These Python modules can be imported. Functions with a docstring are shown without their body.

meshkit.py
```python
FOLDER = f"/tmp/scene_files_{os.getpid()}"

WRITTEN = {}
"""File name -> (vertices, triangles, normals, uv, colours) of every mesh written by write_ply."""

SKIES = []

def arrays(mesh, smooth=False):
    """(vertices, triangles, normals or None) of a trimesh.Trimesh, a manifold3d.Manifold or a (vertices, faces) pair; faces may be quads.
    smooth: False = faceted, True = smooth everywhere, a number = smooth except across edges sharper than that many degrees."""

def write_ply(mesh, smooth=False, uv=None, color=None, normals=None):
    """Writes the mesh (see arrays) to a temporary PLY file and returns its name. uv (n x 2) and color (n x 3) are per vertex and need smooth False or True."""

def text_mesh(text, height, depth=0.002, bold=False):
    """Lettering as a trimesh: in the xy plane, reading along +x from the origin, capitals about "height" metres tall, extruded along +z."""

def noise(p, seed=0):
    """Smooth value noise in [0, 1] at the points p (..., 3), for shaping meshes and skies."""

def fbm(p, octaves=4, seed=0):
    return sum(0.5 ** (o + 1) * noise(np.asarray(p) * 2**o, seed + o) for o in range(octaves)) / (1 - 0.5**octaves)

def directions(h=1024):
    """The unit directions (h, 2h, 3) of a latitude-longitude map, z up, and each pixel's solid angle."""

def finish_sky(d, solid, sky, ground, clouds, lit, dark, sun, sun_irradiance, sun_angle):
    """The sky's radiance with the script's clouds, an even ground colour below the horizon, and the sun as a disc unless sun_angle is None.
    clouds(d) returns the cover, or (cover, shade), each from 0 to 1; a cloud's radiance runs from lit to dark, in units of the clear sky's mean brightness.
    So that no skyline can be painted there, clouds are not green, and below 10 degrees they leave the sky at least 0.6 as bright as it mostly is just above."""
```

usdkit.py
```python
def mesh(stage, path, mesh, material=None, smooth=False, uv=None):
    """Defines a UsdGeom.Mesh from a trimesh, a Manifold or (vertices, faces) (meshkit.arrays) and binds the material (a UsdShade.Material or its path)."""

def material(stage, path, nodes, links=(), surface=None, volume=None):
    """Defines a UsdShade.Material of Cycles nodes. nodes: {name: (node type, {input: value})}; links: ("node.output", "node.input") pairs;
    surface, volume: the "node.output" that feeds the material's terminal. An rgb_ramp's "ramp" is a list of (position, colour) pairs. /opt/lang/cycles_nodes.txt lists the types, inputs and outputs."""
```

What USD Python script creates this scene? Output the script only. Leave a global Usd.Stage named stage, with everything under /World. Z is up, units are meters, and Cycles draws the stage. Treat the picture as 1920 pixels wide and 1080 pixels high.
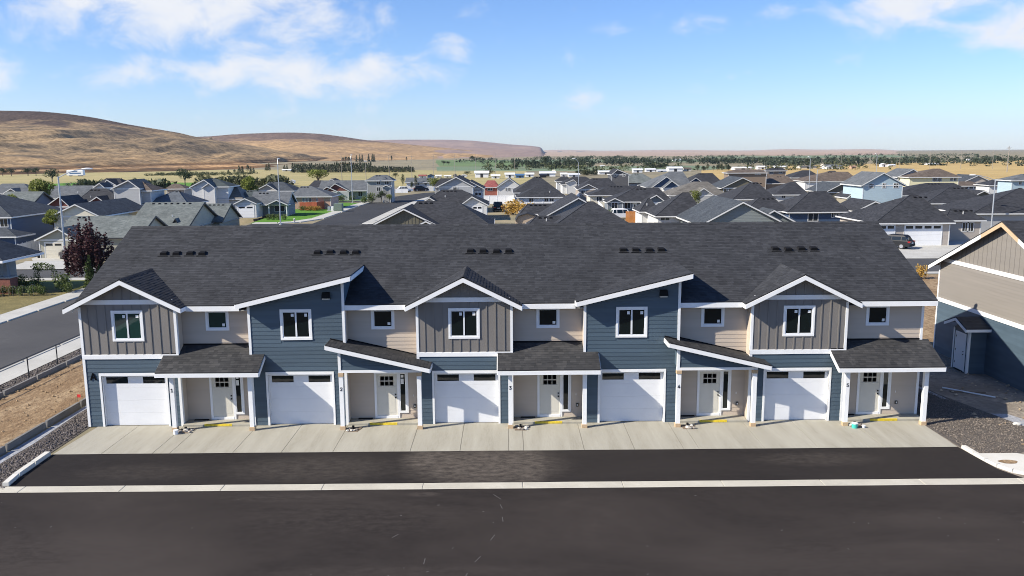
import math, random
import numpy as np
import trimesh, usdkit, meshkit
from shapely.geometry import Polygon, LineString
from pxr import Usd, UsdGeom, UsdLux, UsdShade, Gf, Sdf, Vt

stage = Usd.Stage.CreateInMemory()
UsdGeom.SetStageUpAxis(stage, 'Z')
UsdGeom.SetStageMetersPerUnit(stage, 1.0)
World = UsdGeom.Xform.Define(stage, '/World')
UsdGeom.Scope.Define(stage, '/World/Looks')

# ------------------------------------------------------------------ camera, sky, sun, exposure
EXPOSURE = 0.80
SKY, SUN = 0.054, 1.25
SUN_DIR = np.array([-2.75, -1.0, 2.0]); SUN_DIR /= np.linalg.norm(SUN_DIR)
CAM = np.array([0.0, -35.47, 11.92])

def camera():
    p, yaw, roll = .1625, .0053, -.0065
    f = np.array([math.sin(yaw) * math.cos(p), math.cos(yaw) * math.cos(p), -math.sin(p)])
    r = np.array([math.cos(yaw), -math.sin(yaw), 0]); u = np.cross(r, f)
    r2 = r * math.cos(roll) + u * math.sin(roll); u2 = np.cross(r2, f)
    c = UsdGeom.Camera.Define(stage, '/World/camera')
    m = Gf.Matrix4d(*r2, 0, *u2, 0, *(-f), 0, *CAM, 1)
    c.AddTransformOp().Set(m)
    c.CreateHorizontalApertureAttr(36.0)
    c.CreateVerticalApertureAttr(20.25)
    c.CreateFocalLengthAttr(36.0 * 1555.0 / 1920.0)
    c.CreateClippingRangeAttr(Gf.Vec2f(0.1, 60000))
    c.CreateExposureAttr(EXPOSURE)
camera()

def build_sky():
    el = math.asin(SUN_DIR[2]); rot = math.atan2(SUN_DIR[0], SUN_DIR[1])
    nodes = {
        'sky': ('sky_texture', {'sky_type': 'single_scattering', 'sun_disc': False, 'sun_elevation': el, 'sun_rotation': rot,
                                'altitude': 400.0, 'air_density': 1.0, 'aerosol_density': .35, 'ozone_density': 3.0}),
        'tc': ('texture_coordinate', {}),
        'warp': ('mapping', {'scale': (15.0, 15.0, 25.0)}),
        'n1': ('noise_texture', {'scale': 1.0, 'detail': 9.0, 'roughness': 0.56, 'distortion': 0.35}),
        'm0': ('mapping', {'scale': (2.2, 2.2, 7.0), 'location': (3.1, 1.7, 0.4)}),
        'n0': ('noise_texture', {'scale': 1.0, 'detail': 3.0, 'roughness': 0.5}),
        'base': ('map_range', {'from_min': 0.60, 'from_max': 0.85, 'to_min': 0.0, 'to_max': 0.40, 'clamp': True}),
    }
    links = [('tc.generated', 'warp.vector'), ('warp.vector', 'n1.vector'), ('tc.generated', 'm0.vector'), ('m0.vector', 'n0.vector'), ('n0.fac', 'base.value')]
    # cloud banks: centre direction and half widths
    blobs = [(-.36, .165, .21, .052, .95), (-.50, .16, .10, .05, .62), (-.26, .092, .22, .028, 1.0), (-.36, .098, .10, .016, .75), (-.30, .13, .11, .035, .6), (-.13, .083, .06, .03, .5),
             (-.058, .122, .030, .030, .62), (-.60, .096, .05, .028, .62), (-.48, .090, .055, .018, .42), (.52, .175, .13, .035, .82), (.60, .145, .06, .036, 1.0), (.42, .17, .06, .03, .5),
             (.158, .048, .045, .018, .44), (.09, .062, .03, .016, .36), (-.20, .155, .02, .014, .5), (.03, .165, .03, .03, .3), (-.60, .175, .06, .04, .6)]
    last = None
    for i, (u, v, su, sv, a) in enumerate(blobs):
        d = np.array([u, 1.0, v]); d /= np.linalg.norm(d)
        nodes[f'b{i}'] = ('mapping', {'location': tuple(float(x) for x in (-d[0] / su, -d[1] / .5, -d[2] / sv)), 'scale': (1 / su, 2.0, 1 / sv)})
        nodes[f'l{i}'] = ('vector_math', {'math_type': 'length'})
        nodes[f'r{i}'] = ('map_range', {'range_type': 'smoothstep', 'from_min': 0.0, 'from_max': 1.5, 'to_min': a, 'to_max': 0.0, 'clamp': True})
        links += [('tc.generated', f'b{i}.vector'), (f'b{i}.vector', f'l{i}.vector1'), (f'l{i}.value', f'r{i}.value')]
        if last is None:
            last = f'r{i}.result'
        else:
            nodes[f'x{i}'] = ('math', {'math_type': 'smoothmax', 'value3': 0.12})
            links += [(last, f'x{i}.value1'), (f'r{i}.result', f'x{i}.value2')]
            last = f'x{i}.value'
    nodes['mx'] = ('math', {'math_type': 'maximum'})
    nodes['na'] = ('math', {'math_type': 'multiply_add', 'value2': 2.3, 'value3': -1.22})
    nodes['ad'] = ('math', {'math_type': 'add'})
    nodes['cl'] = ('map_range', {'range_type': 'smoothstep', 'from_min': 0.16, 'from_max': 1.0, 'to_min': 0.0, 'to_max': 0.95, 'clamp': True})
    nodes['tone'] = ('hsv', {'saturation': 1.12, 'value': 1.55})
    nodes['tint'] = ('mix_color', {'blend_type': 'multiply', 'fac': 1.0, 'b': (.85, .93, 1.19), 'use_clamp': False, 'use_clamp_result': False})
    nodes['mixc'] = ('mix_color', {'b': (9.6, 9.7, 10.0), 'use_clamp': False, 'use_clamp_result': False})
    nodes['bg'] = ('background_shader', {'strength': SKY})
    links += [(last, 'mx.value1'), ('base.result', 'mx.value2'), ('n1.fac', 'na.value1'), ('mx.value', 'ad.value1'), ('na.value', 'ad.value2'), ('ad.value', 'cl.value'), ('sky.color', 'tone.color'),
              ('tone.color', 'tint.a'), ('tint.result', 'mixc.a'), ('cl.result', 'mixc.fac'), ('mixc.result', 'bg.color')]
    m = usdkit.material(stage, '/World/Looks/sky', nodes, links, surface='bg.background')
    d = UsdLux.DomeLight.Define(stage, '/World/sky')
    UsdShade.MaterialBindingAPI.Apply(d.GetPrim()).Bind(m)
    d.GetPrim().SetCustomDataByKey('kind', 'structure')
    s = UsdLux.DistantLight.Define(stage, '/World/sun')
    s.CreateNormalizeAttr(True); s.CreateIntensityAttr(SUN); s.CreateAngleAttr(0.53); s.CreateColorAttr(Gf.Vec3f(1.0, 0.93, 0.81))
    z = SUN_DIR; x = np.cross([0, 0, 1.0], z); x /= np.linalg.norm(x); y = np.cross(z, x)
    s.AddTransformOp().Set(Gf.Matrix4d(*x, 0, *y, 0, *z, 0, 0, 0, 100, 1))
build_sky()

# ------------------------------------------------------------------ helpers
rng = random.Random(7)
USED, ORIGIN = {}, {}

def numbered(parent, name):
    k = USED.get((parent, name), 0); USED[(parent, name)] = k + 1
    return name if k == 0 else f'{name}_{k:03d}'

def tag(prim, label=None, cat=None, group=None, kind=None):
    p = prim.GetPrim() if hasattr(prim, 'GetPrim') else prim
    for k, v in (('label', label), ('category', cat), ('group', group), ('kind', kind)):
        if v: p.SetCustomDataByKey(k, v)
    return p

class MB:
    """Collects triangles of one mesh."""
    def __init__(s): s.v, s.f, s.t = [], [], []
    def add(s, pts, faces, tone=None):
        n = len(s.v); s.v += [tuple(p) for p in pts]; s.f += [(a + n, b + n, c + n) for a, b, c in faces]
        s.t += [rng.random() if tone is None else tone] * len(pts)
        return s
    def quad(s, a, b, c, d, tone=None): return s.add([a, b, c, d], [(0, 1, 2), (0, 2, 3)], tone)
    def tri(s, a, b, c): return s.add([a, b, c], [(0, 1, 2)])
    def hexa(s, p):
        """8 points: bottom ring 0-3 counter-clockwise seen from above, top ring 4-7."""
        q = [(0, 3, 2, 1), (4, 5, 6, 7), (0, 1, 5, 4), (1, 2, 6, 5), (2, 3, 7, 6), (3, 0, 4, 7)]
        return s.add(p, [t for a, b, c, d in q for t in ((a, b, c), (a, c, d))])
    def box(s, x0, x1, y0, y1, z0, z1):
        return s.hexa([(x0, y0, z0), (x1, y0, z0), (x1, y1, z0), (x0, y1, z0), (x0, y0, z1), (x1, y0, z1), (x1, y1, z1), (x0, y1, z1)])
    def cbox(s, x0, x1, y0, y1, z0, z1, c=.02):
        """box with a chamfered top edge"""
        s.box(x0, x1, y0, y1, z0, z1 - c)
        return s.hexa([(x0, y0, z1 - c), (x1, y0, z1 - c), (x1, y1, z1 - c), (x0, y1, z1 - c), (x0 + c, y0 + c, z1), (x1 - c, y0 + c, z1), (x1 - c, y1 - c, z1), (x0 + c, y1 - c, z1)])
    def prism(s, poly, off):
        """convex planar 3-D polygon swept by the vector off"""
        n = len(poly); a = [np.array(p, float) for p in poly]; b = [p + np.array(off, float) for p in a]
        fs = [(0, i, i + 1) for i in range(1, n - 1)] + [(n, n + i + 1, n + i) for i in range(1, n - 1)]
        for i in range(n):
            j = (i + 1) % n; fs += [(i, n + i, n + j), (i, n + j, j)]
        return s.add(a + b, fs)
    def poly(s, pts): return s.add(pts, [(0, i, i + 1) for i in range(1, len(pts) - 1)])
    def tube(s, p, r, n=8, cap=True):
        p = np.asarray(p, float); r = np.broadcast_to(r, (len(p),))
        t = np.gradient(p, axis=0); t /= np.linalg.norm(t, axis=1, keepdims=True) + 1e-12
        ref = np.array([0, 0, 1.0]) if abs(t[:, 2]).mean() < .8 else np.array([1.0, 0, 0])
        a = np.cross(t, ref); a /= np.linalg.norm(a, axis=1, keepdims=True); b = np.cross(t, a)
        vs = []
        for i in range(len(p)):
            for k in range(n):
                w = 2 * math.pi * k / n; vs.append(p[i] + r[i] * (math.cos(w) * a[i] + math.sin(w) * b[i]))
        fs = []
        for i in range(len(p) - 1):
            for k in range(n):
                q0, q1, q2, q3 = i * n + k, i * n + (k + 1) % n, (i + 1) * n + (k + 1) % n, (i + 1) * n + k
                fs += [(q0, q1, q2), (q0, q2, q3)]
        if cap:
            fs += [(0, k + 1, k) for k in range(1, n - 1)]; o = (len(p) - 1) * n
            fs += [(o, o + k, o + k + 1) for k in range(1, n - 1)]
        return s.add(vs, fs)
    def tm(s, m, at=(0, 0, 0)):
        return s.add(np.array(m.vertices) + np.array(at), [tuple(x) for x in m.faces])

def put(path, mb, mat, origin=(0, 0, 0), smooth=False, tone=False):
    v = np.array(mb.v, float) - np.array(origin, float)
    m = usdkit.mesh(stage, path, (v, np.array(mb.f, int)), f'/World/Looks/{mat}', smooth=smooth)
    if tone and smooth is False:
        pv = UsdGeom.PrimvarsAPI(m).CreatePrimvar('tone', Sdf.ValueTypeNames.FloatArray, 'vertex')
        pv.Set(Vt.FloatArray.FromNumpy(np.array(mb.t, np.float32)))
    return m.GetPrim()

def thing(name, label, cat, loc=(0, 0, 0), group=None, kind=None, rotz=None):
    path = '/World/' + numbered('/World', name)
    x = UsdGeom.Xform.Define(stage, path); x.AddTranslateOp().Set(Gf.Vec3d(*[float(c) for c in loc]))
    if rotz: x.AddRotateZOp().Set(float(rotz))
    ORIGIN[path] = tuple(loc) if not rotz else (0, 0, 0)
    tag(x, label, cat, group, kind)
    return path

def part(parent, name, mb, mat, smooth=False, label=None, kind=None, tone=False):
    """a mesh of its own under parent, given in world coordinates"""
    if not mb.f: return None
    path = parent + '/' + numbered(parent, name)
    o = ORIGIN[parent]; ORIGIN[path] = o
    p = put(path, mb, mat, o, smooth, tone)
    tag(p, label, kind=kind)
    return path

def single(name, mb, mat, label=None, cat=None, group=None, kind=None, smooth=False, tone=False):
    path = '/World/' + numbered('/World', name)
    ORIGIN[path] = (0, 0, 0)
    tag(put(path, mb, mat, (0, 0, 0), smooth, tone), label, cat, group, kind)
    return path

def copy_of(src, name, label, cat, loc, rotz=0, scale=None, group=None):
    path = '/World/' + numbered('/World', name)
    x = UsdGeom.Xform.Define(stage, path)
    p = x.GetPrim(); p.GetReferences().AddInternalReference(src)
    x.ClearXformOpOrder()
    x.AddTranslateOp(opSuffix='at').Set(Gf.Vec3d(*[float(c) for c in loc])); x.AddRotateZOp(opSuffix='at').Set(float(rotz))
    if scale is not None: x.AddScaleOp(opSuffix='at').Set(Gf.Vec3f(*([float(scale)] * 3 if np.ndim(scale) == 0 else [float(c) for c in scale])))
    p.SetInstanceable(True); tag(p, label, cat, group)
    return path

def proto(name):
    p = stage.CreateClassPrim('/World/' + name); ORIGIN[str(p.GetPath())] = (0, 0, 0)
    return str(p.GetPath())

# ------------------------------------------------------------------ materials
def rgb(r, g, b): return (r, g, b)

def mat(name, col, rough=.6, var=.12, scale=3.0, bump=0.0, bscale=40.0, spec=.5, obj=0.0, col2=None, detail=4.0, stretch=(1, 1, 1), coat=0.0, metallic=0.0, rvar=0.0):
    """plain surface whose colour wanders a little, in world space"""
    n = {'g': ('geometry', {}), 'mp': ('mapping', {'scale': stretch}), 'n': ('noise_texture', {'scale': scale, 'detail': detail, 'roughness': .6}),
         'r': ('map_range', {'from_min': .3, 'from_max': .7, 'to_min': 1 - var, 'to_max': 1 + var, 'clamp': True}),
         'p': ('principled_bsdf', {'roughness': rough, 'specular_ior_level': spec, 'coat_weight': coat, 'metallic': metallic})}
    l = [('g.position', 'mp.vector'), ('mp.vector', 'n.vector')]
    if col2 is not None:
        n['mc'] = ('mix_color', {'a': col, 'b': col2}); n['mf'] = ('map_range', {'from_min': .38, 'from_max': .62, 'to_min': 0, 'to_max': 1, 'clamp': True})
        l += [('n.fac', 'mf.value'), ('mf.result', 'mc.fac'), ('mc.result', 'p.base_color')]
    else:
        n['h'] = ('hsv', {'color': col})
        l += [('n.fac', 'r.value'), ('h.color', 'p.base_color')]
        if obj:
            n['o'] = ('object_info', {}); n['om'] = ('map_range', {'to_min': 1 - obj, 'to_max': 1 + obj}); n['mm'] = ('math', {'math_type': 'multiply'})
            l += [('o.random', 'om.value'), ('r.result', 'mm.value1'), ('om.result', 'mm.value2'), ('mm.value', 'h.value')]
        else:
            l += [('r.result', 'h.value')]
    if rvar:
        n['rr'] = ('map_range', {'from_min': .3, 'from_max': .7, 'to_min': rough - rvar, 'to_max': rough + rvar, 'clamp': True}); l += [('n.fac', 'rr.value'), ('rr.result', 'p.roughness')]
    if bump:
        n['bn'] = ('noise_texture', {'scale': bscale, 'detail': 3.0}); n['b'] = ('bump', {'strength': bump, 'distance': .02})
        l += [('mp.vector', 'bn.vector'), ('bn.fac', 'b.height'), ('b.normal', 'p.normal')]
    usdkit.material(stage, f'/World/Looks/{name}', n, l, surface='p.BSDF')

def shingle_mat(name, dark, light, tone=True, k=1.0):
    """asphalt shingles: tone per tab from the mesh (near roofs) or courses of a brick pattern (far roofs)"""
    n = {'g': ('geometry', {}), 'n': ('noise_texture', {'scale': .7, 'detail': 6.0, 'roughness': .65}), 'n2': ('noise_texture', {'scale': 60.0, 'detail': 2.0}),
         'p': ('principled_bsdf', {'roughness': .85, 'specular_ior_level': .25}), 'mc': ('mix_color', {'a': dark, 'b': light}),
         'h': ('hsv', {}), 'r': ('map_range', {'from_min': .25, 'from_max': .75, 'to_min': .74, 'to_max': 1.28, 'clamp': True}),
         'b': ('bump', {'strength': .5, 'distance': .01})}
    l = [('g.position', 'n.vector'), ('g.position', 'n2.vector'), ('n.fac', 'r.value'), ('mc.result', 'h.color'), ('r.result', 'h.value'), ('h.color', 'p.base_color'), ('n2.fac', 'b.height'), ('b.normal', 'p.normal')]
    if tone:
        n['a'] = ('attribute', {'attribute': 'tone'}); l += [('a.fac', 'mc.fac')]
    else:
        n['v'] = ('voronoi_texture', {'scale': 1.0, 'randomness': .8}); n['mp'] = ('mapping', {'scale': (2.6, 2.6, 14.0)}); n['sep'] = ('separate_color', {})
        l += [('g.position', 'mp.vector'), ('mp.vector', 'v.vector'), ('v.color', 'sep.color'), ('sep.r', 'mc.fac')]
    usdkit.material(stage, f'/World/Looks/{name}', n, l, surface='p.BSDF')

mat('white_paint', (.78, .78, .77), .45, .035, 1.5)
mat('trim_far', (.60, .60, .59), .5, .05, 1.5)
mat('white_door', (.72, .725, .73), .42, .03, 1.2)
mat('vinyl', (.70, .71, .72), .4, .03, .6)
mat('blue_siding', (.059, .089, .116), .55, .10, 1.2, bump=.12, bscale=30, obj=.10, stretch=(.25, 1, 3))
mat('gray_siding', (.174, .160, .146), .6, .07, 1.0, bump=.12, bscale=30, obj=.05, stretch=(2, 1, .3))
mat('tan_siding', (.47, .395, .318), .55, .05, 1.0, bump=.10, bscale=30, obj=.035, stretch=(.25, 1, 3))
mat('taupe_siding', (.205, .186, .163), .6, .06, 1.0, obj=.04, stretch=(1, .25, 3))
mat('taupe_gap', (.09, .082, .074), .8, .05)
mat('soffit', (.42, .40, .37), .7, .05)
mat('raw_wood', (.46, .33, .20), .75, .15, 6.0, stretch=(1, 1, 8))
mat('timber', (.16, .12, .085), .85, .25, 8.0)
mat('dark_metal', (.018, .018, .02), .45, .1)
mat('black_plastic', (.008, .008, .009), .8, .1, spec=.15)
mat('galvanised', (.42, .44, .46), .42, .10, 3.0, metallic=.55)
mat('door_paint', (.60, .575, .50), .45, .03)
mat('yellow_paint', (.62, .46, .03), .6, .25, 9.0)
mat('sticker', (.75, .75, .73), .6, .1)
mat('black_letter', (.004, .004, .005), .9, .05, spec=.05)
mat('fixture_glow', (.55, .52, .46), .5, .1)
shingle_mat('shingle', (.0245, .0255, .0285), (.044, .0455, .0500))
shingle_mat('shingle_warm', (.025, .0255, .0275), (.054, .053, .053))
ROOFS = dict(charcoal=((.020, .021, .024), (.040, .041, .046)), slate=((.034, .040, .048), (.062, .070, .078)), grey=((.075, .082, .09), (.115, .122, .128)), green=((.085, .098, .095), (.14, .152, .145)),
             greend=((.035, .045, .046), (.062, .074, .074)), brown=((.075, .058, .046), (.125, .10, .08)), taupe=((.09, .083, .072), (.14, .13, .115)), blueg=((.060, .070, .082), (.10, .112, .125)), red=((.17, .05, .045), (.27, .085, .075)))
for k_, (a_, b_) in ROOFS.items(): shingle_mat('roof_' + k_, a_, b_, tone=False)
WALLS = dict(navy=(.035, .065, .125), grey=(.24, .24, .235), tan=(.30, .255, .215), slate_w=(.135, .155, .175), maroon=(.135, .035, .026), cream=(.56, .52, .42), sage=(.30, .29, .23), white=(.52, .52, .51), pgrey=(.34, .345, .35),
             salmon=(.42, .27, .20), beige=(.36, .32, .28), olive=(.115, .105, .075), brick=(.27, .085, .06), dark=(.08, .08, .085), lgreen=(.175, .195, .19), brownw=(.20, .15, .11), khaki=(.26, .23, .165),
             yellow=(.64, .59, .38), lblue=(.33, .42, .47))
for k_, c_ in WALLS.items(): mat('wall_' + k_, c_, .7, .08, .8, obj=.03, stretch=(.6, .6, 9))

def glass_mat(name, tint, rough=.03):
    n = {'g': ('geometry', {}), 'n': ('noise_texture', {'scale': 1.3, 'detail': 2.0}), 'b': ('bump', {'strength': .06, 'distance': .03}),
         'p': ('principled_bsdf', {'base_color': tint, 'roughness': rough, 'specular_ior_level': .6, 'ior': 1.5})}
    usdkit.material(stage, f'/World/Looks/{name}', n, [('g.position', 'n.vector'), ('n.fac', 'b.height'), ('b.normal', 'p.normal')], surface='p.BSDF')
glass_mat('glass', (.006, .010, .010)); glass_mat('glass_green', (.010, .035, .030)); glass_mat('glass_far', (.02, .024, .028), .1)

def two_scale(name, c1, c2, c3, s1, s2, rough=.9, bump=.3, bscale=30, s3=None, stretch=(1, 1, 1), bdist=.05):
    n = {'g': ('geometry', {}), 'mp': ('mapping', {'scale': stretch}), 'a': ('noise_texture', {'scale': s1, 'detail': 5.0, 'roughness': .6, 'distortion': .4}), 'b': ('noise_texture', {'scale': s2, 'detail': 6.0, 'roughness': .7}),
         'ra': ('map_range', {'from_min': .38, 'from_max': .62, 'clamp': True}), 'rb': ('map_range', {'from_min': .40, 'from_max': .66, 'clamp': True}),
         'm1': ('mix_color', {'a': c1, 'b': c2}), 'm2': ('mix_color', {'b': c3}), 'p': ('principled_bsdf', {'roughness': rough, 'specular_ior_level': .25}),
         'bn': ('noise_texture', {'scale': bscale, 'detail': 4.0}), 'bu': ('bump', {'strength': bump, 'distance': bdist})}
    l = [('g.position', 'mp.vector'), ('mp.vector', 'a.vector'), ('mp.vector', 'b.vector'), ('g.position', 'bn.vector'), ('a.fac', 'ra.value'), ('b.fac', 'rb.value'), ('ra.result', 'm1.fac'), ('m1.result', 'm2.a'), ('rb.result', 'm2.fac'),
         ('m2.result', 'p.base_color'), ('bn.fac', 'bu.height'), ('bu.normal', 'p.normal')]
    usdkit.material(stage, f'/World/Looks/{name}', n, l, surface='p.BSDF')

def asphalt(name, a, b, c, blobs, dust):
    n = {'g': ('geometry', {}), 'm': ('mapping', {'scale': (.6, 1.2, 1)}), 'n1': ('noise_texture', {'scale': .17, 'detail': 8.0, 'roughness': .65, 'distortion': .5}), 'n2': ('noise_texture', {'scale': 4.0, 'detail': 6.0, 'roughness': .7}), 'n3': ('noise_texture', {'scale': 40.0, 'detail': 3.0, 'roughness': .6}),
         'r1': ('map_range', {'from_min': .36, 'from_max': .64, 'clamp': True}), 'r2': ('map_range', {'from_min': .45, 'from_max': .72, 'to_max': .75, 'clamp': True}), 'r3': ('map_range', {'from_min': .3, 'from_max': .7, 'to_min': .80, 'to_max': 1.22, 'clamp': True}),
         'x1': ('mix_color', {'a': a, 'b': b}), 'x2': ('mix_color', {'b': c}), 'x3': ('mix_color', {'b': dust}), 'h': ('hsv', {}), 'p': ('principled_bsdf', {'roughness': .92, 'specular_ior_level': .10}), 'bu': ('bump', {'strength': .4, 'distance': .01})}
    l = [('g.position', 'm.vector'), ('m.vector', 'n1.vector'), ('m.vector', 'n2.vector'), ('g.position', 'n3.vector'), ('n1.fac', 'r1.value'), ('n2.fac', 'r2.value'), ('n3.fac', 'r3.value'), ('r1.result', 'x1.fac'), ('x1.result', 'x2.a'), ('r2.result', 'x2.fac'), ('x2.result', 'x3.a'), ('x3.result', 'h.color'), ('r3.result', 'h.value'), ('h.color', 'p.base_color'), ('n3.fac', 'bu.height'), ('bu.normal', 'p.normal')]
    last = None
    for i, (x, y, sx, sy, k) in enumerate(blobs):       # spilt dust, where it lies
        n[f'b{i}'] = ('mapping', {'location': (-x / sx, -y / sy, 0), 'scale': (1 / sx, 1 / sy, 0)}); n[f'l{i}'] = ('vector_math', {'math_type': 'length'}); n[f'w{i}'] = ('map_range', {'range_type': 'smoothstep', 'from_min': .35, 'from_max': 1.1, 'to_min': k, 'to_max': 0.0, 'clamp': True})
        l += [('g.position', f'b{i}.vector'), (f'b{i}.vector', f'l{i}.vector1'), (f'l{i}.value', f'w{i}.value')]
        if last: n[f'y{i}'] = ('math', {'math_type': 'maximum'}); l += [(last, f'y{i}.value1'), (f'w{i}.result', f'y{i}.value2')]; last = f'y{i}.value'
        else: last = f'w{i}.result'
    n['q'] = ('map_range', {'from_min': .35, 'from_max': .68, 'to_min': .15, 'to_max': 1.0, 'clamp': True}); n['qq'] = ('math', {'math_type': 'multiply'})
    l += [('n2.fac', 'q.value'), (last, 'qq.value1'), ('q.result', 'qq.value2'), ('qq.value', 'x3.fac')]
    usdkit.material(stage, f'/World/Looks/{name}', n, l, surface='p.BSDF')
asphalt('asphalt_new', (.0220, .0185, .0172), (.0440, .0365, .0325), (.0330, .0282, .0258), [(-14, -13, 7, 3.5, .5), (-7.5, -7.9, 3.5, .5, .55), (-5.2, -9.5, 5, 1.6, .35), (9, -13, 6, 2, .3), (15, -10, 6, .8, .25), (-3.0, -7.7, .7, .25, 1.0), (-3, -13.2, 6, .5, .4)], (.062, .052, .046))
asphalt('asphalt_pad', (.0185, .0160, .0155), (.0285, .0245, .0225), (.0290, .0250, .0230), [(-1.0, -5.0, 3.6, 2.4, 1.0), (.75, -5.0, 1.0, 2.6, 1.0), (-3.0, -4.4, 1.5, 1.5, 1.0), (-7.5, -5.2, 4.0, 1.6, .35), (12, -4.6, 3, .9, .3), (-14, -5.4, 3, 1, .2)], (.115, .098, .082))
two_scale('concrete_grey', (.15, .145, .135), (.21, .20, .19), (.17, .165, .155), .8, 7.0, .9, .2, 70, bdist=.006)
two_scale('concrete_warm', (.40, .375, .315), (.50, .47, .395), (.45, .42, .345), .8, 7.0, .85, .2, 70, bdist=.006)
mat('scuff', (.075, .068, .064), .8, .3, 5.0)
two_scale('asphalt_old', (.052, .051, .052), (.074, .072, .071), (.060, .059, .059), .12, 2.0, .9, .3, 60, bdist=.01)
two_scale('asphalt_mid', (.030, .031, .033), (.042, .042, .044), (.035, .035, .037), .1, 2.0, .9, .2, 60, bdist=.01)
two_scale('concrete', (.285, .265, .212), (.365, .345, .285), (.33, .312, .26), .5, 5.0, .85, .2, 70, bdist=.006, stretch=(3.5, .35, 1))
two_scale('concrete_pale', (.52, .50, .44), (.60, .58, .53), (.55, .53, .47), .8, 7.0, .85, .2, 70, bdist=.006)
two_scale('sidewalk', (.36, .35, .315), (.45, .44, .40), (.40, .39, .355), .4, 3.0, .9, .1, 40)
two_scale('dirt_tan', (.215, .140, .074), (.36, .265, .160), (.145, .090, .046), .35, 2.6, .95, .8, 7, bdist=.08, stretch=(1.6, .6, 1))
two_scale('dirt_grey', (.20, .17, .135), (.30, .26, .21), (.16, .135, .11), .5, 3.0, .95, .7, 7, bdist=.08)
two_scale('gravel_bed', (.10, .086, .075), (.165, .142, .122), (.065, .057, .050), 3.0, 18.0, .95, 1.0, 26, bdist=.05)
two_scale('ground', (.21, .175, .115), (.31, .255, .155), (.15, .14, .085), .012, .15, .95, .3, 1.5)
two_scale('dry_grass', (.155, .125, .050), (.24, .19, .075), (.095, .09, .035), .6, 6.0, .95, .5, 20)
two_scale('lawn', (.075, .185, .014), (.105, .235, .02), (.06, .15, .012), .25, 3.0, .9, .4, 20)
two_scale('lawn_yellow', (.15, .16, .035), (.22, .20, .05), (.10, .13, .03), .3, 3.0, .9, .4, 20)
two_scale('straw', (.42, .29, .11), (.50, .355, .14), (.33, .235, .09), .02, .12, .95, .3, 1.0, stretch=(.4, 1.5, 1))
two_scale('straw_green', (.33, .27, .125), (.40, .32, .15), (.25, .235, .095), .015, .08, .95, .3, 1.0, stretch=(.3, 1.5, 1))
two_scale('crop_green', (.075, .14, .05), (.11, .18, .065), (.16, .19, .08), .004, .03, .95, .2, 1.0, stretch=(.3, 1.5, 1))
two_scale('crop_teal', (.09, .15, .085), (.13, .19, .11), (.20, .21, .12), .002, .02, .95, .2, 1.0, stretch=(.3, 1.5, 1))
two_scale('fabric', (.30, .31, .33), (.40, .41, .43), (.20, .20, .21), 1.5, 7.0, .8, .5, 8)
two_scale('stone', (.26, .23, .20), (.40, .36, .31), (.16, .14, .12), 1.5, 9.0, .9, .4, 20)
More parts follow.
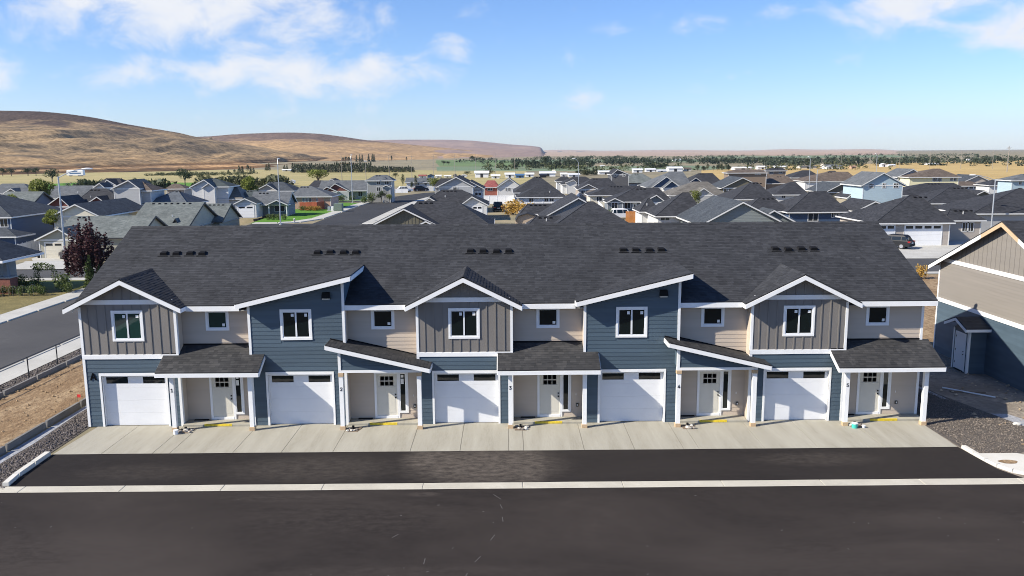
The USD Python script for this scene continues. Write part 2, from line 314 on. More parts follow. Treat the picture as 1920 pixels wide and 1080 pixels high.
def hill_mat(name, straw, sage, dark, s1, s2, s3, zc, zband=None, rock=.5):
    """dry grass with darker sage and lava rock; rock grows towards the crest height zc"""
    n = {'g': ('geometry', {}), 'mp': ('mapping', {'scale': (.8, .8, 1.3)}), 'a': ('noise_texture', {'scale': s1, 'detail': 6.0, 'roughness': .62, 'distortion': .6}), 'b': ('noise_texture', {'scale': s2, 'detail': 5.0, 'roughness': .7}), 'c': ('noise_texture', {'scale': s3, 'detail': 4.0, 'roughness': .7}),
         'ra': ('map_range', {'from_min': .44, 'from_max': .56, 'clamp': True}), 'rb': ('map_range', {'from_min': .42, 'from_max': .62, 'to_max': .85, 'clamp': True}), 'rc': ('map_range', {'from_min': .35, 'from_max': .65, 'to_min': .45, 'to_max': 1.35, 'clamp': True}),
         'm1': ('mix_color', {'a': straw, 'b': sage}), 'm2': ('mix_color', {'b': straw}), 'm3': ('mix_color', {'b': dark}), 'h': ('hsv', {}), 'p': ('principled_bsdf', {'roughness': 1.0, 'specular_ior_level': .1}),
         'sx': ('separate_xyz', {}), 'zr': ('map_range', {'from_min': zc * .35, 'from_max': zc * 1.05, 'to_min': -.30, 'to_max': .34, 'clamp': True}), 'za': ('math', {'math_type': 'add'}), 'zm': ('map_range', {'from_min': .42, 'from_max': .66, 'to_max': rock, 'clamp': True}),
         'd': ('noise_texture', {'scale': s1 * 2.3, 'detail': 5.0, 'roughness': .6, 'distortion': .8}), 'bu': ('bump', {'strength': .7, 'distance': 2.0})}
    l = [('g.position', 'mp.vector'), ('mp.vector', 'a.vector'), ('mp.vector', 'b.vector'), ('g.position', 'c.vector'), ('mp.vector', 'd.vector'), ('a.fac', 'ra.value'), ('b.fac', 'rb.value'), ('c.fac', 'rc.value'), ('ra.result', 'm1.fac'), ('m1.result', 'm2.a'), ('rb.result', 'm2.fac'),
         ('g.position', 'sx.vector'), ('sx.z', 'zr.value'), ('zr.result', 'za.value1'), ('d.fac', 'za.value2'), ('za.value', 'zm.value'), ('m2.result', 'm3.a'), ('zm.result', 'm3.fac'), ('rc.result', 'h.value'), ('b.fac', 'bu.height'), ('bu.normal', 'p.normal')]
    last = 'm3.result'
    if zband:
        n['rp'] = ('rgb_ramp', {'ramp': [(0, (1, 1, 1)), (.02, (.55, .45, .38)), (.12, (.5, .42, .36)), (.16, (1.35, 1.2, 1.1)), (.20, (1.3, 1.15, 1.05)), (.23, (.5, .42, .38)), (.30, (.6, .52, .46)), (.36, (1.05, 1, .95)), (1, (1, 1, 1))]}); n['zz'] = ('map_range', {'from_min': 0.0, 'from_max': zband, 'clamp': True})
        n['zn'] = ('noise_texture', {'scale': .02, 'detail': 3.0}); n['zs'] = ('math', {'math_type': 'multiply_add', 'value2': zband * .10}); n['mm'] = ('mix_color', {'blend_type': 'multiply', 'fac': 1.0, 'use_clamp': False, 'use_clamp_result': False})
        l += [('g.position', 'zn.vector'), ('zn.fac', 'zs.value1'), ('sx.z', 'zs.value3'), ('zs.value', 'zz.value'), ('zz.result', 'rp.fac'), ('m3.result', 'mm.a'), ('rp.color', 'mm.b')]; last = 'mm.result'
    l += [(last, 'h.color'), ('h.color', 'p.base_color')]
    usdkit.material(stage, f'/World/Looks/{name}', n, l, surface='p.BSDF')
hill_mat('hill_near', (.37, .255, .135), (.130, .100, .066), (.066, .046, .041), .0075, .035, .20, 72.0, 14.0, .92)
hill_mat('hill_gold', (.41, .265, .130), (.30, .20, .11), (.115, .078, .068), .0030, .018, .07, 66.0, None, .85)
two_scale('hill_mesa', (.25, .175, .145), (.17, .125, .115), (.33, .23, .17), .0012, .012, 1.0, .7, .02, stretch=(.5, 1, 4), bdist=10.0)
two_scale('hill_far', (.40, .29, .21), (.28, .20, .16), (.36, .28, .20), .0005, .003, 1.0, .4, .01, stretch=(.5, 1, 6), bdist=10.0)
two_scale('hill_dark', (.15, .145, .15), (.18, .165, .16), (.13, .13, .13), .0015, .01, 1.0, .4, .01, bdist=10.0)

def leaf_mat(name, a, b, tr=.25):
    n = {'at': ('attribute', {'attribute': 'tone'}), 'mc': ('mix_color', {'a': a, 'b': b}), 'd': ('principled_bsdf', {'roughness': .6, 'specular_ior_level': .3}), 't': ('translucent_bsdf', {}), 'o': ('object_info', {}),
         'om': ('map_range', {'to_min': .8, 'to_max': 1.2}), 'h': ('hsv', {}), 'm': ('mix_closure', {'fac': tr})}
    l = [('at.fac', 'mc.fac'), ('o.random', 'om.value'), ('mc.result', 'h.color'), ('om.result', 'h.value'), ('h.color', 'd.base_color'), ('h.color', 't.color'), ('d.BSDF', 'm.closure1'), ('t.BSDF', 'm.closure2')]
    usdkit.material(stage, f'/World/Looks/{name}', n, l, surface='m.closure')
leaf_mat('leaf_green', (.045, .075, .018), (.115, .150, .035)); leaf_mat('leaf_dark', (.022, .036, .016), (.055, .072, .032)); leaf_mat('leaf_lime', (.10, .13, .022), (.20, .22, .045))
leaf_mat('leaf_plum', (.022, .008, .010), (.075, .028, .030)); leaf_mat('leaf_gold', (.30, .17, .03), (.46, .30, .07)); leaf_mat('leaf_far', (.030, .045, .028), (.070, .088, .050)); leaf_mat('leaf_olive', (.05, .06, .025), (.11, .115, .05))
mat('bark', (.09, .07, .055), .9, .2, 8.0)
def car_mat(name, c): mat(name, c, .55, .03, 1.0, coat=.0, spec=.3)
car_mat('car_black', (.006, .007, .010)); car_mat('car_plum', (.014, .012, .018)); car_mat('car_white', (.75, .75, .74)); car_mat('car_blue', (.01, .015, .06))
mat('tyre', (.012, .012, .012), .85, .1); mat('rim', (.45, .45, .47), .3, .1, metallic=.8); mat('tail_red', (.25, .01, .01), .3, .1); mat('plate', (.6, .6, .6), .5, .1)
mat('fence_red', (.36, .085, .035), .8, .25, 4.0, stretch=(5, 5, .5), obj=.12); mat('fence_orange', (.50, .20, .05), .8, .2, 4.0, stretch=(5, 5, .5), obj=.12)
mat('utility_green', (.13, .17, .135), .5, .1); mat('brick_red', (.20, .07, .05), .85, .25, 6.0); mat('teal', (.05, .45, .36), .5, .1); mat('orange_flag', (.75, .12, .02), .7, .1); mat('red_flag', (.6, .02, .02), .7, .1)
mat('shed_tan', (.42, .33, .24), .6, .06); mat('metal_white', (.66, .67, .68), .5, .05); mat('metal_blue', (.06, .13, .25), .5, .08); mat('stucco', (.5, .48, .43), .8, .06); mat('hydrant', (.55, .08, .03), .5, .1)
mat('stain', (.115, .10, .085), .8, .35, 5.0)

HOUSES = [
    {'label': 'navy blue two-storey house behind the white vinyl fence at the left edge', 'wall': 'navy', 'roof': 'slate', 'blocks': [['x', -83.63, -73.27, 87.73, 2.9, -85.7, -81.95, 95.79, 6.53], ['x', -76.66, -69.79, 82.54, 0.5, -76.54, -72.54, 84.94, 1.51]], 'open': [['window', -75.3, -74.23, 88.18, 1.45, 2.57]], 'two': 1, 'base': -2.4},
    {'label': 'grey house with a light grey roof half hidden by the tall green tree', 'wall': 'grey', 'roof': 'grey', 'blocks': [['x', -126.87, -115.01, 167.6, 2.75, -125.46, -120.05, 172.96, 5.0], ['y', -121.7, -118.24, 166.77, 3.04, -119.8, 4.06, 5.0, 0.0]], 'open': []},
    {'label': 'slate house with pale olive roof and a dark gable end beside the maroon house', 'wall': 'slate_w', 'roof': 'green', 'blocks': [['xg', -93.62, -86.67, 116.3, 2.75, -94.38, -86.73, 121.24, 5.22]], 'open': []},
    {'label': 'low house with a long plain grey roof in front of the shrub row', 'wall': 'tan', 'roof': 'grey', 'blocks': [['xg', -101.07, -90.37, 145.46, 2.75, -102.01, -93.36, 151.22, 5.17]], 'open': []},
    {'label': 'maroon gabled house with a charcoal roof left of the cream gable', 'wall': 'maroon', 'roof': 'charcoal', 'blocks': [['x', -81.47, -71.5, 121.04, 2.75, -81.71, -77.39, 126.38, 5.42], ['y', -83.64, -79.03, 115.36, 2.75, -80.87, 4.57, 7.0, 0.0], ['y', -77.85, -74.88, 119.88, 3.32, -76.28, 4.3, 5.0, 0.0]], 'open': []},
    {'label': 'house with a broad cream gable above the long grey-green roof', 'wall': 'cream', 'roof': 'slate', 'blocks': [['y', -69.62, -61.86, 91.14, 2.75, -65.57, 4.61, 17.0, 0.0]], 'open': []},
    {'label': 'long sage house with grey-green roofs, roof vents and a cream garage door', 'wall': 'sage', 'roof': 'green', 'blocks': [['xg', -64.58, -52.08, 81.98, 0.3, -66.3, -54.79, 87.97, 2.99], ['xg', -60.81, -50.9, 96.79, 0.3, -60.89, -52.66, 104.95, 3.97], ['xg', -55.44, -49.53, 108.78, 0.3, -55.67, -49.26, 114.46, 3.14], ['y', -65.95, -60.1, 80.12, 0.3, -62.54, 1.9, 7.0, 0.0], ['y', -61.36, -59.4, 103.93, 0.4, -60.28, 1.74, 3.5, 0.0], ['y', -54.4, -52.69, 98.35, 0.4, -53.45, 1.73, 3.0, 0.0]], 'open': [['window', -55.44, -54.91, 109.23, -0.28, 0.1], ['window', -54.7, -54.17, 109.23, -0.28, 0.09], ['window', -52.38, -51.4, 109.23, -0.49, 0.08], ['garage_door', -64.74, -62.29, 80.52, -1.93, -0.18]], 'base': -2.4},
    {'label': 'two-storey white house with green and grey gables behind the maroon house', 'wall': 'white', 'roof': 'charcoal', 'blocks': [['x', -88.24, -81.55, 143.0, 5.3, -87.06, -84.17, 146.76, 6.88], ['y', -86.02, -82.41, 142.17, 5.33, -84.77, 6.79, 5.0, 0.0], ['y', -85.52, -83.11, 137.46, 5.3, -84.12, 6.23, 4.0, 0.0]], 'open': [['window', -87.36, -86.94, 142.57, 4.77, 5.22], ['window', -86.68, -86.26, 142.57, 4.76, 5.22], ['window', -84.83, -84.19, 143.45, 4.71, 5.17]], 'two': 1},
    {'label': 'two-storey pale grey house with a brown hip roof and peach gable', 'wall': 'pgrey', 'roof': 'brown', 'blocks': [['x', -72.02, -65.81, 119.62, 5.3, -70.12, -68.91, 123.18, 6.8], ['y', -73.07, -67.68, 118.79, 5.79, -69.71, 7.34, 7.0, 0.0]], 'open': [['window', -68.49, -67.85, 120.07, 4.43, 5.03], ['window', -71.66, -71.32, 120.07, 4.36, 5.05], ['window', -70.96, -70.63, 120.07, 4.35, 5.05]], 'two': 1},
    {'label': 'small house with only its brown hip roof showing beside the grey hip roof', 'wall': 'tan', 'roof': 'brown', 'blocks': [['x', -92.08, -86.36, 189.36, 2.75, -91.17, -89.14, 192.33, 4.0]], 'open': []},
    {'label': 'two-storey white house with two nested slate gables and a green-grey roof', 'wall': 'white', 'roof': 'greend', 'blocks': [['x', -65.09, -57.01, 136.34, 5.3, -63.37, -60.48, 139.72, 6.72], ['y', -64.89, -59.78, 135.51, 5.34, -61.85, 6.85, 7.0, 0.0], ['y', -62.27, -59.67, 135.18, 5.24, -60.8, 6.21, 3.0, 0.0]], 'open': [['window', -63.96, -63.66, 136.79, 4.64, 5.08], ['window', -63.31, -63.01, 136.79, 4.64, 5.08]], 'two': 1},
    {'label': 'house with a plain taupe roof and white fascia behind the blue-grey roofs', 'wall': 'pgrey', 'roof': 'taupe', 'blocks': [['x', -61.9, -54.44, 136.74, 2.75, -61.65, -57.26, 141.58, 5.41]], 'open': [['window', -60.42, -60.02, 137.19, 2.08, 2.63], ['window', -59.76, -59.36, 137.19, 2.07, 2.63]]},
    {'label': 'white garage-fronted house with a grey gable left of the porch cottage', 'wall': 'white', 'roof': 'greend', 'blocks': [['x', -56.19, -49.99, 138.11, 2.75, -56.04, -53.22, 141.81, 4.3], ['y', -51.4, -47.09, 121.27, 2.75, -49.29, 3.75, 7.0, 0.0]], 'open': [['garage_door', -50.75, -47.8, 121.67, 1.21, 2.23]]},
    {'label': 'house with a big blue-grey hip roof behind the row of roof vents', 'wall': 'grey', 'roof': 'blueg', 'blocks': [['x', -68.29, -59.39, 119.65, 2.75, -63.72, -63.21, 125.28, 5.0]], 'open': []},
    {'label': 'grey cottage with a white gabled porch beside the green lawn', 'wall': 'slate_w', 'roof': 'grey', 'blocks': [['xg', -49.49, -41.94, 124.1, 2.3, -49.25, -41.55, 127.83, 4.61], ['y', -45.88, -41.82, 123.27, 2.39, -43.91, 3.3, 2.2, 0.0]], 'open': [['window', -44.94, -43.15, 124.55, 0.87, 1.91]], 'porch': 1},
    {'label': 'house with salmon walls and a grey hip roof behind the red board fence', 'wall': 'salmon', 'roof': 'grey', 'blocks': [['x', -46.53, -37.59, 144.04, 2.75, -46.66, -43.03, 148.61, 4.81]], 'open': [['window', -44.13, -43.71, 144.49, 1.53, 2.45], ['window', -43.44, -43.02, 144.49, 1.53, 2.45], ['window', -42.75, -42.33, 144.49, 1.52, 2.44], ['window', -41.14, -40.84, 144.49, 1.51, 2.43]]},
    {'label': 'house with a dark hip roof and beige gable behind the porch cottage', 'wall': 'beige', 'roof': 'slate', 'blocks': [['x', -62.67, -52.87, 172.38, 2.75, -60.38, -56.86, 177.31, 4.82], ['y', -62.68, -56.88, 171.55, 2.93, -59.43, 4.5, 6.0, 0.0]], 'open': []},
    {'label': 'low grey house with two maroon gables and a cream garage', 'wall': 'pgrey', 'roof': 'grey', 'blocks': [['xg', -48.59, -35.99, 179.21, 2.4, -48.1, -36.24, 183.76, 4.9], ['y', -46.5, -40.22, 178.38, 2.38, -43.96, 4.35, 5.0, 0.0], ['y', -48.06, -43.16, 178.05, 2.27, -45.97, 3.56, 6.0, 0.0]], 'open': [['window', -38.55, -37.49, 179.66, 0.91, 2.15], ['garage_door', -46.26, -43.59, 178.45, 0.34, 1.99]], 'gable': 'maroon', 'porch': 1},
    {'label': 'two-storey grey house with white corner trim at the bend of the road', 'wall': 'grey', 'roof': 'grey', 'blocks': [['x', -34.48, -27.63, 167.61, 5.3, -32.32, -29.44, 170.62, 6.57], ['y', -30.27, -28.2, 166.78, 3.84, -29.22, 4.36, 2.0, 0.0]], 'open': [['window', -31.71, -30.83, 168.06, 4.32, 5.1], ['window', -29.77, -28.75, 168.06, 4.43, 5.08], ['window', -31.76, -30.88, 168.06, 2.77, 3.68], ['window', -29.82, -29.46, 168.06, 2.37, 3.54]], 'two': 1},
    {'label': 'dark-roofed house tucked behind the maroon gables', 'wall': 'grey', 'roof': 'charcoal', 'blocks': [['x', -54.04, -48.72, 190.12, 2.75, -53.1, -50.47, 194.54, 4.61]], 'open': []},
    {'label': 'small far house with a white gable above the maroon-gabled roof', 'wall': 'white', 'roof': 'charcoal', 'blocks': [['y', -58.5, -54.7, 235.76, 2.75, -56.9, 3.78, 7.0, 0.0]], 'open': []},
    {'label': 'olive board-and-batten gabled house with charcoal hip roof at the corner of the road', 'wall': 'olive', 'roof': 'charcoal', 'blocks': [['x', -14.22, -1.72, 66.85, 2.75, -11.71, -6.62, 73.66, 5.61], ['y', -17.04, -8.16, 66.02, 3.05, -12.61, 5.24, 9.0, 0.0], ['y', -10.99, -8.85, 65.69, 3.26, -9.94, 3.75, 4.0, 0.0]], 'open': []},
    {'label': 'house with a charcoal hip roof and two white gables next to the black truck', 'wall': 'white', 'roof': 'charcoal', 'blocks': [['x', -15.86, -3.38, 112.16, 2.75, -11.97, -8.26, 117.49, 5.15], ['y', -14.91, -12.38, 111.33, 3.39, -13.68, 4.19, 4.0, 0.0], ['y', -8.33, -3.26, 111.0, 2.8, -6.15, 4.34, 6.0, 0.0]], 'open': [['garage_door', -6.09, -4.41, 111.4, 1.45, 2.59]]},
    {'label': 'two-storey grey gabled house with one small window behind the charcoal roofs', 'wall': 'pgrey', 'roof': 'charcoal', 'blocks': [['y', -13.94, -6.36, 129.32, 5.3, -10.01, 7.23, 13.0, 0.0], ['y', -7.96, -4.67, 136.52, 4.6, -7.61, 6.14, 9.0, 0.0]], 'open': [['window', -10.7, -10.29, 129.72, 4.6, 5.18], ['window', -10.18, -9.76, 129.72, 4.6, 5.18], ['garage_door', -6.67, -5.26, 136.92, 2.6, 3.93]], 'two': 1},
    {'label': 'dark-roofed house left of the two-storey grey gabled house', 'wall': 'grey', 'roof': 'charcoal', 'blocks': [['x', -20.06, -13.4, 191.46, 2.75, -18.39, -14.84, 196.56, 4.89]], 'open': []},
    {'label': 'far grey-roofed long house with pale walls behind thin poplars', 'wall': 'white', 'roof': 'grey', 'blocks': [['xg', -31.86, -22.55, 225.52, 2.75, -31.72, -23.14, 228.82, 4.14]], 'open': [['window', -27.92, -27.44, 225.97, 1.74, 2.57], ['window', -25.76, -25.11, 225.97, 1.73, 2.56]]},
    {'label': 'brick house with a red hip roof beside the white fence', 'wall': 'brick', 'roof': 'red', 'blocks': [['x', -6.43, -2.05, 185.98, 2.75, -5.94, -3.21, 189.41, 4.46]], 'open': [['window', -5.03, -3.9, 186.43, 1.88, 2.45]]},
    {'label': 'grey gabled house with white walls left of the twin charcoal hip roofs', 'wall': 'white', 'roof': 'grey', 'blocks': [['y', -2.89, 3.88, 185.22, 2.75, 0.65, 5.13, 8.0, 0.0]], 'open': [['window', -0.35, 0.07, 185.62, 1.75, 2.6], ['window', 0.36, 0.91, 185.62, 1.75, 2.59]]},
    {'label': 'house with a charcoal pyramid roof behind the white-walled house', 'wall': 'white', 'roof': 'charcoal', 'blocks': [['x', 1.4, 12.37, 155.04, 2.75, 6.67, 7.81, 163.11, 6.14]], 'open': [['window', 1.76, 3.59, 155.49, 1.66, 2.64]]},
    {'label': 'white-walled house with a charcoal hip roof and three back windows', 'wall': 'white', 'roof': 'charcoal', 'blocks': [['x', 1.9, 12.43, 135.66, 2.75, 6.13, 8.72, 140.5, 4.78]], 'open': [['window', 4.55, 5.42, 136.11, 1.59, 2.47], ['window', 7.73, 8.5, 136.11, 1.68, 2.45], ['window', 8.83, 9.6, 136.11, 1.67, 2.44], ['window', 10.92, 11.36, 136.11, 1.99, 2.43]]},
    {'label': 'house with a broad grey batten gable and charcoal wing right of the tan shed', 'wall': 'grey', 'roof': 'charcoal', 'blocks': [['x', 1.85, 8.88, 88.89, 2.75, 3.21, 7.3, 92.03, 4.07], ['y', 4.62, 15.28, 80.35, 2.75, 9.97, 5.68, 13.0, 0.0]], 'open': [['garage_door', 3.14, 3.94, 89.34, 1.2, 2.25]]},
    {'label': 'house with the nearest charcoal pyramid roof in the middle of the row', 'wall': 'grey', 'roof': 'charcoal', 'blocks': [['x', 5.22, 15.69, 64.71, 2.75, 10.44, 11.06, 71.42, 5.57], ['x', 2.47, 8.07, 68.05, 2.75, 3.76, 7.79, 70.7, 3.81]], 'open': []},
    {'label': 'grey front house with two dark gables and white window frames behind the white van', 'wall': 'slate_w', 'roof': 'charcoal', 'blocks': [['x', 18.81, 30.62, 117.83, 2.75, 24.27, 28.73, 122.96, 5.06], ['y', 18.22, 21.54, 117.0, 2.78, 19.77, 3.56, 5.0, 0.0], ['y', 24.62, 29.21, 116.67, 2.71, 27.33, 4.11, 5.0, 0.0]], 'open': [['window', 19.25, 20.34, 117.4, 1.53, 2.62], ['window', 21.73, 22.83, 118.28, 1.56, 2.55], ['garage_door', 25.48, 27.56, 117.07, 1.02, 2.4], ['door', 23.31, 23.93, 118.28, 0.86, 2.44]]},
    {'label': 'pale house with a charcoal hip roof and vents left of the twin blue gables', 'wall': 'cream', 'roof': 'charcoal', 'blocks': [['x', 17.22, 30.0, 140.96, 2.75, 22.14, 28.85, 145.33, 4.58]], 'open': [['window', 19.08, 19.65, 141.41, 1.51, 2.48], ['window', 19.76, 20.22, 141.41, 1.51, 2.47]]},
    {'label': 'tan batten house with a black gable behind the street lamp', 'wall': 'tan', 'roof': 'charcoal', 'blocks': [['x', 17.59, 28.21, 172.09, 2.75, 21.74, 26.1, 177.92, 5.2], ['y', 17.52, 22.81, 171.26, 2.74, 20.22, 4.05, 5.0, 0.0]], 'open': [['window', 18.35, 18.89, 171.66, 1.35, 2.4], ['window', 19.01, 19.55, 171.66, 1.34, 2.4]]},
    {'label': 'house with a small white-trimmed black gable behind the tan batten house', 'wall': 'white', 'roof': 'charcoal', 'blocks': [['x', 15.53, 26.24, 203.89, 2.75, 19.41, 22.99, 208.61, 4.73], ['y', 16.85, 20.05, 203.06, 3.25, 18.97, 4.15, 4.0, 0.0]], 'open': []},
    {'label': 'far house with a charcoal roof left of the small white-trimmed gable', 'wall': 'white', 'roof': 'charcoal', 'blocks': [['x', 15.32, 20.34, 226.43, 2.75, 17.38, 19.24, 229.94, 4.22]], 'open': []},
    {'label': 'modern dark grey two-storey house with opposing mono-pitch roofs', 'wall': 'dark', 'roof': 'charcoal', 'blocks': [['y', 28.96, 34.3, 196.58, 5.6, 30.72, 7.07, 10.0, 0.0]], 'open': [['window', 29.61, 30.36, 196.98, 5.16, 5.75], ['window', 32.13, 32.88, 196.98, 5.14, 5.88]], 'two': 1},
    {'label': 'house with a pale grey hip roof right of the modern dark house', 'wall': 'white', 'roof': 'green', 'blocks': [['x', 33.04, 44.61, 208.95, 2.75, 38.01, 40.57, 215.2, 5.38]], 'open': []},
    {'label': 'white house with two navy gables and a large grey roof', 'wall': 'white', 'roof': 'grey', 'blocks': [['x', 35.8, 47.87, 178.57, 2.75, 43.22, 48.03, 186.18, 6.55], ['y', 37.03, 44.67, 177.74, 2.86, 40.79, 5.56, 7.0, 0.0], ['y', 39.45, 44.18, 175.35, 2.75, 41.7, 4.56, 4.0, 0.0]], 'open': [['garage_door', 40.39, 42.19, 178.14, 1.54, 2.51]], 'gable': 'navy'},
    {'label': 'house with one navy gable and charcoal hip roof behind the pale grey hip', 'wall': 'white', 'roof': 'charcoal', 'blocks': [['x', 50.05, 60.8, 197.8, 2.75, 55.0, 58.98, 204.16, 5.61], ['y', 48.29, 54.23, 190.91, 2.75, 51.27, 4.83, 5.0, 0.0]], 'open': [], 'gable': 'navy'},
    {'label': 'house with the pale grey hip roof and white porch fascia', 'wall': 'pgrey', 'roof': 'taupe', 'blocks': [['x', 33.88, 46.18, 138.79, 2.75, 40.23, 43.35, 144.6, 5.36], ['y', 38.72, 43.29, 137.96, 2.79, 41.01, 4.33, 5.0, 0.0]], 'open': []},
    {'label': 'olive gabled house with a slate roof below the long brown building', 'wall': 'olive', 'roof': 'slate', 'blocks': [['y', 53.48, 64.42, 172.64, 2.75, 58.85, 5.33, 13.0, 0.0]], 'open': [['window', 54.93, 55.48, 173.04, 2.09, 2.49]]},
    {'label': 'long brown two-storey building with a low hip roof', 'wall': 'brownw', 'roof': 'brown', 'blocks': [['x', 61.35, 72.79, 196.87, 5.8, 64.5, 71.27, 199.84, 6.69], ['x', 71.04, 81.68, 220.25, 2.9, 74.77, 81.44, 224.92, 4.3]], 'open': [['window', 69.21, 69.52, 197.32, 5.26, 5.55], ['window', 69.81, 70.12, 197.32, 5.25, 5.55], ['window', 70.41, 70.72, 197.32, 5.25, 5.55]], 'two': 1},
    {'label': 'house with a charcoal hip roof in front of the olive gable', 'wall': 'white', 'roof': 'charcoal', 'blocks': [['x', 43.03, 51.39, 122.99, 2.75, 48.28, 49.55, 129.51, 5.68]], 'open': [['window', 47.87, 48.31, 123.44, 1.65, 2.47]]},
    {'label': 'house with white side walls and a charcoal hip roof with three vents', 'wall': 'white', 'roof': 'charcoal', 'blocks': [['x', 21.18, 28.27, 82.93, 2.75, 26.15, 27.74, 88.48, 5.8], ['x', 20.29, 23.65, 91.78, 2.75, 22.18, 23.86, 95.44, 4.58]], 'open': [['window', 22.03, 23.27, 83.38, 2.11, 2.58]]},
    {'label': 'house with the broad grey-green lap-sided gable nearest the town-house ridge', 'wall': 'lgreen', 'roof': 'slate', 'blocks': [['y', 24.17, 35.3, 68.39, 2.75, 29.55, 5.65, 15.0, 0.0], ['y', 30.76, 37.21, 69.62, 2.75, 33.87, 4.51, 5.0, 0.0]], 'open': []},
    {'label': 'brown two-storey house with dark eaves on the left of the far brown roofs', 'wall': 'brownw', 'roof': 'charcoal', 'blocks': [['x', 81.5, 88.39, 227.46, 5.6, 84.59, 87.65, 229.91, 6.46]], 'open': [['window', 83.0, 83.87, 227.91, 4.6, 5.27], ['window', 85.86, 86.73, 227.91, 4.75, 5.33]], 'two': 1},
    {'label': 'house with a warm brown hip roof below the brown two-storey house', 'wall': 'brownw', 'roof': 'brown', 'blocks': [['x', 71.92, 81.2, 198.0, 2.75, 76.75, 80.26, 202.6, 4.68]], 'open': []},
    {'label': 'charcoal hip-roofed house in front of the golden field', 'wall': 'white', 'roof': 'charcoal', 'blocks': [['x', 95.86, 106.71, 246.66, 2.75, 101.71, 104.28, 252.3, 5.12]], 'open': []},
    {'label': 'dark-roofed house directly left of the brown cross-hip roof', 'wall': 'white', 'roof': 'charcoal', 'blocks': [['x', 103.32, 111.43, 239.54, 2.75, 108.47, 111.88, 245.02, 5.05]], 'open': []},
    {'label': 'house with a wide brown cross-hip roof left of the light blue gable', 'wall': 'white', 'roof': 'brown', 'blocks': [['x', 88.79, 105.4, 213.5, 2.75, 97.7, 106.52, 219.66, 5.34]], 'open': [['window', 100.8, 101.82, 213.95, 1.51, 2.47]]},
    {'label': 'light blue two-storey gabled house with white corner walls', 'wall': 'lblue', 'roof': 'grey', 'blocks': [['y', 66.24, 74.74, 120.18, 5.4, 70.38, 7.75, 10.0, 0.0]], 'open': [['window', 67.8, 68.19, 120.58, 4.88, 5.58], ['window', 68.3, 68.7, 120.58, 4.88, 5.58], ['window', 70.4, 70.95, 120.58, 4.86, 5.66], ['window', 72.5, 73.36, 120.58, 4.85, 5.65]], 'two': 1},
    {'label': 'olive gabled house with a white-trimmed rake left of the khaki garage', 'wall': 'olive', 'roof': 'slate', 'blocks': [['y', 70.06, 77.85, 148.07, 2.75, 73.96, 4.74, 12.0, 0.0]], 'open': []},
    {'label': 'khaki garage-fronted house below the light blue house', 'wall': 'khaki', 'roof': 'charcoal', 'blocks': [['x', 67.56, 74.23, 126.61, 2.75, 70.0, 73.5, 129.63, 4.11], ['y', 65.97, 71.36, 125.78, 2.81, 67.85, 4.26, 6.0, 0.0]], 'open': [['garage_door', 71.11, 73.25, 127.06, 1.77, 2.52]]},
    {'label': 'house with a charcoal hip roof and three ridge vents left of the street lamp', 'wall': 'white', 'roof': 'charcoal', 'blocks': [['x', 55.67, 63.27, 138.4, 2.75, 60.97, 63.96, 143.83, 5.19]], 'open': [['window', 57.61, 58.31, 138.85, 2.07, 2.63]]},
    {'label': 'navy-walled house with a sliding glass door just above the ridge', 'wall': 'navy', 'roof': 'charcoal', 'blocks': [['x', 42.0, 51.3, 88.83, 2.75, 47.6, 52.13, 94.95, 5.51]], 'open': [['window', 45.37, 46.81, 89.28, 1.39, 2.65], ['window', 48.91, 49.35, 89.28, 1.94, 2.58], ['window', 49.4, 49.92, 89.28, 1.93, 2.58]]},
    {'label': 'house whose charcoal roof and white rake stand left of the navy-walled house', 'wall': 'grey', 'roof': 'charcoal', 'blocks': [['x', 36.19, 43.13, 91.21, 2.75, 39.89, 46.21, 95.62, 4.6], ['y', 30.22, 35.48, 68.92, 2.75, 32.86, 4.13, 5.0, 0.0]], 'open': []},
    {'label': 'house with a single white rake between the navy-walled house and the double garage', 'wall': 'grey', 'roof': 'charcoal', 'blocks': [['y', 53.04, 60.05, 90.72, 2.75, 56.04, 4.25, 9.0, 0.0]], 'open': []},
    {'label': 'beige double-garage house with a broad charcoal hip roof and dark car outside', 'wall': 'beige', 'roof': 'charcoal', 'blocks': [['x', 45.67, 55.78, 67.27, 2.9, 52.82, 53.94, 73.46, 6.0], ['x', 57.02, 62.61, 72.42, 2.75, 59.33, 61.7, 75.41, 4.0]], 'open': [['window', 59.74, 60.46, 72.87, 1.31, 2.36], ['window', 60.44, 61.16, 72.87, 1.3, 2.36], ['garage_door', 46.42, 48.43, 67.72, 0.6, 2.69], ['garage_door', 49.69, 54.33, 67.72, 0.5, 2.67]]},
    {'label': 'house with a wide low charcoal hip roof below the yellow house', 'wall': 'white', 'roof': 'charcoal', 'blocks': [['x', 77.4, 95.81, 132.65, 2.75, 87.28, 93.2, 138.24, 4.99]], 'open': []},
    {'label': 'house with a charcoal roof and white downpipe behind the double-garage house', 'wall': 'grey', 'roof': 'charcoal', 'blocks': [['x', 71.86, 83.54, 107.04, 2.75, 79.15, 81.06, 113.02, 5.26]], 'open': []},
    {'label': 'two-storey grey gabled house between the light blue and yellow houses', 'wall': 'pgrey', 'roof': 'grey', 'blocks': [['y', 95.14, 102.05, 167.86, 5.4, 99.05, 7.26, 9.0, 0.0]], 'open': [['window', 96.64, 97.21, 168.26, 4.62, 5.27], ['window', 97.42, 97.99, 168.26, 4.62, 5.27]], 'two': 1},
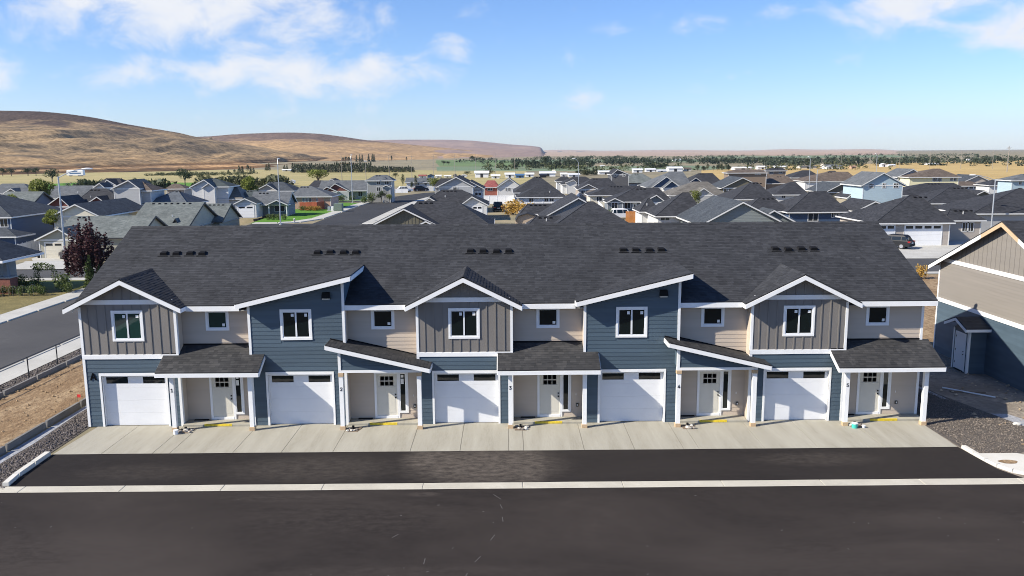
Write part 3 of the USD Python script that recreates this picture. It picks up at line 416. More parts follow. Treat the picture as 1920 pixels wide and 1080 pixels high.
    {'label': 'yellow two-storey house with a brown hip roof and four upper windows', 'wall': 'yellow', 'roof': 'brown', 'blocks': [['x', 95.56, 108.15, 162.76, 5.4, 103.57, 105.13, 167.3, 7.3], ['x', 110.3, 118.14, 171.25, 2.9, 113.37, 117.41, 174.13, 3.91]], 'open': [['window', 101.53, 101.97, 163.21, 4.38, 5.14], ['window', 102.04, 102.48, 163.21, 4.37, 5.13], ['window', 102.68, 103.12, 163.21, 4.37, 5.13], ['window', 103.19, 103.63, 163.21, 4.37, 5.13], ['window', 105.74, 106.3, 163.21, 4.47, 5.11], ['window', 106.63, 107.19, 163.21, 4.47, 5.1], ['garage_door', 113.88, 117.4, 171.7, 2.13, 2.75]], 'two': 1},
    {'label': 'beige gabled house with a slate roof right of the yellow house', 'wall': 'beige', 'roof': 'slate', 'blocks': [['y', 117.99, 127.19, 181.34, 3.2, 122.69, 5.26, 10.0, 0.0]], 'open': []},
    {'label': 'small olive gabled house with a white window left of the curved street lamp', 'wall': 'olive', 'roof': 'charcoal', 'blocks': [['y', 91.29, 96.12, 127.63, 2.75, 93.71, 3.9, 8.0, 0.0]], 'open': [['window', 94.05, 94.83, 128.03, 2.09, 2.62]]},
    {'label': 'white house with a charcoal roof behind the dark blue covered boat', 'wall': 'white', 'roof': 'charcoal', 'blocks': [['x', 114.87, 120.75, 162.88, 3.4, 118.48, 121.98, 166.19, 4.79]], 'open': []},
    {'label': 'light blue two-storey house cut by the right edge of the frame', 'wall': 'lblue', 'roof': 'grey', 'blocks': [['x', 105.37, 114.21, 138.51, 5.4, 109.19, 113.74, 141.46, 6.64]], 'open': [['window', 107.35, 107.86, 138.96, 4.51, 5.18]], 'two': 1},
    {'label': 'grey house with a large charcoal roof beside the curved street lamp', 'wall': 'pgrey', 'roof': 'charcoal', 'blocks': [['x', 66.81, 80.52, 83.53, 2.75, 77.29, 77.69, 90.09, 6.03]], 'open': []},
]
HILL_LINES = {
    'A': ([(-551, 492, 0), (-362, 460, 0), (-304, 469, 0), (-250, 519, 0), (-206, 588, 0), (-186, 715, 0), (-136, 819, 0), (-80, 1015, 0)],
          [(-1077.4, 1008.1, 64.0), (-876.6, 1181.8, 77.8), (-767.4, 1253.3, 78.8), (-730.9, 1274.4, 78.8), (-705.7, 1288.2, 77.2), (-666.5, 1308.3, 72.1), (-639.5, 1321.4, 66.6), (-611.7, 1334.1, 60.2), (-568.4, 1352.7, 51.9), (-538.4, 1364.6, 46.0), (-519.4, 1371.7, 40.8), (-476.2, 1386.9, 32.8), (-427.4, 1402.3, 24.6), (-377.1, 1416.4, 14.5), (-325.1, 1428.9, 5.9), (-235.2, 1446.0, -0.4), (-114.2, 1460.2, -4.1)]),
    'B': ([(-412, 830, 0), (-367, 1057, 0), (-307, 1205, 0), (-212, 1299, 0), (-88, 1350, 0), (87, 1490, 0)],
          [(-1155.6, 2404.7, 45.4), (-984.1, 2478.8, 54.5), (-935.0, 2497.5, 62.3), (-885.2, 2515.3, 65.5), (-841.6, 2530.0, 69.5), (-767.4, 2553.2, 73.5), (-676.0, 2578.5, 75.9), (-582.3, 2601.0, 71.7), (-518.7, 2614.2, 63.4), (-437.8, 2628.8, 51.5), (-355.5, 2641.0, 42.8), (-255.3, 2652.4, 32.3), (-136.7, 2661.1, 19.8), (-34.3, 2664.3, 7.3), (85.6, 2663.2, -2.0), (154.1, 2660.1, -7.5)]),
    'C': ([(-455, 1558, 0), (-268, 1656, 0), (-108, 1659, 0), (104, 1782, 0)],
          [(-1533.4, 5350.5, 55.8), (-1143.7, 5446.5, 84.7), (-908.1, 5490.4, 94.1), (-667.7, 5524.6, 96.5), (-423.4, 5548.5, 95.3), (-247.3, 5559.1, 89.1), (-105.9, 5563.5, 76.0), (35.9, 5564.4, 61.2), (177.7, 5561.7, 49.7), (227.4, 5559.9, 40.7), (248.6, 5559.0, 17.8), (319.5, 5555.4, -14.2)]),
    'D': ([(13, 2091, 0), (216, 1665, 0), (476, 1324, 0), (682, 1067, 0), (830, 927, 0)],
          [(70.0, 10964.3, 29.5), (349.0, 10959.0, 24.3), (627.4, 10946.6, 36.3), (973.8, 10921.3, 30.5), (1249.1, 10893.4, 21.9), (2059.0, 10770.1, 26.6), (3024.8, 10540.5, 13.2), (3511.8, 10388.9, 26.2), (3863.7, 10263.7, 17.0), (4312.0, 10084.1, 20.0), (4738.0, 9891.8, -2.1), (5236.0, 9638.4, -20.9), (5515.2, 9482.0, -10.8), (5825.4, 9295.4, -21.8), (7178.2, 8299.6, -23.0)]),
    'E': ([(274, 922, 0), (352, 933, 0), (459, 924, 0), (551, 925, 0)],
          [(1266.7, 4386.7, -37.5), (1445.2, 4331.6, -21.7), (1568.3, 4288.9, -8.7), (1711.5, 4234.3, -1.4), (1872.1, 4166.3, -5.0), (2025.5, 4094.6, -16.3), (2191.3, 4009.0, -29.8), (2289.7, 3954.2, -35.1)]),
    'F': ([(115, 2229, 0), (230, 2223, 0), (322, 1840, 0), (404, 1638, 0)],
          [(385.5, 7554.7, 0.5), (433.5, 7552.2, 12.1), (481.5, 7549.3, 18.0), (519.9, 7546.7, 11.6), (558.3, 7544.0, 1.8), (596.5, 7541.1, 8.7), (644.3, 7537.2, 15.0), (701.5, 7532.1, 12.8), (749.2, 7527.5, 3.0), (815.9, 7520.6, -6.9), (957.9, 7503.9, -10.2), (1285.0, 7455.1, -5.1), (1560.2, 7402.7, -16.2), (1785.2, 7351.9, -31.4)]),
}

# ------------------------------------------------------------------ the land
def sheet(name, pts, z, m, kind='structure', label=None):
    p = Polygon(pts); tr = trimesh.creation.triangulate_polygon(p, engine='earcut') if not p.convex_hull.equals(p) else None
    mb = MB()
    if tr is None:
        c = list(p.exterior.coords)[:-1]
        if not p.exterior.is_ccw: c = c[::-1]
        mb.poly([(x, y, z) for x, y in c])
    else:
        V, F = tr
        for a, b, c in F:
            A, B, C_ = V[a], V[b], V[c]
            if (B[0] - A[0]) * (C_[1] - A[1]) - (B[1] - A[1]) * (C_[0] - A[0]) < 0: B, C_ = C_, B
            mb.tri((A[0], A[1], z), (B[0], B[1], z), (C_[0], C_[1], z))
    return single(name, mb, m, label=label, kind=kind)

def rect(x0, x1, y0, y1): return [(x0, y0), (x1, y0), (x1, y1), (x0, y1)]

def S_(t): t = min(max(t, 0.0), 1.0); return t * t * (3 - 2 * t)
def gz(x, y):
    """the ground: flat but for the dip the left-hand houses stand in"""
    return -2.4 * S_((y - 57) / 16) * S_((-45 - x) / 5) * (1 - S_((y - 122) / 10))
N, R = 48, 13000.0
hx0, hx1, hy0, hy1 = -160.0, -44.0, 56.0, 133.0
ring = Polygon([(R * math.cos(2 * math.pi * k / N), R * math.sin(2 * math.pi * k / N)) for k in range(N)], [[(hx0, hy0), (hx0, hy1), (hx1, hy1), (hx1, hy0)]])
V_, F_ = trimesh.creation.triangulate_polygon(ring, engine='earcut')
g = MB(); g.add([(x, y, -.03 + (gz(x, y) if x <= hx0 + .1 and abs(y - 95) < 60 else 0)) for x, y in V_], [tuple(f) for f in F_])
gx = np.concatenate([[hx0, -120, -80], np.arange(-52, hx1 + .1, 1.0)]); gy = np.arange(hy0, hy1 + .1, 3.5); gy[-1] = hy1
n0 = [(x, y, -.03 + (gz(x, y) if x > hx0 else gz(x, y) * 0)) for y in gy for x in gx]
g.add(n0, [t for j in range(len(gy) - 1) for i in range(len(gx) - 1) for t in ((j * len(gx) + i, j * len(gx) + i + 1, (j + 1) * len(gx) + i + 1), (j * len(gx) + i, (j + 1) * len(gx) + i + 1, (j + 1) * len(gx) + i))])
single('ground', g, 'ground', kind='structure')

def loft_hill(key, m, name, rows, back, amp, nscale, cols=220, seed=1, power=1.0):
    ft, cr = HILL_LINES[key]
    def resample(pts):
        a = np.array(pts, float); t = np.linspace(0, 1, len(a)); u = np.linspace(0, 1, cols)
        ang = np.arctan2(a[:, 0], a[:, 1] - CAM[1])
        return a, ang
    fa, fang = resample(ft); ca, cang = resample(cr)
    A = np.linspace(max(fang[0], cang[0]), min(fang[-1], cang[-1]), cols)
    fd = np.interp(A, fang, np.hypot(fa[:, 0], fa[:, 1] - CAM[1])); cd = np.interp(A, cang, np.hypot(ca[:, 0], ca[:, 1] - CAM[1]))
    from scipy.interpolate import PchipInterpolator
    cz = PchipInterpolator(cang, ca[:, 2])(A)
    V = np.zeros((rows + 4, cols, 3))
    for i in range(rows):
        t = i / (rows - 1); d = fd + (cd - fd) * t
        prof = (t ** 1.15) * (1 - .22 * math.sin(math.pi * t))
        V[i, :, 0] = d * np.sin(A); V[i, :, 1] = d * np.cos(A) + CAM[1]; V[i, :, 2] = -1.0 + (cz + 1) * prof
    for j, k in enumerate((.25, .5, .75, 1.0)):
        d = cd + back * k
        V[rows + j, :, 0] = d * np.sin(A); V[rows + j, :, 1] = d * np.cos(A) + CAM[1]; V[rows + j, :, 2] = cz * (1 - k ** 2) - 3 * k
    P = V.copy(); P[..., 0] /= nscale; P[..., 1] /= nscale * 1.6; P[..., 2] = 0
    n = meshkit.fbm(P, 5, seed) - .5
    gul = np.abs(meshkit.fbm(P * np.array([2.3, .55, 1]) + 7, 4, seed + 9) - .5)
    w = np.ones(rows + 4); tt = np.linspace(0, 1, rows); w[:rows] = np.sin(math.pi * np.clip(tt, 0, 1)) ** .7; w[rows:] = .0
    V[..., 2] += amp * w[:, None] * (n * 1.5 + gul * 2.2 - .30)
    edge = np.clip(np.minimum(np.arange(cols), cols - 1 - np.arange(cols)) / 10.0, 0, 1)
    V[..., 2] = V[..., 2] * edge - 2.5 * (1 - edge)
    i, j = np.meshgrid(np.arange(rows + 3), np.arange(cols - 1), indexing='ij')
    q = np.stack([i * cols + j, i * cols + j + 1, (i + 1) * cols + j + 1, (i + 1) * cols + j], -1).reshape(-1, 4)
    mb = MB(); mb.v = [tuple(p) for p in V.reshape(-1, 3)]; mb.t = [0] * len(mb.v)
    mb.f = [t for a, b, c, d in q for t in ((a, b, c), (a, c, d))]
    return single(name, mb, m, kind='structure', smooth=True)
loft_hill('D', 'hill_far', 'hills', 14, 3000, 3, 900, seed=4)
loft_hill('F', 'hill_dark', 'hills', 14, 1200, 3, 500, seed=6)
loft_hill('C', 'hill_mesa', 'hills', 24, 1500, 10, 420, seed=3)
loft_hill('E', 'hill_mesa', 'hills', 16, 900, 3, 350, seed=8)
loft_hill('B', 'hill_gold', 'hills', 40, 900, 8, 260, seed=2)
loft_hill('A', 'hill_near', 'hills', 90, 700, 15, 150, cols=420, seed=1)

# fields and far flats
sheet('field', [(-187, 277), (-420, 420), (-640, 560), (-430, 585), (-190, 600), (-95, 560), (12, 500), (12, 280), (-60, 255), (-120, 250)], .00, 'straw_green')
sheet('lawn', [(-160, 258), (-112, 258), (-108, 290), (-120, 318), (-190, 330), (-190, 285)], .01, 'lawn', label='strip of bright green watered grass at the near edge of the straw field')
sheet('field', [(100, 262), (85, 330), (120, 480), (233, 630), (553, 858), (1100, 1000), (1300, 620), (700, 300), (300, 215), (150, 235)], .00, 'straw')
sheet('field', [(-58, 690), (-88, 1000), (-112, 1300), (30, 1240), (60, 900), (22, 662)], .02, 'crop_green')
sheet('field', [(-45, 505), (-60, 680), (24, 655), (150, 640), (190, 520), (60, 480)], .02, 'crop_teal')
sheet('field', [(40, 900), (-20, 1200), (120, 1300), (330, 1100), (200, 850)], .03, 'crop_teal')
sheet('field', [(330, 1250), (400, 1700), (820, 1750), (640, 1250)], .06, 'crop_teal')

# ------------------------------------------------------------------ site ground, streets and kerbs
sheet('asphalt_road', rect(-60, 60, -60, -7.25), .0, 'asphalt_new')
sheet('asphalt_pad', [(-18.30, -6.72), (18.9, -6.72), (18.45, -5.8), (18.22, -3.42), (-18.42, -3.42)], .0, 'asphalt_pad')
kp = MB()
def ribbon():
    p = thing('kerb_ribbon', None, None, (0, -7, 0), kind='structure')
    x = -26.0
    edges = [-26, -21.6] + [-17.6 + 3.62 * i for i in range(16)]
    for a, b in zip(edges[:-1], edges[1:]):
        part(p, 'kerb_segment', MB().cbox(a + .006, b - .006, -7.25, -6.72, -.12, .018, .012), 'concrete_warm')
ribbon()
def scuffs():
    r = np.random.default_rng(12); mb = MB()
    def dash(x, y, L, w, a):
        c, q = math.cos(a), math.sin(a); mb.quad((x, y, .004), (x + w * q, y - w * c, .004), (x + w * q + L * c, y - w * c + L * q, .004), (x + L * c, y + L * q, .004))
    for x, y, L, a in ((-.55, -7.75, .5, -1.0), (-.3, -8.6, .35, -1.35), (-.22, -9.6, .35, -1.5), (-.45, -10.9, .4, -1.9), (-.85, -12.3, .4, -2.0), (-1.2, -13.3, .5, -1.8), (-1.25, -13.9, .5, -1.75), (-2.5, -12.4, .35, -1.6), (1.6, -13.6, 1.0, -1.3), (1.75, -14.3, .8, -1.2), (-1.9, -13.8, .5, -.6), (-3.5, -10.8, .3, -2.2)):
        dash(x, y, L, .028, a)
    for _ in range(45): dash(r.uniform(-19, 19), r.uniform(-15.5, -7.6), r.uniform(.03, .09), r.uniform(.02, .04), r.uniform(0, 6))
    single('road_scuff', mb, 'scuff', kind='structure')
scuffs()
def kerb_line(name, pts, w, h, m='concrete_pale', side=1):
    """raised kerb along a polyline, one segment per piece"""
    p = thing(name, None, None, (pts[0][0], pts[0][1], 0), kind='structure')
    P = np.array(pts, float); T = np.gradient(P, axis=0); T /= np.linalg.norm(T, axis=1, keepdims=True); Nn = np.stack([-T[:, 1], T[:, 0]], 1) * side
    for i in range(len(P) - 1):
        a, b = P[i], P[i + 1]; a2, b2 = a + Nn[i] * w, b + Nn[i + 1] * w
        q = [a, b, b2, a2]
        if side < 0: q = [a, a2, b2, b]
        c = sum(q) / 4; top = [x + (c - x) * .06 for x in q]
        part(p, 'kerb_segment', MB().hexa([(*x, -.1) for x in q] + [(*x, h) for x in top]), m)
    return p
kerb_line('kerb', [(-18.45, -3.45), (-18.42, -4.6), (-18.38, -5.75), (-18.25, -6.68)], .22, .15, side=-1)
cv = [(18.30, -3.5), (18.34, -4.3), (18.40, -5.0), (18.52, -5.6), (18.78, -6.15), (19.2, -6.48), (19.8, -6.62), (21.0, -6.66), (23.5, -6.66), (28, -6.66)]
kerb_line('kerb', cv, .17, .11, side=1)
sheet('pavement_pad', [(18.5, -4.35), (18.56, -5.0), (18.68, -5.52), (18.9, -5.98), (19.28, -6.28), (19.82, -6.43), (21, -6.47), (28, -6.47), (28, -5.4), (20.6, -4.9), (20.05, -4.35)], .075, 'concrete_pale')
ds = MB(); ds.poly([(19.15 + .36 * math.cos(a) * (1 + .12 * math.sin(3 * a)), -5.28 + .21 * math.sin(a), .080) for a in np.arange(24) / 24 * 2 * math.pi]); single('dirt_stain', ds, 'dirt_tan', kind='structure')

def driveway():
    p = thing('driveway', None, None, (0, -1.6, 0), kind='structure')
    xs = [-18.52, -16.46, -14.40, -13.7, -11.16, -9.2, -7.12, -4.0, -1.98, -.02, .6, 3.06, 5.1, 7.1, 7.72, 10.4, 12.6, 14.6, 15.25, 18.22]
    for i, (a, b) in enumerate(zip(xs[:-1], xs[1:])):
        la = .0; lb = .0
        y0 = -3.41
        w = .009
        q = [(a + w, y0), (b - w, y0), (b - w, .12), (a + w, .12)]
        if i == 0: q = [(-18.40, y0), (b - w, y0), (b - w, .12), (-18.24, .12)]
        part(p, 'concrete_panel', MB().hexa([(x, y, -.15) for x, y in q] + [(x, y, rng.uniform(.0, .004)) for x, y in q]), 'concrete')
    part(p, 'joint_filler', MB().box(-18.1, 18.1, -3.38, .1, -.14, -.022), 'dirt_grey')
driveway()

# left of the building: gravel bed, landscape fabric, kerb walls, dirt strip, gravel, footpath, street
sheet('gravel_bed', [(-18.25, -6.6), (-18.6, -3.4), (-18.62, 30), (-20.35, 30), (-20.35, -7.2), (-18.2, -7.26)], -.012, 'gravel_bed', kind='structure')
sheet('fabric_strip', [(-20.0, -7.2), (-20.35, -7.2), (-20.35, 30), (-20.05, 30), (-19.86, 6), (-20.1, 2), (-19.9, -2)], -.004, 'fabric')
sheet('dirt_strip', rect(-25.25, -20.6, -25, 34), -.012, 'dirt_tan')
sheet('gravel_strip', rect(-26.7, -25.55, -25, 44), -.008, 'gravel_bed')
sheet('footpath', rect(-28.3, -26.7, -25, 45), .02, 'sidewalk')
sheet('street', rect(-36.3, -28.45, -40, 62), -.01, 'asphalt_old')
sheet('street', [(-120, 45.5), (-36.3, 45.5), (-36.3, 51.3), (-120, 51.3)], -.006, 'asphalt_old')
sheet('street', [(-28.4, 45.5), (70, 45.5), (70, 55.2), (-28.4, 55.2)], -.006, 'asphalt_old')
kerb_line('kerb_wall', [(-20.5, -9 + 3.0 * i) for i in range(14)], .12, .26, 'concrete_grey', side=1)
kerb_line('kerb_wall', [(-25.5, -13 + 3.0 * i) for i in range(17)], .13, .2, 'concrete_grey', side=-1)
kerb_line('kerb', [(-28.3, -20 + 4.0 * i) for i in range(17)], .15, .06, 'sidewalk', side=1)
sheet('footpath', rect(-38.4, -36.6, -40, 43.6), .03, 'sidewalk')
kerb_line('kerb', [(-36.45, -20 + 4.0 * i) for i in range(16)], .15, .06, 'sidewalk', side=1)
sheet('yard', rect(-90, -38.4, 5, 45.3), .0, 'dry_grass')
sheet('lawn', [(-48.5, 38.2), (-37.2, 38.2), (-37.0, 43.5), (-50, 43.6)], .012, 'lawn_yellow', label='patch of yellow-green grass behind the pergola at the street corner')
sheet('footpath', rect(-90, -37.5, 43.7, 45.3), .02, 'sidewalk')
sheet('footpath', [(-46.0, 51.4), (-37, 51.4), (-37, 52.8), (-46.0, 52.8)], .02, 'sidewalk')
dm = MB()
L_ = [(-53.4, 51.4), (-54.2, 57), (-57.5, 64), (-61.5, 72), (-66.5, 80), (-67.5, 85)]; R_ = [(-46.6, 51.4), (-47.8, 57), (-50.5, 64), (-55.0, 72), (-60.0, 80), (-61.0, 85)]
for (a, b), (c, d) in zip(zip(L_[:-1], L_[1:]), zip(R_[:-1], R_[1:])):
    for i in range(5):
        for k in range(4):
            def P_(t, u): x = (a[0] + (b[0] - a[0]) * t) * (1 - u) + (c[0] + (d[0] - c[0]) * t) * u; y = (a[1] + (b[1] - a[1]) * t) * (1 - u) + (c[1] + (d[1] - c[1]) * t) * u; return (x, y, gz(x, y) + .06)
            dm.quad(P_(i / 5, k / 4), P_(i / 5, (k + 1) / 4), P_((i + 1) / 5, (k + 1) / 4), P_((i + 1) / 5, k / 4))
single('driveway_slab', dm, 'sidewalk', kind='structure')
# right of the building
sheet('gravel_bed', [(18.3, -3.5), (18.5, -4.3), (20.1, -4.3), (21.4, -3.4), (22.6, -.9), (22.0, .8), (21.2, 4.0), (21.0, 13.5), (18.2, 13.5), (18.2, .1)], -.004, 'gravel_bed')
sheet('fabric_strip', [(22.0, .8), (22.7, .75), (23.6, -1.6), (23.5, -3.8), (22.2, -3.2), (22.55, -1.4)], .004, 'fabric')
sheet('fabric_strip', [(21.0, 3.2), (21.25, 3.0), (20.55, 8.0), (20.2, 11.5), (20.05, 11.4), (20.4, 7.6)], .004, 'fabric')
sheet('dirt_lot', rect(18.1, 34, -8, 43.5), -.016, 'dirt_grey')
sheet('dirt_lot', [(18.8, 14), (40, 14), (42, 43.5), (18.8, 43.5)], -.010, 'dirt_tan')
sheet('dirt_lot', [(23.6, .4), (34, 2.5), (34, -8), (22.6, -6.3), (23.2, -3)], -.008, 'dirt_tan')
sheet('footpath', rect(16, 70, 43.9, 45.3), .02, 'sidewalk')
sheet('footpath', rect(-20, 70, 55.3, 56.8), .02, 'sidewalk')
sheet('driveway_slab', [(41.5, 56.8), (62, 56.8), (62, 73), (41.5, 73)], .024, 'sidewalk')
# streets of the estate
sheet('street', [(-33.6, 56), (-33.4, 168), (-31.5, 193), (-25.2, 214), (-12, 229), (10, 240), (10, 231), (-11, 220), (-20.6, 190), (-22.3, 146), (-22.8, 56)], -.004, 'asphalt_mid')
sheet('street', rect(-44, -33.4, 98.5, 107.2), -.002, 'asphalt_mid')
sheet('street', [(-110, 168.6), (-33.0, 168.6), (-31.5, 173.4), (-110, 173.4)], .000, 'asphalt_mid')
sheet('lawn', [(-54, 150), (-50, 134), (-46, 133), (-44.5, 108.2), (-39.6, 108.4), (-36.8, 111.4), (-36.2, 118), (-36.2, 153), (-35.6, 165.6), (-40, 167), (-54, 167)], .03, 'lawn', label='bright green corner lawn beside the bend of the estate road')
sheet('lawn', [(-50, 174.8), (-35, 174.8), (-33.6, 188), (-38, 191.6), (-50, 190)], .03, 'lawn', label='narrow green lawn in front of the maroon-gabled house')
kerb_line('kerb', [(-44, 107.3), (-39.4, 107.4), (-36.2, 109.8), (-33.8, 117.5), (-33.7, 134), (-33.7, 153), (-33.0, 167.6)], 2.4, .10, 'sidewalk', side=1)
kerb_line('kerb', [(-24.9, 60), (-24.8, 105), (-24.2, 146), (-23.0, 176), (-21.6, 189), (-15.6, 218.9)], 2.6, .08, 'sidewalk', side=-1)
kerb_line('kerb', [(-50, 174.2), (-34.6, 174.2), (-32.4, 188)], 1.0, .10, 'sidewalk', side=1)

def rocks(name, n, xs, ys, rmin, rmax, m, seed, label, z=0.0, poly=None):
    """loose stones as one mesh: small irregular octahedra"""
    r = np.random.default_rng(seed); mb = MB()
    pg = Polygon(poly) if poly else None
    from shapely.geometry import Point
    base = np.array([(1, 0, 0), (0, 1, 0), (-1, 0, 0), (0, -1, 0), (0, 0, 1), (.3, .2, -.6)]); fs = [(0, 1, 4), (1, 2, 4), (2, 3, 4), (3, 0, 4), (1, 0, 5), (2, 1, 5), (3, 2, 5), (0, 3, 5)]
    k = 0
    while k < n:
        x, y = r.uniform(*xs), r.uniform(*ys)
        if pg is not None and not pg.contains(Point(x, y)): continue
        s = rmin + (rmax - rmin) * r.random() ** 2; a = r.uniform(0, 6.28); c, q = math.cos(a), math.sin(a)
        v = base * (1 + r.uniform(-.3, .3, (6, 3))) * s * np.array([1, r.uniform(.6, 1), r.uniform(.5, .8)])
        v = np.stack([v[:, 0] * c - v[:, 1] * q + x, v[:, 0] * q + v[:, 1] * c + y, v[:, 2] + z + s * .25], 1)
        mb.add(v, fs, float(r.random())); k += 1
    return single(name, mb, m, label=label, kind='stuff', tone=True)
def tone_mat(name, a, b, rough=.9):
    usdkit.material(stage, f'/World/Looks/{name}', {'a': ('attribute', {'attribute': 'tone'}), 'm': ('mix_color', {'a': a, 'b': b}), 'p': ('principled_bsdf', {'roughness': rough, 'specular_ior_level': .25})},
                    [('a.fac', 'm.fac'), ('m.result', 'p.base_color')], surface='p.BSDF')
tone_mat('pebble', (.060, .051, .046), (.19, .163, .148)); tone_mat('pebble_brown', (.085, .070, .058), (.215, .182, .150)); tone_mat('rubble', (.22, .16, .10), (.46, .38, .28)); tone_mat('clod', (.17, .11, .06), (.38, .27, .16))
rocks('gravel', 6500, (-20.2, -18.2), (-7.1, 8), .02, .065, 'pebble', 1, 'purple-grey crushed gravel along the left wall of the town houses', poly=[(-18.25, -6.5), (-18.72, -3.4), (-18.72, 8), (-19.85, 8), (-20.0, 2), (-19.8, -2), (-19.9, -7.1), (-18.3, -7.1)])
rocks('gravel', 9000, (18.2, 22.6), (-4.2, 9), .014, .045, 'pebble_brown', 2, 'brown-grey crushed gravel right of the driveway', poly=[(18.45, -3.5), (18.6, -4.2), (20.0, -4.2), (21.3, -3.3), (22.4, -.9), (21.9, .7), (21.0, 4), (20.4, 8.5), (18.6, 8.5), (18.4, 0)])
rocks('gravel', 1800, (-26.65, -25.6), (-6, 22), .03, .09, 'pebble', 5, 'dark gravel between the kerb wall and the footpath at left')
rocks('clods', 420, (-25.2, -20.7), (-4, 22), .02, .10, 'clod', 3, 'clods and stones on the bare dirt strip at left')
rocks('rubble', 260, (21, 27), (-6, 12), .03, .12, 'rubble', 4, 'pale stones scattered over the bare lot at right')

# ------------------------------------------------------------------ the town houses
TH = thing('town_house', 'row of five two-storey blue, grey and tan town houses under one long charcoal roof', 'town house', (-.08, 0, 0))
P, X0, BW = 7.315, -18.63, 4.2
XL, XR, DEP, YB = -18.63, 18.47, .6, 12.9
EY, EZ, RY, RZ = .05, 5.43, 6.47, 8.32
SL = (RZ - EZ) / (RY - EY)
def zmain(y): return EZ + SL * (y - EY)
def ymain(z): return EY + (z - EZ) / SL
BL = [X0 + P * k for k in range(5)]; BR = [b + BW for b in BL]; BR[4] = 14.85
NL = BL[1:] + [XR]                      # where the recess of each unit ends

def board_rows(parent, x0, x1, z0, z1, y, mat_, holes=(), top=None, exposure=.178, joined=None, t=.016, slant=1):
    """lap boards on a wall that faces -y; holes are (x0, x1, z0, z1); top(x) cuts the upper edge"""
    n = int(math.ceil((z1 - z0) / exposure - 1e-6))
    for i in range(n):
        a, b = z0 + i * exposure, min(z0 + (i + 1) * exposure, z1)
        segs = [(x0, x1)]
        for hx0, hx1, hz0, hz1 in holes:
            if b > hz0 + .03 and a < hz1 - .03:
                segs = [s for u, v in segs for s in ((u, min(v, hx0)), (max(u, hx1), v)) if s[1] - s[0] > .03]
        for u, v in segs:
            zu, zv = b, b
            if top:
                zu, zv = min(b, top(u)), min(b, top(v))
                if zu <= a + .01 and zv <= a + .01: continue
                if zu <= a + .01:
                    s = (a + .01 - top(u)) / (top(v) - top(u)); u = u + s * (v - u); zu = a + .01
                if zv <= a + .01:
                    s = (a + .01 - top(u)) / (top(v) - top(u)); v = u + s * (v - u); zv = a + .01
            mb = joined if joined is not None else MB()
            mb.hexa([(u, y - t, a), (v, y - t, a), (v, y, a), (u, y, a), (u, y - .003, zu), (v, y - .003, zv), (v, y, zv), (u, y, zu)])
            if joined is None: part(parent, 'siding_board', mb, mat_)

def shingle_field(polys, name, parent, m='shingle', exposure=.145, seed=3, lift=.009):
    """every tab of a roof plane; poly = planar 3-D outline"""
    r = np.random.default_rng(seed); mb = MB()
    for poly in polys:
        P3 = np.array(poly, float); n = np.zeros(3)
        for i in range(len(P3)): n += np.cross(P3[i], P3[(i + 1) % len(P3)])
        n /= np.linalg.norm(n)
        if n[2] < 0: n = -n
        up = np.array([0, 0, 1.0]) - n * n[2]; up /= np.linalg.norm(up); e = np.cross(up, n); O = P3[0]
        sp = Polygon([((p - O) @ e, (p - O) @ up) for p in P3]).buffer(0)
        s0, t0, s1, t1 = sp.bounds; k = 0; t = t0
        while t < t1 - .02:
            tb = min(t + exposure, t1); cut = sp.intersection(LineString([(s0 - 1, (t + tb) / 2), (s1 + 1, (t + tb) / 2)]))
            for ln in getattr(cut, 'geoms', [cut]):
                if ln.is_empty or ln.geom_type != 'LineString': continue
                a, b = sorted((ln.coords[0][0], ln.coords[-1][0])); s = a - r.uniform(0, .25); row = r.normal(0, .025)
                while s < b:
                    w = r.choice([.14, .17, .2, .24, .28]); u, v = max(a, s), min(b, s + w); s += w
                    if v - u < .02: continue
                    h = lift + r.choice([0, 0, .006]); tone = float(np.clip(r.beta(1.6, 2.2) + row, 0, 1))
                    q = lambda ss, tt, hh: O + e * ss + up * tt + n * hh
                    mb.add([q(u, t, 0), q(v, t, 0), q(u, t, h), q(v, t, h), q(v, tb + .01, .003), q(u, tb + .01, .003)], [(0, 1, 3), (0, 3, 2), (2, 3, 4), (2, 4, 5)], tone)
            t += exposure; k += 1
    return part(parent, name, mb, m, kind='stuff', tone=True)

def slab(poly, th=.09): return MB().prism(poly, (0, 0, -th)) if np.cross(np.array(poly[1]) - np.array(poly[0]), np.array(poly[2]) - np.array(poly[1]))[2] < 0 else MB().prism(poly[::-1], (0, 0, -th))

def board(p, q, w, t, dy=0.0):
    """flat board in the x-z direction from p to q (top edge), w tall, thickness t towards -y"""
    (x0, y0, z0), (x1, y1, z1) = p, q
    if abs(x1 - x0) >= abs(y1 - y0):
        if x1 < x0: (x0, y0, z0), (x1, y1, z1) = q, p
        return [(x0, y0 - t, z0 - w), (x1, y1 - t, z1 - w), (x1, y1, z1 - w), (x0, y0, z0 - w), (x0, y0 - t, z0), (x1, y1 - t, z1), (x1, y1, z1), (x0, y0, z0)]
    if y1 < y0: (x0, y0, z0), (x1, y1, z1) = q, p
    return [(x0, y0, z0 - w), (x0 + t, y0, z0 - w), (x1 + t, y1, z1 - w), (x1, y1, z1 - w), (x0, y0, z0), (x0 + t, y0, z0), (x1 + t, y1, z1), (x1, y1, z1)]

def trim(parent, name, *boards, m='white_paint'):
    mb = MB()
    for b in boards: mb.hexa(b)
    return part(parent, name, mb, m)

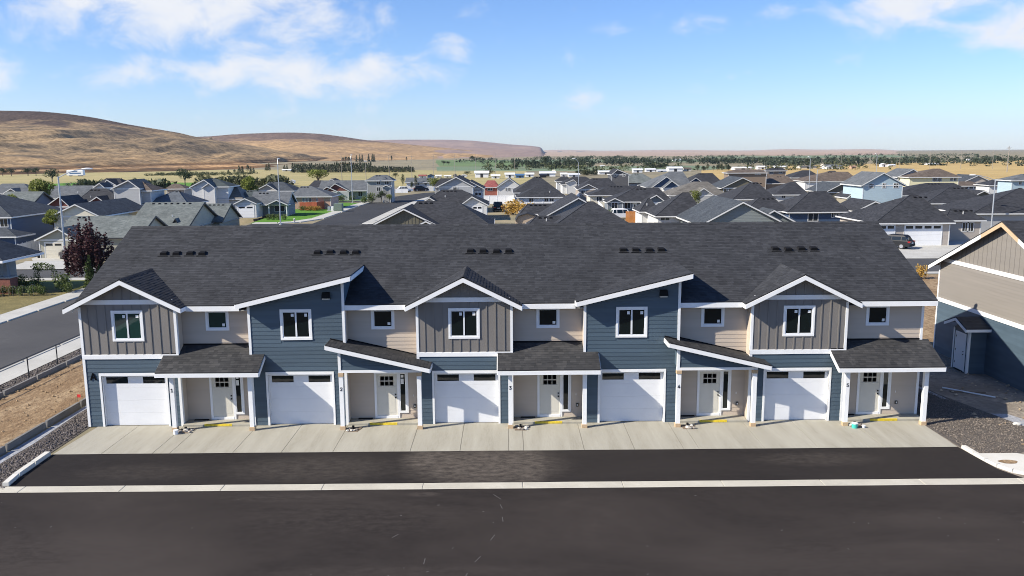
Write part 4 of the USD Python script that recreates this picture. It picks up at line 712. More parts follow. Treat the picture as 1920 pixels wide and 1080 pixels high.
def window_unit(parent, x0, x1, z0, z1, y, wall=None, slider=True, glass='glass', sticker=True):
    """white trim, sash and glass; y = wall face"""
    t = .09
    mb = MB(); mb.box(x0, x1, y - .035, y + .01, z1 - t, z1).box(x0, x1, y - .04, y + .01, z0, z0 + t).box(x0, x0 + t, y - .033, y + .01, z0 + t, z1 - t).box(x1 - t, x1, y - .033, y + .01, z0 + t, z1 - t)
    w = part(parent, 'window', mb, 'white_paint')
    a, b, c, d = x0 + t, x1 - t, z0 + t, z1 - t; s = .05; m_ = (a + b) / 2
    fr = MB(); fr.box(a, b, y - .018, y + .0, d - s, d).box(a, b, y - .018, y, c, c + s).box(a, a + s, y - .016, y, c + s, d - s).box(b - s, b, y - .016, y, c + s, d - s)
    if slider: fr.box(m_ - .035, m_ + .035, y - .024, y, c + s, d - s)
    part(w, 'sash', fr, 'vinyl')
    spans = ((a + s, m_ - .035), (m_ + .035, b - s)) if slider else ((a + s, b - s),)
    for i, (u, v) in enumerate(spans):
        part(w, 'pane', MB().box(u, v, y - .006, y + .004, c + s, d - s), glass)
        if sticker: part(w, 'sticker', MB().box(v - .17, v - .05, y - .0085, y - .006, (d - s - .19) if slider else c + s + .05, (d - s - .06) if slider else c + s + .17), 'sticker')

def garage(parent, x0, x1, z1, y, k):
    """x0, x1, z1 clear opening"""
    p = part(parent, 'garage_trim', MB().box(x0 - .09, x0, y - .03, y + .17, 0.004, z1 + .12).box(x1, x1 + .09, y - .03, y + .17, 0.004, z1 + .12).box(x0, x1, y - .03, y + .17, z1, z1 + .12), 'white_paint')
    yd = y + .17; h = z1 / 4
    d = part(parent, 'garage_door', MB().box(x0, x1, yd + .03, yd + .05, .004, z1), 'white_door')
    for i in range(4):
        a, b = i * h + (.002 if i else .006), (i + 1) * h - .001
        if i < 3: part(d, 'door_panel', MB().hexa([(x0 + .005, yd - .0005, a), (x1 - .005, yd - .0005, a), (x1 - .005, yd + .03, a), (x0 + .005, yd + .03, a), (x0 + .005, yd, b), (x1 - .005, yd, b), (x1 - .005, yd + .03, b), (x0 + .005, yd + .03, b)]), 'white_door')
        else:
            w0, w1, c, e = (x0 + .12, x0 + 1.08, a + .13, b - .12), (x1 - 1.08, x1 - .12), 0, 0
            mb = MB(); zt, zb = b - .10, b - .40
            mb.box(x0 + .005, x1 - .005, yd, yd + .03, a, zb).box(x0 + .005, x1 - .005, yd, yd + .03, zt, b)
            for u, v in ((x0 + .005, x0 + .12), (x0 + 1.08, x1 - 1.08), (x1 - .12, x1 - .005)): mb.box(u, v, yd, yd + .03, zb, zt)
            q = part(d, 'door_panel', mb, 'white_door')
            for u, v in ((x0 + .12, x0 + 1.08), (x1 - 1.08, x1 - .12)): part(d, 'window_pane', MB().box(u, v, yd + .012, yd + .02, zb, zt), 'glass')

# outer shell
sh = MB()
sh.prism([(XL, DEP + .02, -.1), (XL, YB, -.1), (XL, YB, 5.6), (XL, RY, RZ - .14), (XL, DEP + .02, zmain(DEP) - .14)], (.12, 0, 0))
sh.prism([(XR - .12, DEP + .02, -.1), (XR - .12, YB, -.1), (XR - .12, YB, 5.6), (XR - .12, RY, RZ - .14), (XR - .12, DEP + .02, zmain(DEP) - .14)], (.12, 0, 0))
sh.box(XL, XR, YB - .1, YB, -.1, 5.5)
part(TH, 'outer_wall', sh, 'taupe_siding')
x0r, x1r = -18.95, 18.78
main = [(x0r, EY, EZ), (x1r, EY, EZ), (x1r, RY, RZ), (x0r, RY, RZ)]
back = [(x1r, 2 * RY - EY, EZ), (x0r, 2 * RY - EY, EZ), (x0r, RY, RZ), (x1r, RY, RZ)]
mr = slab(main); q = slab(back); mr.add(q.v, q.f)
ROOF = part(TH, 'main_roof', mr, 'shingle')
shingle_field([main], 'shingles', ROOF, seed=11)
rc = MB()                                             # ridge caps
x = x0r
while x < x1r:
    w = .30; rc.add([(x, RY - .15, RZ - .05), (x + w, RY - .15, RZ - .05), (x, RY, RZ + .035), (x + w, RY, RZ + .022), (x, RY + .15, RZ - .05), (x + w, RY + .15, RZ - .05), ], [(0, 1, 3), (0, 3, 2), (2, 3, 5), (2, 5, 4), (0, 2, 4), (1, 5, 3)]); x += .145 * 2
part(ROOF, 'ridge_cap', rc, 'shingle', tone=True)
for xr_ in (x0r, x1r - .03):
    b = MB().prism([(xr_, EY, EZ - .09), (xr_, RY, RZ - .09), (xr_, 2 * RY - EY, EZ - .09), (xr_, 2 * RY - EY, EZ - .27), (xr_, RY, RZ - .27), (xr_, EY, EZ - .27)][:2] + [(xr_, RY, RZ - .27), (xr_, EY, EZ - .27)], (.03, 0, 0))
    part(TH, 'rake_board', b, 'white_paint')
vent_x = [(-16.40, -15.80, -15.15, -14.57)[i] + P * k for k in range(5) for i in range(4)]
for i, vx in enumerate(vent_x):
    vy = 4.03 + rng.uniform(-.03, .03); z = zmain(vy)
    v = MB().hexa([(vx - .17, vy - .13, z - .05), (vx + .17, vy - .13, z - .05), (vx + .17, vy + .17, z + .07), (vx - .17, vy + .17, z + .07), (vx - .14, vy - .15, z + .08), (vx + .14, vy - .15, z + .08), (vx + .13, vy + .12, z + .13), (vx - .13, vy + .12, z + .13)])
    v.box(vx - .24, vx + .24, vy - .24, vy - .2, z - .08, z - .06)
    part(ROOF, 'roof_vent', v, 'black_plastic')

def unit(k):
    L, Rr, n, odd = BL[k], BR[k], NL[k], k % 2 == 0
    gx0, gx1 = L + .73, L + .73 + 2.82
    gz = 2.32
    # ---- wall backing of the box front (with a garage hole)
    top = (lambda x: 5.42) if odd else (lambda x: 5.42 + .24 * (x - (L - .37)))
    wb = MB()
    wb.box(L, gx0, 0, .05, 0, gz).box(gx1, Rr, 0, .05, 0, gz)
    wb.prism([(L, 0, gz), (Rr, 0, gz), (Rr, 0, top(Rr) - .02), (L, 0, top(L) - .02)], (0, .05, 0))
    if odd: wb.prism([(L, 0, 5.40), (Rr, 0, 5.40), ((L + Rr) / 2, 0, 6.42)], (0, .05, 0))
    W = part(TH, 'box_wall', wb, 'blue_siding')
    # side returns (tan)
    rt = MB(); zt = zmain(DEP) - .1
    rt.box(Rr - .05, Rr, .05, DEP + .02, 0, 5.3)
    if k: rt.box(L, L + .05, .05, DEP + .02, 0, 5.3)
    part(TH, 'return_wall', rt, 'tan_siding')
    if k == 0:
        part(TH, 'end_wall', MB().box(L, L + .05, .05, DEP + .3, 0, 5.4), 'blue_siding')
    # ---- siding
    hole_g = (gx0 - .09, gx1 + .09, -1, gz + .12)
    wx0 = L + 1.40; hole_w = (wx0, wx0 + 1.37, 3.88, 5.24)
    if odd:
        board_rows(W, L + .1, Rr - .1, .01, 3.08, 0, 'blue_siding', [hole_g])
        part(TH, 'belly_band', MB().cbox(L - .012, Rr + .012, -.04, .01, 3.08, 3.28, .01), 'white_paint')
        bw = part(TH, 'batten_wall', MB().box(L + .1, Rr - .1, -.012, 0, 3.28, 5.51).prism([(L + .1, -.012, 5.51), (Rr - .1, -.012, 5.51), ((L + Rr) / 2, -.012, 6.50)], (0, .012, 0)), 'gray_siding')
        nb = 10
        for i in range(nb):
            bx = L + .36 + i * (BW - .72) / (nb - 1); zpk = 5.44 + .49 * (2.1 - abs(bx - (L + Rr) / 2))
            spans = [(3.28, 5.51)] if not (wx0 - .03 < bx < wx0 + 1.40) else [(3.28, 3.88), (5.24, 5.51)]
            if zpk - .16 > 5.78: spans.append((5.71, zpk - .16))
            for a, b in spans: part(bw, 'batten', MB().box(bx - .028, bx + .028, -.036, -.012, a, b), 'gray_siding')
        part(TH, 'frieze_board', MB().box(L + .1, Rr - .1, -.045, -.008, 5.51, 5.71), 'white_paint')
    else:
        board_rows(W, L + .1, Rr - .1, .01, 6.5, 0, 'blue_siding', [hole_g, hole_w], top=lambda x: top(x) - .12)
    # corner boards
    zl, zr_ = (5.40, 5.40) if odd else (top(L) - .1, top(Rr) - .1)
    part(TH, 'corner_board', MB().box(L - .012, L + .10, -.034, .02, .004, zl), 'white_paint')
    part(TH, 'corner_board', MB().box(Rr - .10, Rr + .012, -.034, .02, .004, zr_), 'white_paint')
    part(TH, 'corner_board', MB().box(Rr, Rr + .02, .02, .12, .004, 5.2), 'white_paint')
    window_unit(TH, wx0, wx0 + 1.37, 3.88, 5.24, -.012 if odd else -.006, glass='glass_green' if k == 0 else 'glass')
    garage(TH, gx0, gx1, gz, 0, k)
    # ---- upper recess wall, tan
    y = DEP
    U = part(TH, 'recess_wall', MB().box(Rr - .02, n + (.02 if k < 4 else 0), y, y + .05, 0, zmain(DEP) - .1), 'tan_siding')
    sx = Rr + 1.06
    sw = (sx, sx + 1.03, 4.20, 5.15)
    board_rows(U, Rr + .01, n - (.0 if k < 4 else .1), 2.95, 5.16, y, 'tan_siding', [sw])
    window_unit(TH, *sw, y - .006, slider=False, glass='glass_green' if k == 0 else 'glass')
    # main eave fascia in the recess
    fx0, fx1 = (Rr + .42 if odd else Rr + .0), (n - .42 if (odd and k < 4) or (not odd) else (x1r if k == 4 else n - .37))
    if k in (0, 2): fx1 = n - .37
    part(TH, 'fascia', MB().box(fx0, fx1, EY - .03, EY, EZ - .26, EZ - .045), 'white_paint')
    part(TH, 'eave_soffit', MB().box(Rr, n if k < 4 else x1r, EY, DEP, EZ - .25, EZ - .22), 'soffit')
    # ---- lower recess: porch
    j = MB()
    dx0 = {0: -13.39}.get(k, Rr + 1.10 if k != 3 else Rr + .98)
    if k == 0: dx0 = Rr + 1.04
    if k == 4: dx0 = Rr + .86
    fr0, fr1 = dx0, dx0 + 1.12            # door frame outer
    sl0, sl1 = fr1, fr1 + .40             # sidelight outer
    board_rows(None, Rr + .01, n, .11, 2.62, y, 'tan_siding', [(fr0, fr1, -1, 2.27), (sl0, sl1, .34, 2.27)], joined=j, exposure=.178)
    part(U, 'porch_siding', j, 'tan_siding', kind='stuff')
    slab_ = part(TH, 'porch_slab', MB().cbox(Rr + .02, n - .02, -.14, DEP, .0, .105, .012), 'concrete')
    cx = (Rr + n) / 2
    part(slab_, 'painted_edge', MB().box(cx - .60, cx + .62, -.146, -.06, .02, .109), 'yellow_paint')
    part(slab_, 'doormat', MB().box(fr0 - .75, fr0 - .1, .42, .58, .105, .125), 'black_plastic')
    # door
    df = MB(); df.box(fr0, fr0 + .10, y - .04, y + .02, .105, 2.27).box(fr1 - .10, fr1, y - .04, y + .02, .105, 2.27).box(fr0 + .1, fr1 - .1, y - .04, y + .02, 2.15, 2.27).box(fr0 + .1, fr1 - .1, y - .05, y + .02, .105, .21)
    D = part(TH, 'front_door', df, 'white_paint')
    a, b = fr0 + .10, fr1 - .10; yd = y + .005
    w3 = .185; g0 = (a + b) / 2 - .30
    dd = MB()
    dd.box(a, b, yd - .012, yd, .21, 1.60).box(a, b, yd - .012, yd, 2.05, 2.15).box(a, g0, yd - .012, yd, 1.60, 2.05).box(g0 + .6, b, yd - .012, yd, 1.60, 2.05)
    dd.box(g0, g0 + .6, yd - .012, yd, 1.81, 1.835)
    for i in (1, 2): dd.box(g0 + .2 * i - .012, g0 + .2 * i + .012, yd - .013, yd, 1.60, 2.05)
    leaf = part(D, 'door_leaf', dd, 'door_paint')
    for i in range(3):
        for z0, z1 in ((1.60, 1.81), (1.835, 2.05)):
            part(D, 'pane', MB().box(g0 + .2 * i + .012, g0 + .2 * i + .188, yd - .005, yd - .001, z0 + .012, z1 - .012), 'glass')
    for i in range(2):
        u = a + .08 + i * (b - a - .08) / 2; part(D, 'door_panel', MB().box(u, u + (b - a) / 2 - .13, yd - .0165, yd - .012, .36, 1.50), 'door_paint')
    part(D, 'shelf_rail', MB().box(a + .06, b - .06, yd - .03, yd - .012, 1.555, 1.585), 'door_paint')
    hx = b - .075
    part(D, 'door_handle', MB().tm(trimesh.creation.icosphere(1, .036), (hx, yd - .055, 1.06)).tm(trimesh.creation.cylinder(.032, .03, sections=10, transform=trimesh.transformations.rotation_matrix(math.pi / 2, [1, 0, 0])), (hx, yd - .02, 1.06)), 'black_plastic')
    part(D, 'deadbolt', MB().tm(trimesh.creation.cylinder(.032, .035, sections=10, transform=trimesh.transformations.rotation_matrix(math.pi / 2, [1, 0, 0])), (hx, yd - .03, 1.20)), 'black_plastic')
    # sidelight
    SLt = part(TH, 'sidelight', MB().box(sl1 - .09, sl1, y - .04, y + .01, .34, 2.27).box(sl0, sl1 - .09, y - .04, y + .01, 2.15, 2.27).box(sl0, sl1 - .09, y - .04, y + .01, .34, .44).box(sl0, sl0 + .05, y - .032, y + .01, .44, 2.15).box(sl1 - .14, sl1 - .09, y - .028, y + .01, .44, 2.15), 'white_paint')
    part(SLt, 'pane', MB().box(sl0 + .05, sl1 - .14, y - .012, y - .004, .44, 2.15), 'glass')
    if k < 2: part(SLt, 'sticker', MB().box(sl0 + .08, sl0 + .19, y - .0155, y - .012, 1.98, 2.10).box(sl0 + .07, sl0 + .20, y - .0155, y - .012, 1.68, 1.92), 'sticker')
    ox = sl1 + .28 if k != 3 else sl1 + .3
    if ox < n - .12 and k:
        part(TH, 'outlet_box', MB().box(ox - .055, ox + .055, y - .07, y - .012, .58, .73), 'dark_metal'); part(TH, 'outlet_cover', MB().box(ox - .022, ox + .022, y - .075, y - .07, .62, .69), 'sticker')
        part(TH, 'doorbell', MB().box(ox - .07, ox - .045, y - .028, y - .012, 1.10, 1.19), 'sticker')
    part(TH, 'porch_ceiling', MB().box(Rr, n, -.55, DEP, 2.60, 2.63), 'soffit')
    # ---- posts
    pl = Rr - .12; pr = (n + .135) if k < 4 else 18.16
    if k == 2: pr = n + .0
    if k == 3: pr = n + .06
    for i, px in enumerate((pl, pr)):
        z1 = 2.40 if not odd else 2.56
        post = part(TH, 'post', MB().box(px - .09, px + .09, -.72, -.54, .17, z1), 'white_paint')
        part(post, 'post_base', MB().cbox(px - .115, px + .115, -.745, -.515, .002, .17, .01), 'raw_wood')
        if not odd: part(post, 'post_cap', MB().box(px - .11, px + .11, -.74, -.52, 2.40, 2.56), 'raw_wood')
    num = meshkit.text_mesh(str(k + 1), .15, .006, bold=True); num.apply_transform(trimesh.transformations.rotation_matrix(math.pi / 2, [1, 0, 0]))
    c = num.bounds.mean(0); part(TH, 'house_number', MB().tm(num, (pl - c[0], -.7245 - c[1], 1.84 - c[2])), 'black_letter')
    # ---- porch roof
    rx0, rx1 = Rr - .66, (n + .64 if k < 4 else 18.76)
    yf = -1.05
    zp = (lambda x, y_: 2.72 + .505 * (y_ + 1.05)) if odd else (lambda x, y_: 3.88 - .237 * (x - rx0))
    pt = lambda x, y_: (x, y_, zp(x, y_))
    if k < 4: polys = [[pt(rx0, yf), pt(rx1, yf), pt(rx1, 0), pt(rx0, 0)], [pt(Rr, 0), pt(n, 0), pt(n, DEP), pt(Rr, DEP)]]
    else: polys = [[pt(rx0, yf), pt(rx1, yf), pt(rx1, DEP), pt(Rr, DEP), pt(Rr, 0), pt(rx0, 0)]]
    mb = MB()
    if k < 4:
        for pg in polys: s = slab(pg, .07); mb.add(s.v, s.f)
    else:
        for pg in ([pt(rx0, yf), pt(Rr, yf), pt(Rr, 0), pt(rx0, 0)], [pt(Rr, yf), pt(rx1, yf), pt(rx1, DEP), pt(Rr, DEP)]): s = slab(pg, .07); mb.add(s.v, s.f)
    PR = part(TH, 'porch_roof', mb, 'shingle_warm')
    shingle_field(polys if k < 4 else [[pt(rx0, yf), pt(Rr, yf), pt(Rr, 0), pt(rx0, 0)], [pt(Rr, yf), pt(rx1, yf), pt(rx1, DEP), pt(Rr, DEP)]], 'shingles', PR, 'shingle_warm', seed=20 + k)
    fl = MB(); za, zb_ = zp(rx0, 0) + .03, zp(Rr, 0) + .03
    fl.hexa([(rx0, -.03, zp(rx0, 0) - .02), (Rr, -.03, zp(Rr, 0) - .02), (Rr, -.0, zp(Rr, 0) - .02), (rx0, 0, zp(rx0, 0) - .02), (rx0, -.03, za + .04), (Rr, -.03, zb_ + .04), (Rr, 0, zb_ + .04), (rx0, 0, za + .04)])
    fl.hexa([(Rr, DEP - .03, zp(Rr, DEP) - .02), (n, DEP - .03, zp(n, DEP) - .02), (n, DEP, zp(n, DEP) - .02), (Rr, DEP, zp(Rr, DEP) - .02), (Rr, DEP - .03, zp(Rr, DEP) + .06), (n, DEP - .03, zp(n, DEP) + .06), (n, DEP, zp(n, DEP) + .06), (Rr, DEP, zp(Rr, DEP) + .06)])
    part(PR, 'flashing', fl, 'black_plastic')
    drop = .045
    f1 = pt(rx0, yf); f2 = pt(rx1, yf); F = lambda p_: (p_[0], p_[1], p_[2] - drop)
    trim(TH, 'porch_fascia', board(F(f1), F(f2), .17, .035))
    ye = DEP if k == 4 else 0
    trim(TH, 'porch_rake', board(F((rx0 - .03, yf, zp(rx0, yf))), F((rx0 - .03, -.04, zp(rx0, -.04))), .17, .03), board(F((rx1, yf, zp(rx1, yf))), F((rx1, ye - .04, zp(rx1, ye - .04))), .17, .03))
    part(TH, 'porch_beam', MB().box(pl - .1, pr + .1, -.715, -.55, 2.56, 2.675), 'white_paint')
    if not odd:
        # blue gable end above the beam
        zt_ = lambda x: zp(x, 0) - .08
        xe = min(pr + .1, rx0 + (3.88 - .10 - 2.675) / .237)
        gw = part(TH, 'porch_gable', MB().prism([(pl - .05, -.68, 2.675), (xe, -.68, 2.675), (pl - .05, -.68, zt_(pl - .05))], (0, .06, 0)), 'blue_siding')
        board_rows(gw, pl + .04, xe, 2.69, 3.8, -.68, 'blue_siding', top=zt_)
        part(TH, 'porch_gable_trim', MB().box(pl - .1, pl + .02, -.715, -.6, 2.675, zt_(pl)), 'white_paint')
        part(TH, 'porch_gable_return', MB().prism([(pl - .06, -.62, 2.675), (pl - .06, 0, 2.675), (pl - .06, 0, zt_(pl - .06)), (pl - .06, -.62, zt_(pl - .06))], (.04, 0, 0)), 'blue_siding')
    # ---- roof of the box
    yf = -.48
    if odd:
        xc = L + 2.1 if k < 4 else (L + Rr) / 2; zr1, ze1 = 6.68, 5.43; hw = 2.51
        yb = ymain(zr1)
        lp = [(xc - hw, yf, ze1), (xc, yf, zr1), (xc, yb, zr1), (xc - hw, EY + .02, ze1)]
        rp = [(xc, yf, zr1), (xc + hw, yf, ze1), (xc + hw, EY + .02, ze1), (xc, yb, zr1)]
        s = slab(lp, .07); q = slab(rp, .07); s.add(q.v, q.f)
        G = part(TH, 'gable_roof', s, 'shingle'); shingle_field([lp, rp], 'shingles', G, seed=40 + k)
        rcap = MB(); yy = yf
        while yy < yb:
            rcap.add([(xc - .13, yy, zr1 - .05), (xc - .13, yy + .28, zr1 - .05), (xc, yy, zr1 + .03), (xc, yy + .28, zr1 + .018), (xc + .13, yy, zr1 - .05), (xc + .13, yy + .28, zr1 - .05)], [(0, 3, 1), (0, 2, 3), (2, 4, 5), (2, 5, 3), (0, 4, 2)]); yy += .28
        part(G, 'ridge_cap', rcap, 'shingle', tone=True)
        dr = .05
        trim(TH, 'rake_board', board((xc - hw, yf, ze1 - dr), (xc, yf, zr1 - dr), .19, .035)); trim(TH, 'rake_board', board((xc, yf, zr1 - dr), (xc + hw, yf, ze1 - dr), .19, .035))
        trim(TH, 'side_fascia', board((xc - hw - .03, yf, ze1 - dr), (xc - hw - .03, EY, ze1 - dr), .17, .03)); trim(TH, 'side_fascia', board((xc + hw, yf, ze1 - dr), (xc + hw, EY, ze1 - dr), .17, .03))
        sf = MB()
        sf.hexa([(xc - hw, yf, ze1 - .1), (xc, yf, zr1 - .1), (xc, 0, zr1 - .1), (xc - hw, 0, ze1 - .1), (xc - hw, yf, ze1 - .08), (xc, yf, zr1 - .08), (xc, 0, zr1 - .08), (xc - hw, 0, ze1 - .08)])
        sf.hexa([(xc, yf, zr1 - .1), (xc + hw, yf, ze1 - .1), (xc + hw, 0, ze1 - .1), (xc, 0, zr1 - .1), (xc, yf, zr1 - .08), (xc + hw, yf, ze1 - .08), (xc + hw, 0, ze1 - .08), (xc, 0, zr1 - .08)])
        part(TH, 'rake_soffit', sf, 'soffit')
    else:
        xa, xb = L - .37, Rr + .40; zz = lambda x: 5.58 + .24 * (x - xa)
        pl4 = [(xa, yf, zz(xa)), (xb, yf, zz(xb)), (xb, ymain(zz(xb)), zz(xb)), (xa, ymain(zz(xa)), zz(xa))]
        G = part(TH, 'dormer_roof', slab(pl4, .07), 'shingle'); shingle_field([pl4], 'shingles', G, seed=40 + k)
        dr = .05
        trim(TH, 'rake_board', board((xa, yf, zz(xa) - dr), (xb, yf, zz(xb) - dr), .19, .035))
        trim(TH, 'side_fascia', board((xb, yf, zz(xb) - dr), (xb, ymain(zz(xb)) - .05, zz(xb) - dr), .19, .035))
        trim(TH, 'side_fascia', board((xa - .03, yf, zz(xa) - dr), (xa - .03, EY - .03, zz(xa) - dr), .17, .03))
        part(TH, 'dormer_side_wall', MB().prism([(Rr - .05, 0, 5.2), (Rr - .05, DEP, 5.2), (Rr - .05, ymain(zz(Rr)), zz(Rr) - .08), (Rr - .05, 0, zz(Rr) - .08)], (.05, 0, 0)), 'blue_siding')
        part(TH, 'rake_soffit', MB().hexa([(xa, yf, zz(xa) - .1), (xb, yf, zz(xb) - .1), (xb, .0, zz(xb) - .1), (xa, 0, zz(xa) - .1), (xa, yf, zz(xa) - .08), (xb, yf, zz(xb) - .08), (xb, 0, zz(xb) - .08), (xa, 0, zz(xa) - .08)]), 'soffit')
        vx = L + 3.27
        vt = part(TH, 'wall_vent', MB().hexa([(vx, -.20, 5.74), (vx + .36, -.20, 5.74), (vx + .36, -.01, 5.72), (vx, -.01, 5.72), (vx + .02, -.13, 5.98), (vx + .34, -.13, 5.98), (vx + .34, -.01, 5.99), (vx + .02, -.01, 5.99)]), 'black_plastic')
        part(vt, 'vent_lip', MB().box(vx + .02, vx + .34, -.14, -.02, 5.67, 5.72), 'fixture_glow')
for k in range(5): unit(k)
part(TH, 'corner_board', MB().box(XR - .10, XR + .012, DEP - .034, DEP + .05, .105, 5.16), 'white_paint')
ltr = meshkit.text_mesh('A', .31, .02, bold=True); ltr.apply_transform(trimesh.transformations.rotation_matrix(math.pi / 2, [1, 0, 0]))
c_ = ltr.bounds.mean(0); part(TH, 'building_letter', MB().tm(ltr, (-18.24 - c_[0], -.03 - c_[1], 2.295 - c_[2])), 'black_letter')
# ------------------------------------------------------------------ the next row of town houses, at the right
def neighbour():
    T = thing('town_house', 'taupe and blue gable end of the next town-house row at the right edge', 'town house', (25.55, 6.47, 0))
    xw, y0, y1, xe = 25.55, .0, 12.94, 44.0
    w = part(T, 'end_wall', MB().prism([(xw, y0, -.1), (xw, y0, 5.45), (xw, RY, RZ - .16), (xw, y1, 5.45), (xw, y1, -.1)], (.12, 0, 0)), 'taupe_siding')
    part(T, 'outer_wall', MB().box(xw + .1, xe, y0, y0 + .1, -.1, 5.4).box(xw + .1, xe, y1 - .1, y1, -.1, 5.4).box(xe - .1, xe, y0 + .1, y1 - .1, -.1, 5.4), 'taupe_siding')
    def lap(z0, z1, m, ya=y0 + .1, yb=y1 - .1, skip=None):
        n = int((z1 - z0) / .178)
        for i in range(n):
            a, b = z0 + i * .178, min(z0 + (i + 1) * .178, z1)
            for u, v in ([(ya, yb)] if not skip or a > skip[2] else [(ya, skip[0]), (skip[1], yb)]):
                part(w, 'siding_board', MB().hexa([(xw - .02, u, a), (xw - .001, u, a), (xw - .001, v, a), (xw - .02, v, a), (xw - .006, u, b), (xw - .001, u, b), (xw - .001, v, b), (xw - .006, v, b)]), m)
    lap(.02, 3.06, 'blue_siding', skip=(7.62, 9.05, 2.2)); lap(3.28, 5.45, 'taupe_siding')
    part(T, 'belly_band', MB().box(xw - .045, xw, y0, y1, 3.06, 3.28), 'white_paint')
    part(T, 'belly_band', MB().box(xw - .045, xw, y0 + .2, y1 - .2, 5.45, 5.66), 'white_paint')
    yy = .55
    while yy < y1 - .5:
        zt = 5.43 + SL * (min(yy, y1 - yy) + .4) - .2
        if zt > 5.7: part(w, 'groove_strip', MB().box(xw - .004, xw, yy - .012, yy + .012, 5.66, zt), 'taupe_gap')
        yy += .405
    for y in (y0, y1 - .1): part(T, 'corner_board', MB().box(xw - .035, xw, y, y + .1, .004, 5.6), 'white_paint')
    part(T, 'corner_board', MB().box(xw, xw + .1, y1, y1 + .03, .004, 5.4), 'white_paint')
    xa = xw - .42
    fp = [(xa, EY - .52, EZ - .25), (xe, EY - .52, EZ - .25), (xe, RY, RZ), (xa, RY, RZ)]; bp = [(xe, 2 * RY - EY + .52, EZ - .25), (xa, 2 * RY - EY + .52, EZ - .25), (xa, RY, RZ), (xe, RY, RZ)]
    s = slab(fp, .08); q = slab(bp, .08); s.add(q.v, q.f); R = part(T, 'roof', s, 'shingle')
    shingle_field([[(xa, EY - .52, EZ - .25), (xa + 8, EY - .52, EZ - .25), (xa + 8, RY, RZ), (xa, RY, RZ)]], 'shingles', R, seed=77)
    sl = (RZ - EZ + .25) / (RY - EY + .52)
    def rake(ya, yb, m):
        za, zb = RZ - sl * abs(ya - RY) - .09, RZ - sl * abs(yb - RY) - .09
        part(T, 'rake_board', MB().hexa([(xa - .035, ya, za - .21), (xa, ya, za - .21), (xa, yb, zb - .21), (xa - .035, yb, zb - .21), (xa - .035, ya, za), (xa, ya, za), (xa, yb, zb), (xa - .035, yb, zb)]), m, label='unpainted timber rake board' if m == 'raw_wood' else None)
    lo, hi = EY - .52, 2 * RY - EY + .52
    rake(lo, RY - 1.5, 'white_paint'); rake(RY - 1.5, RY, 'raw_wood'); rake(RY, RY + 1.75, 'raw_wood'); rake(RY + 1.75, hi, 'white_paint')
    part(T, 'rake_soffit', MB().hexa([(xa, lo, EZ - .37), (xw, lo, EZ - .37), (xw, RY, RZ - .12), (xa, RY, RZ - .12), (xa, lo, EZ - .35), (xw, lo, EZ - .35), (xw, RY, RZ - .1), (xa, RY, RZ - .1)]).hexa([(xa, RY, RZ - .12), (xw, RY, RZ - .12), (xw, hi, EZ - .37), (xa, hi, EZ - .37), (xa, RY, RZ - .1), (xw, RY, RZ - .1), (xw, hi, EZ - .35), (xa, hi, EZ - .35)]), 'timber')
    # utility closet built on to the wall
    x1, ya, yb = 24.58, 7.6, 9.08; yc = (ya + yb) / 2
    c = part(T, 'closet_wall', MB().prism([(x1, ya, 0), (x1, ya, 2.30), (x1, yc, 2.72), (x1, yb, 2.30), (x1, yb, 0)], (.06, 0, 0)).box(x1 + .06, xw, ya, ya + .06, 0, 2.3).box(x1 + .06, xw, yb - .06, yb, 0, 2.3), 'blue_siding')
    for i in range(13): part(c, 'siding_board', MB().hexa([(x1 + .1, ya - .018, .01 + i * .178), (xw - .02, ya - .018, .01 + i * .178), (xw - .02, ya, .01 + i * .178), (x1 + .1, ya, .01 + i * .178), (x1 + .1, ya - .004, .01 + (i + 1) * .178), (xw - .02, ya - .004, .01 + (i + 1) * .178), (xw - .02, ya, .01 + (i + 1) * .178), (x1 + .1, ya, .01 + (i + 1) * .178)]), 'blue_siding')
    part(T, 'corner_board', MB().box(x1 - .02, x1 + .1, ya - .025, ya + .09, .004, 2.28), 'white_paint'); part(T, 'corner_board', MB().box(x1 - .02, x1 + .02, yb - .09, yb + .02, .004, 2.28), 'white_paint')
    d = part(T, 'closet_door', MB().box(x1 - .03, x1, ya + .22, ya + .30, .05, 2.13).box(x1 - .03, x1, yb - .30, yb - .22, .05, 2.13).box(x1 - .03, x1, ya + .30, yb - .30, 2.05, 2.13), 'white_paint')
    part(d, 'door_leaf', MB().box(x1 - .018, x1 - .002, ya + .30, yb - .30, .08, 2.05), 'white_door'); part(d, 'door_sill', MB().box(x1 - .035, x1, ya + .28, yb - .28, .02, .075), 'black_plastic')
    for z in (.35, 1.05, 1.80): part(d, 'hinge', MB().box(x1 - .036, x1 - .018, yb - .33, yb - .29, z, z + .1), 'dark_metal')
    for z in (.98, 1.14): part(d, 'door_knob', MB().tm(trimesh.creation.icosphere(1, .03), (x1 - .05, ya + .37, z)), 'dark_metal')
    xr, o, zr, ze = x1 - .38, .36, 2.98, 2.55
    A = [(xr, ya - o, ze), (xw, ya - o, ze), (xw, yc, zr), (xr, yc, zr)]; B = [(xw, yb + o, ze), (xr, yb + o, ze), (xr, yc, zr), (xw, yc, zr)]
    s = slab(A, .06); q = slab(B, .06); s.add(q.v, q.f); r = part(T, 'closet_roof', s, 'shingle'); shingle_field([A, B], 'shingles', r, seed=78)
    for ys, ye_ in ((ya - o, yc), (yc, yb + o)):
        za, zb = (ze, zr) if ys < yc - .1 else (zr, ze)
        part(T, 'closet_rake', MB().hexa([(xr - .03, ys, za - .20), (xr, ys, za - .20), (xr, ye_, zb - .20), (xr - .03, ye_, zb - .20), (xr - .03, ys, za - .05), (xr, ys, za - .05), (xr, ye_, zb - .05), (xr - .03, ye_, zb - .05)]), 'white_paint')
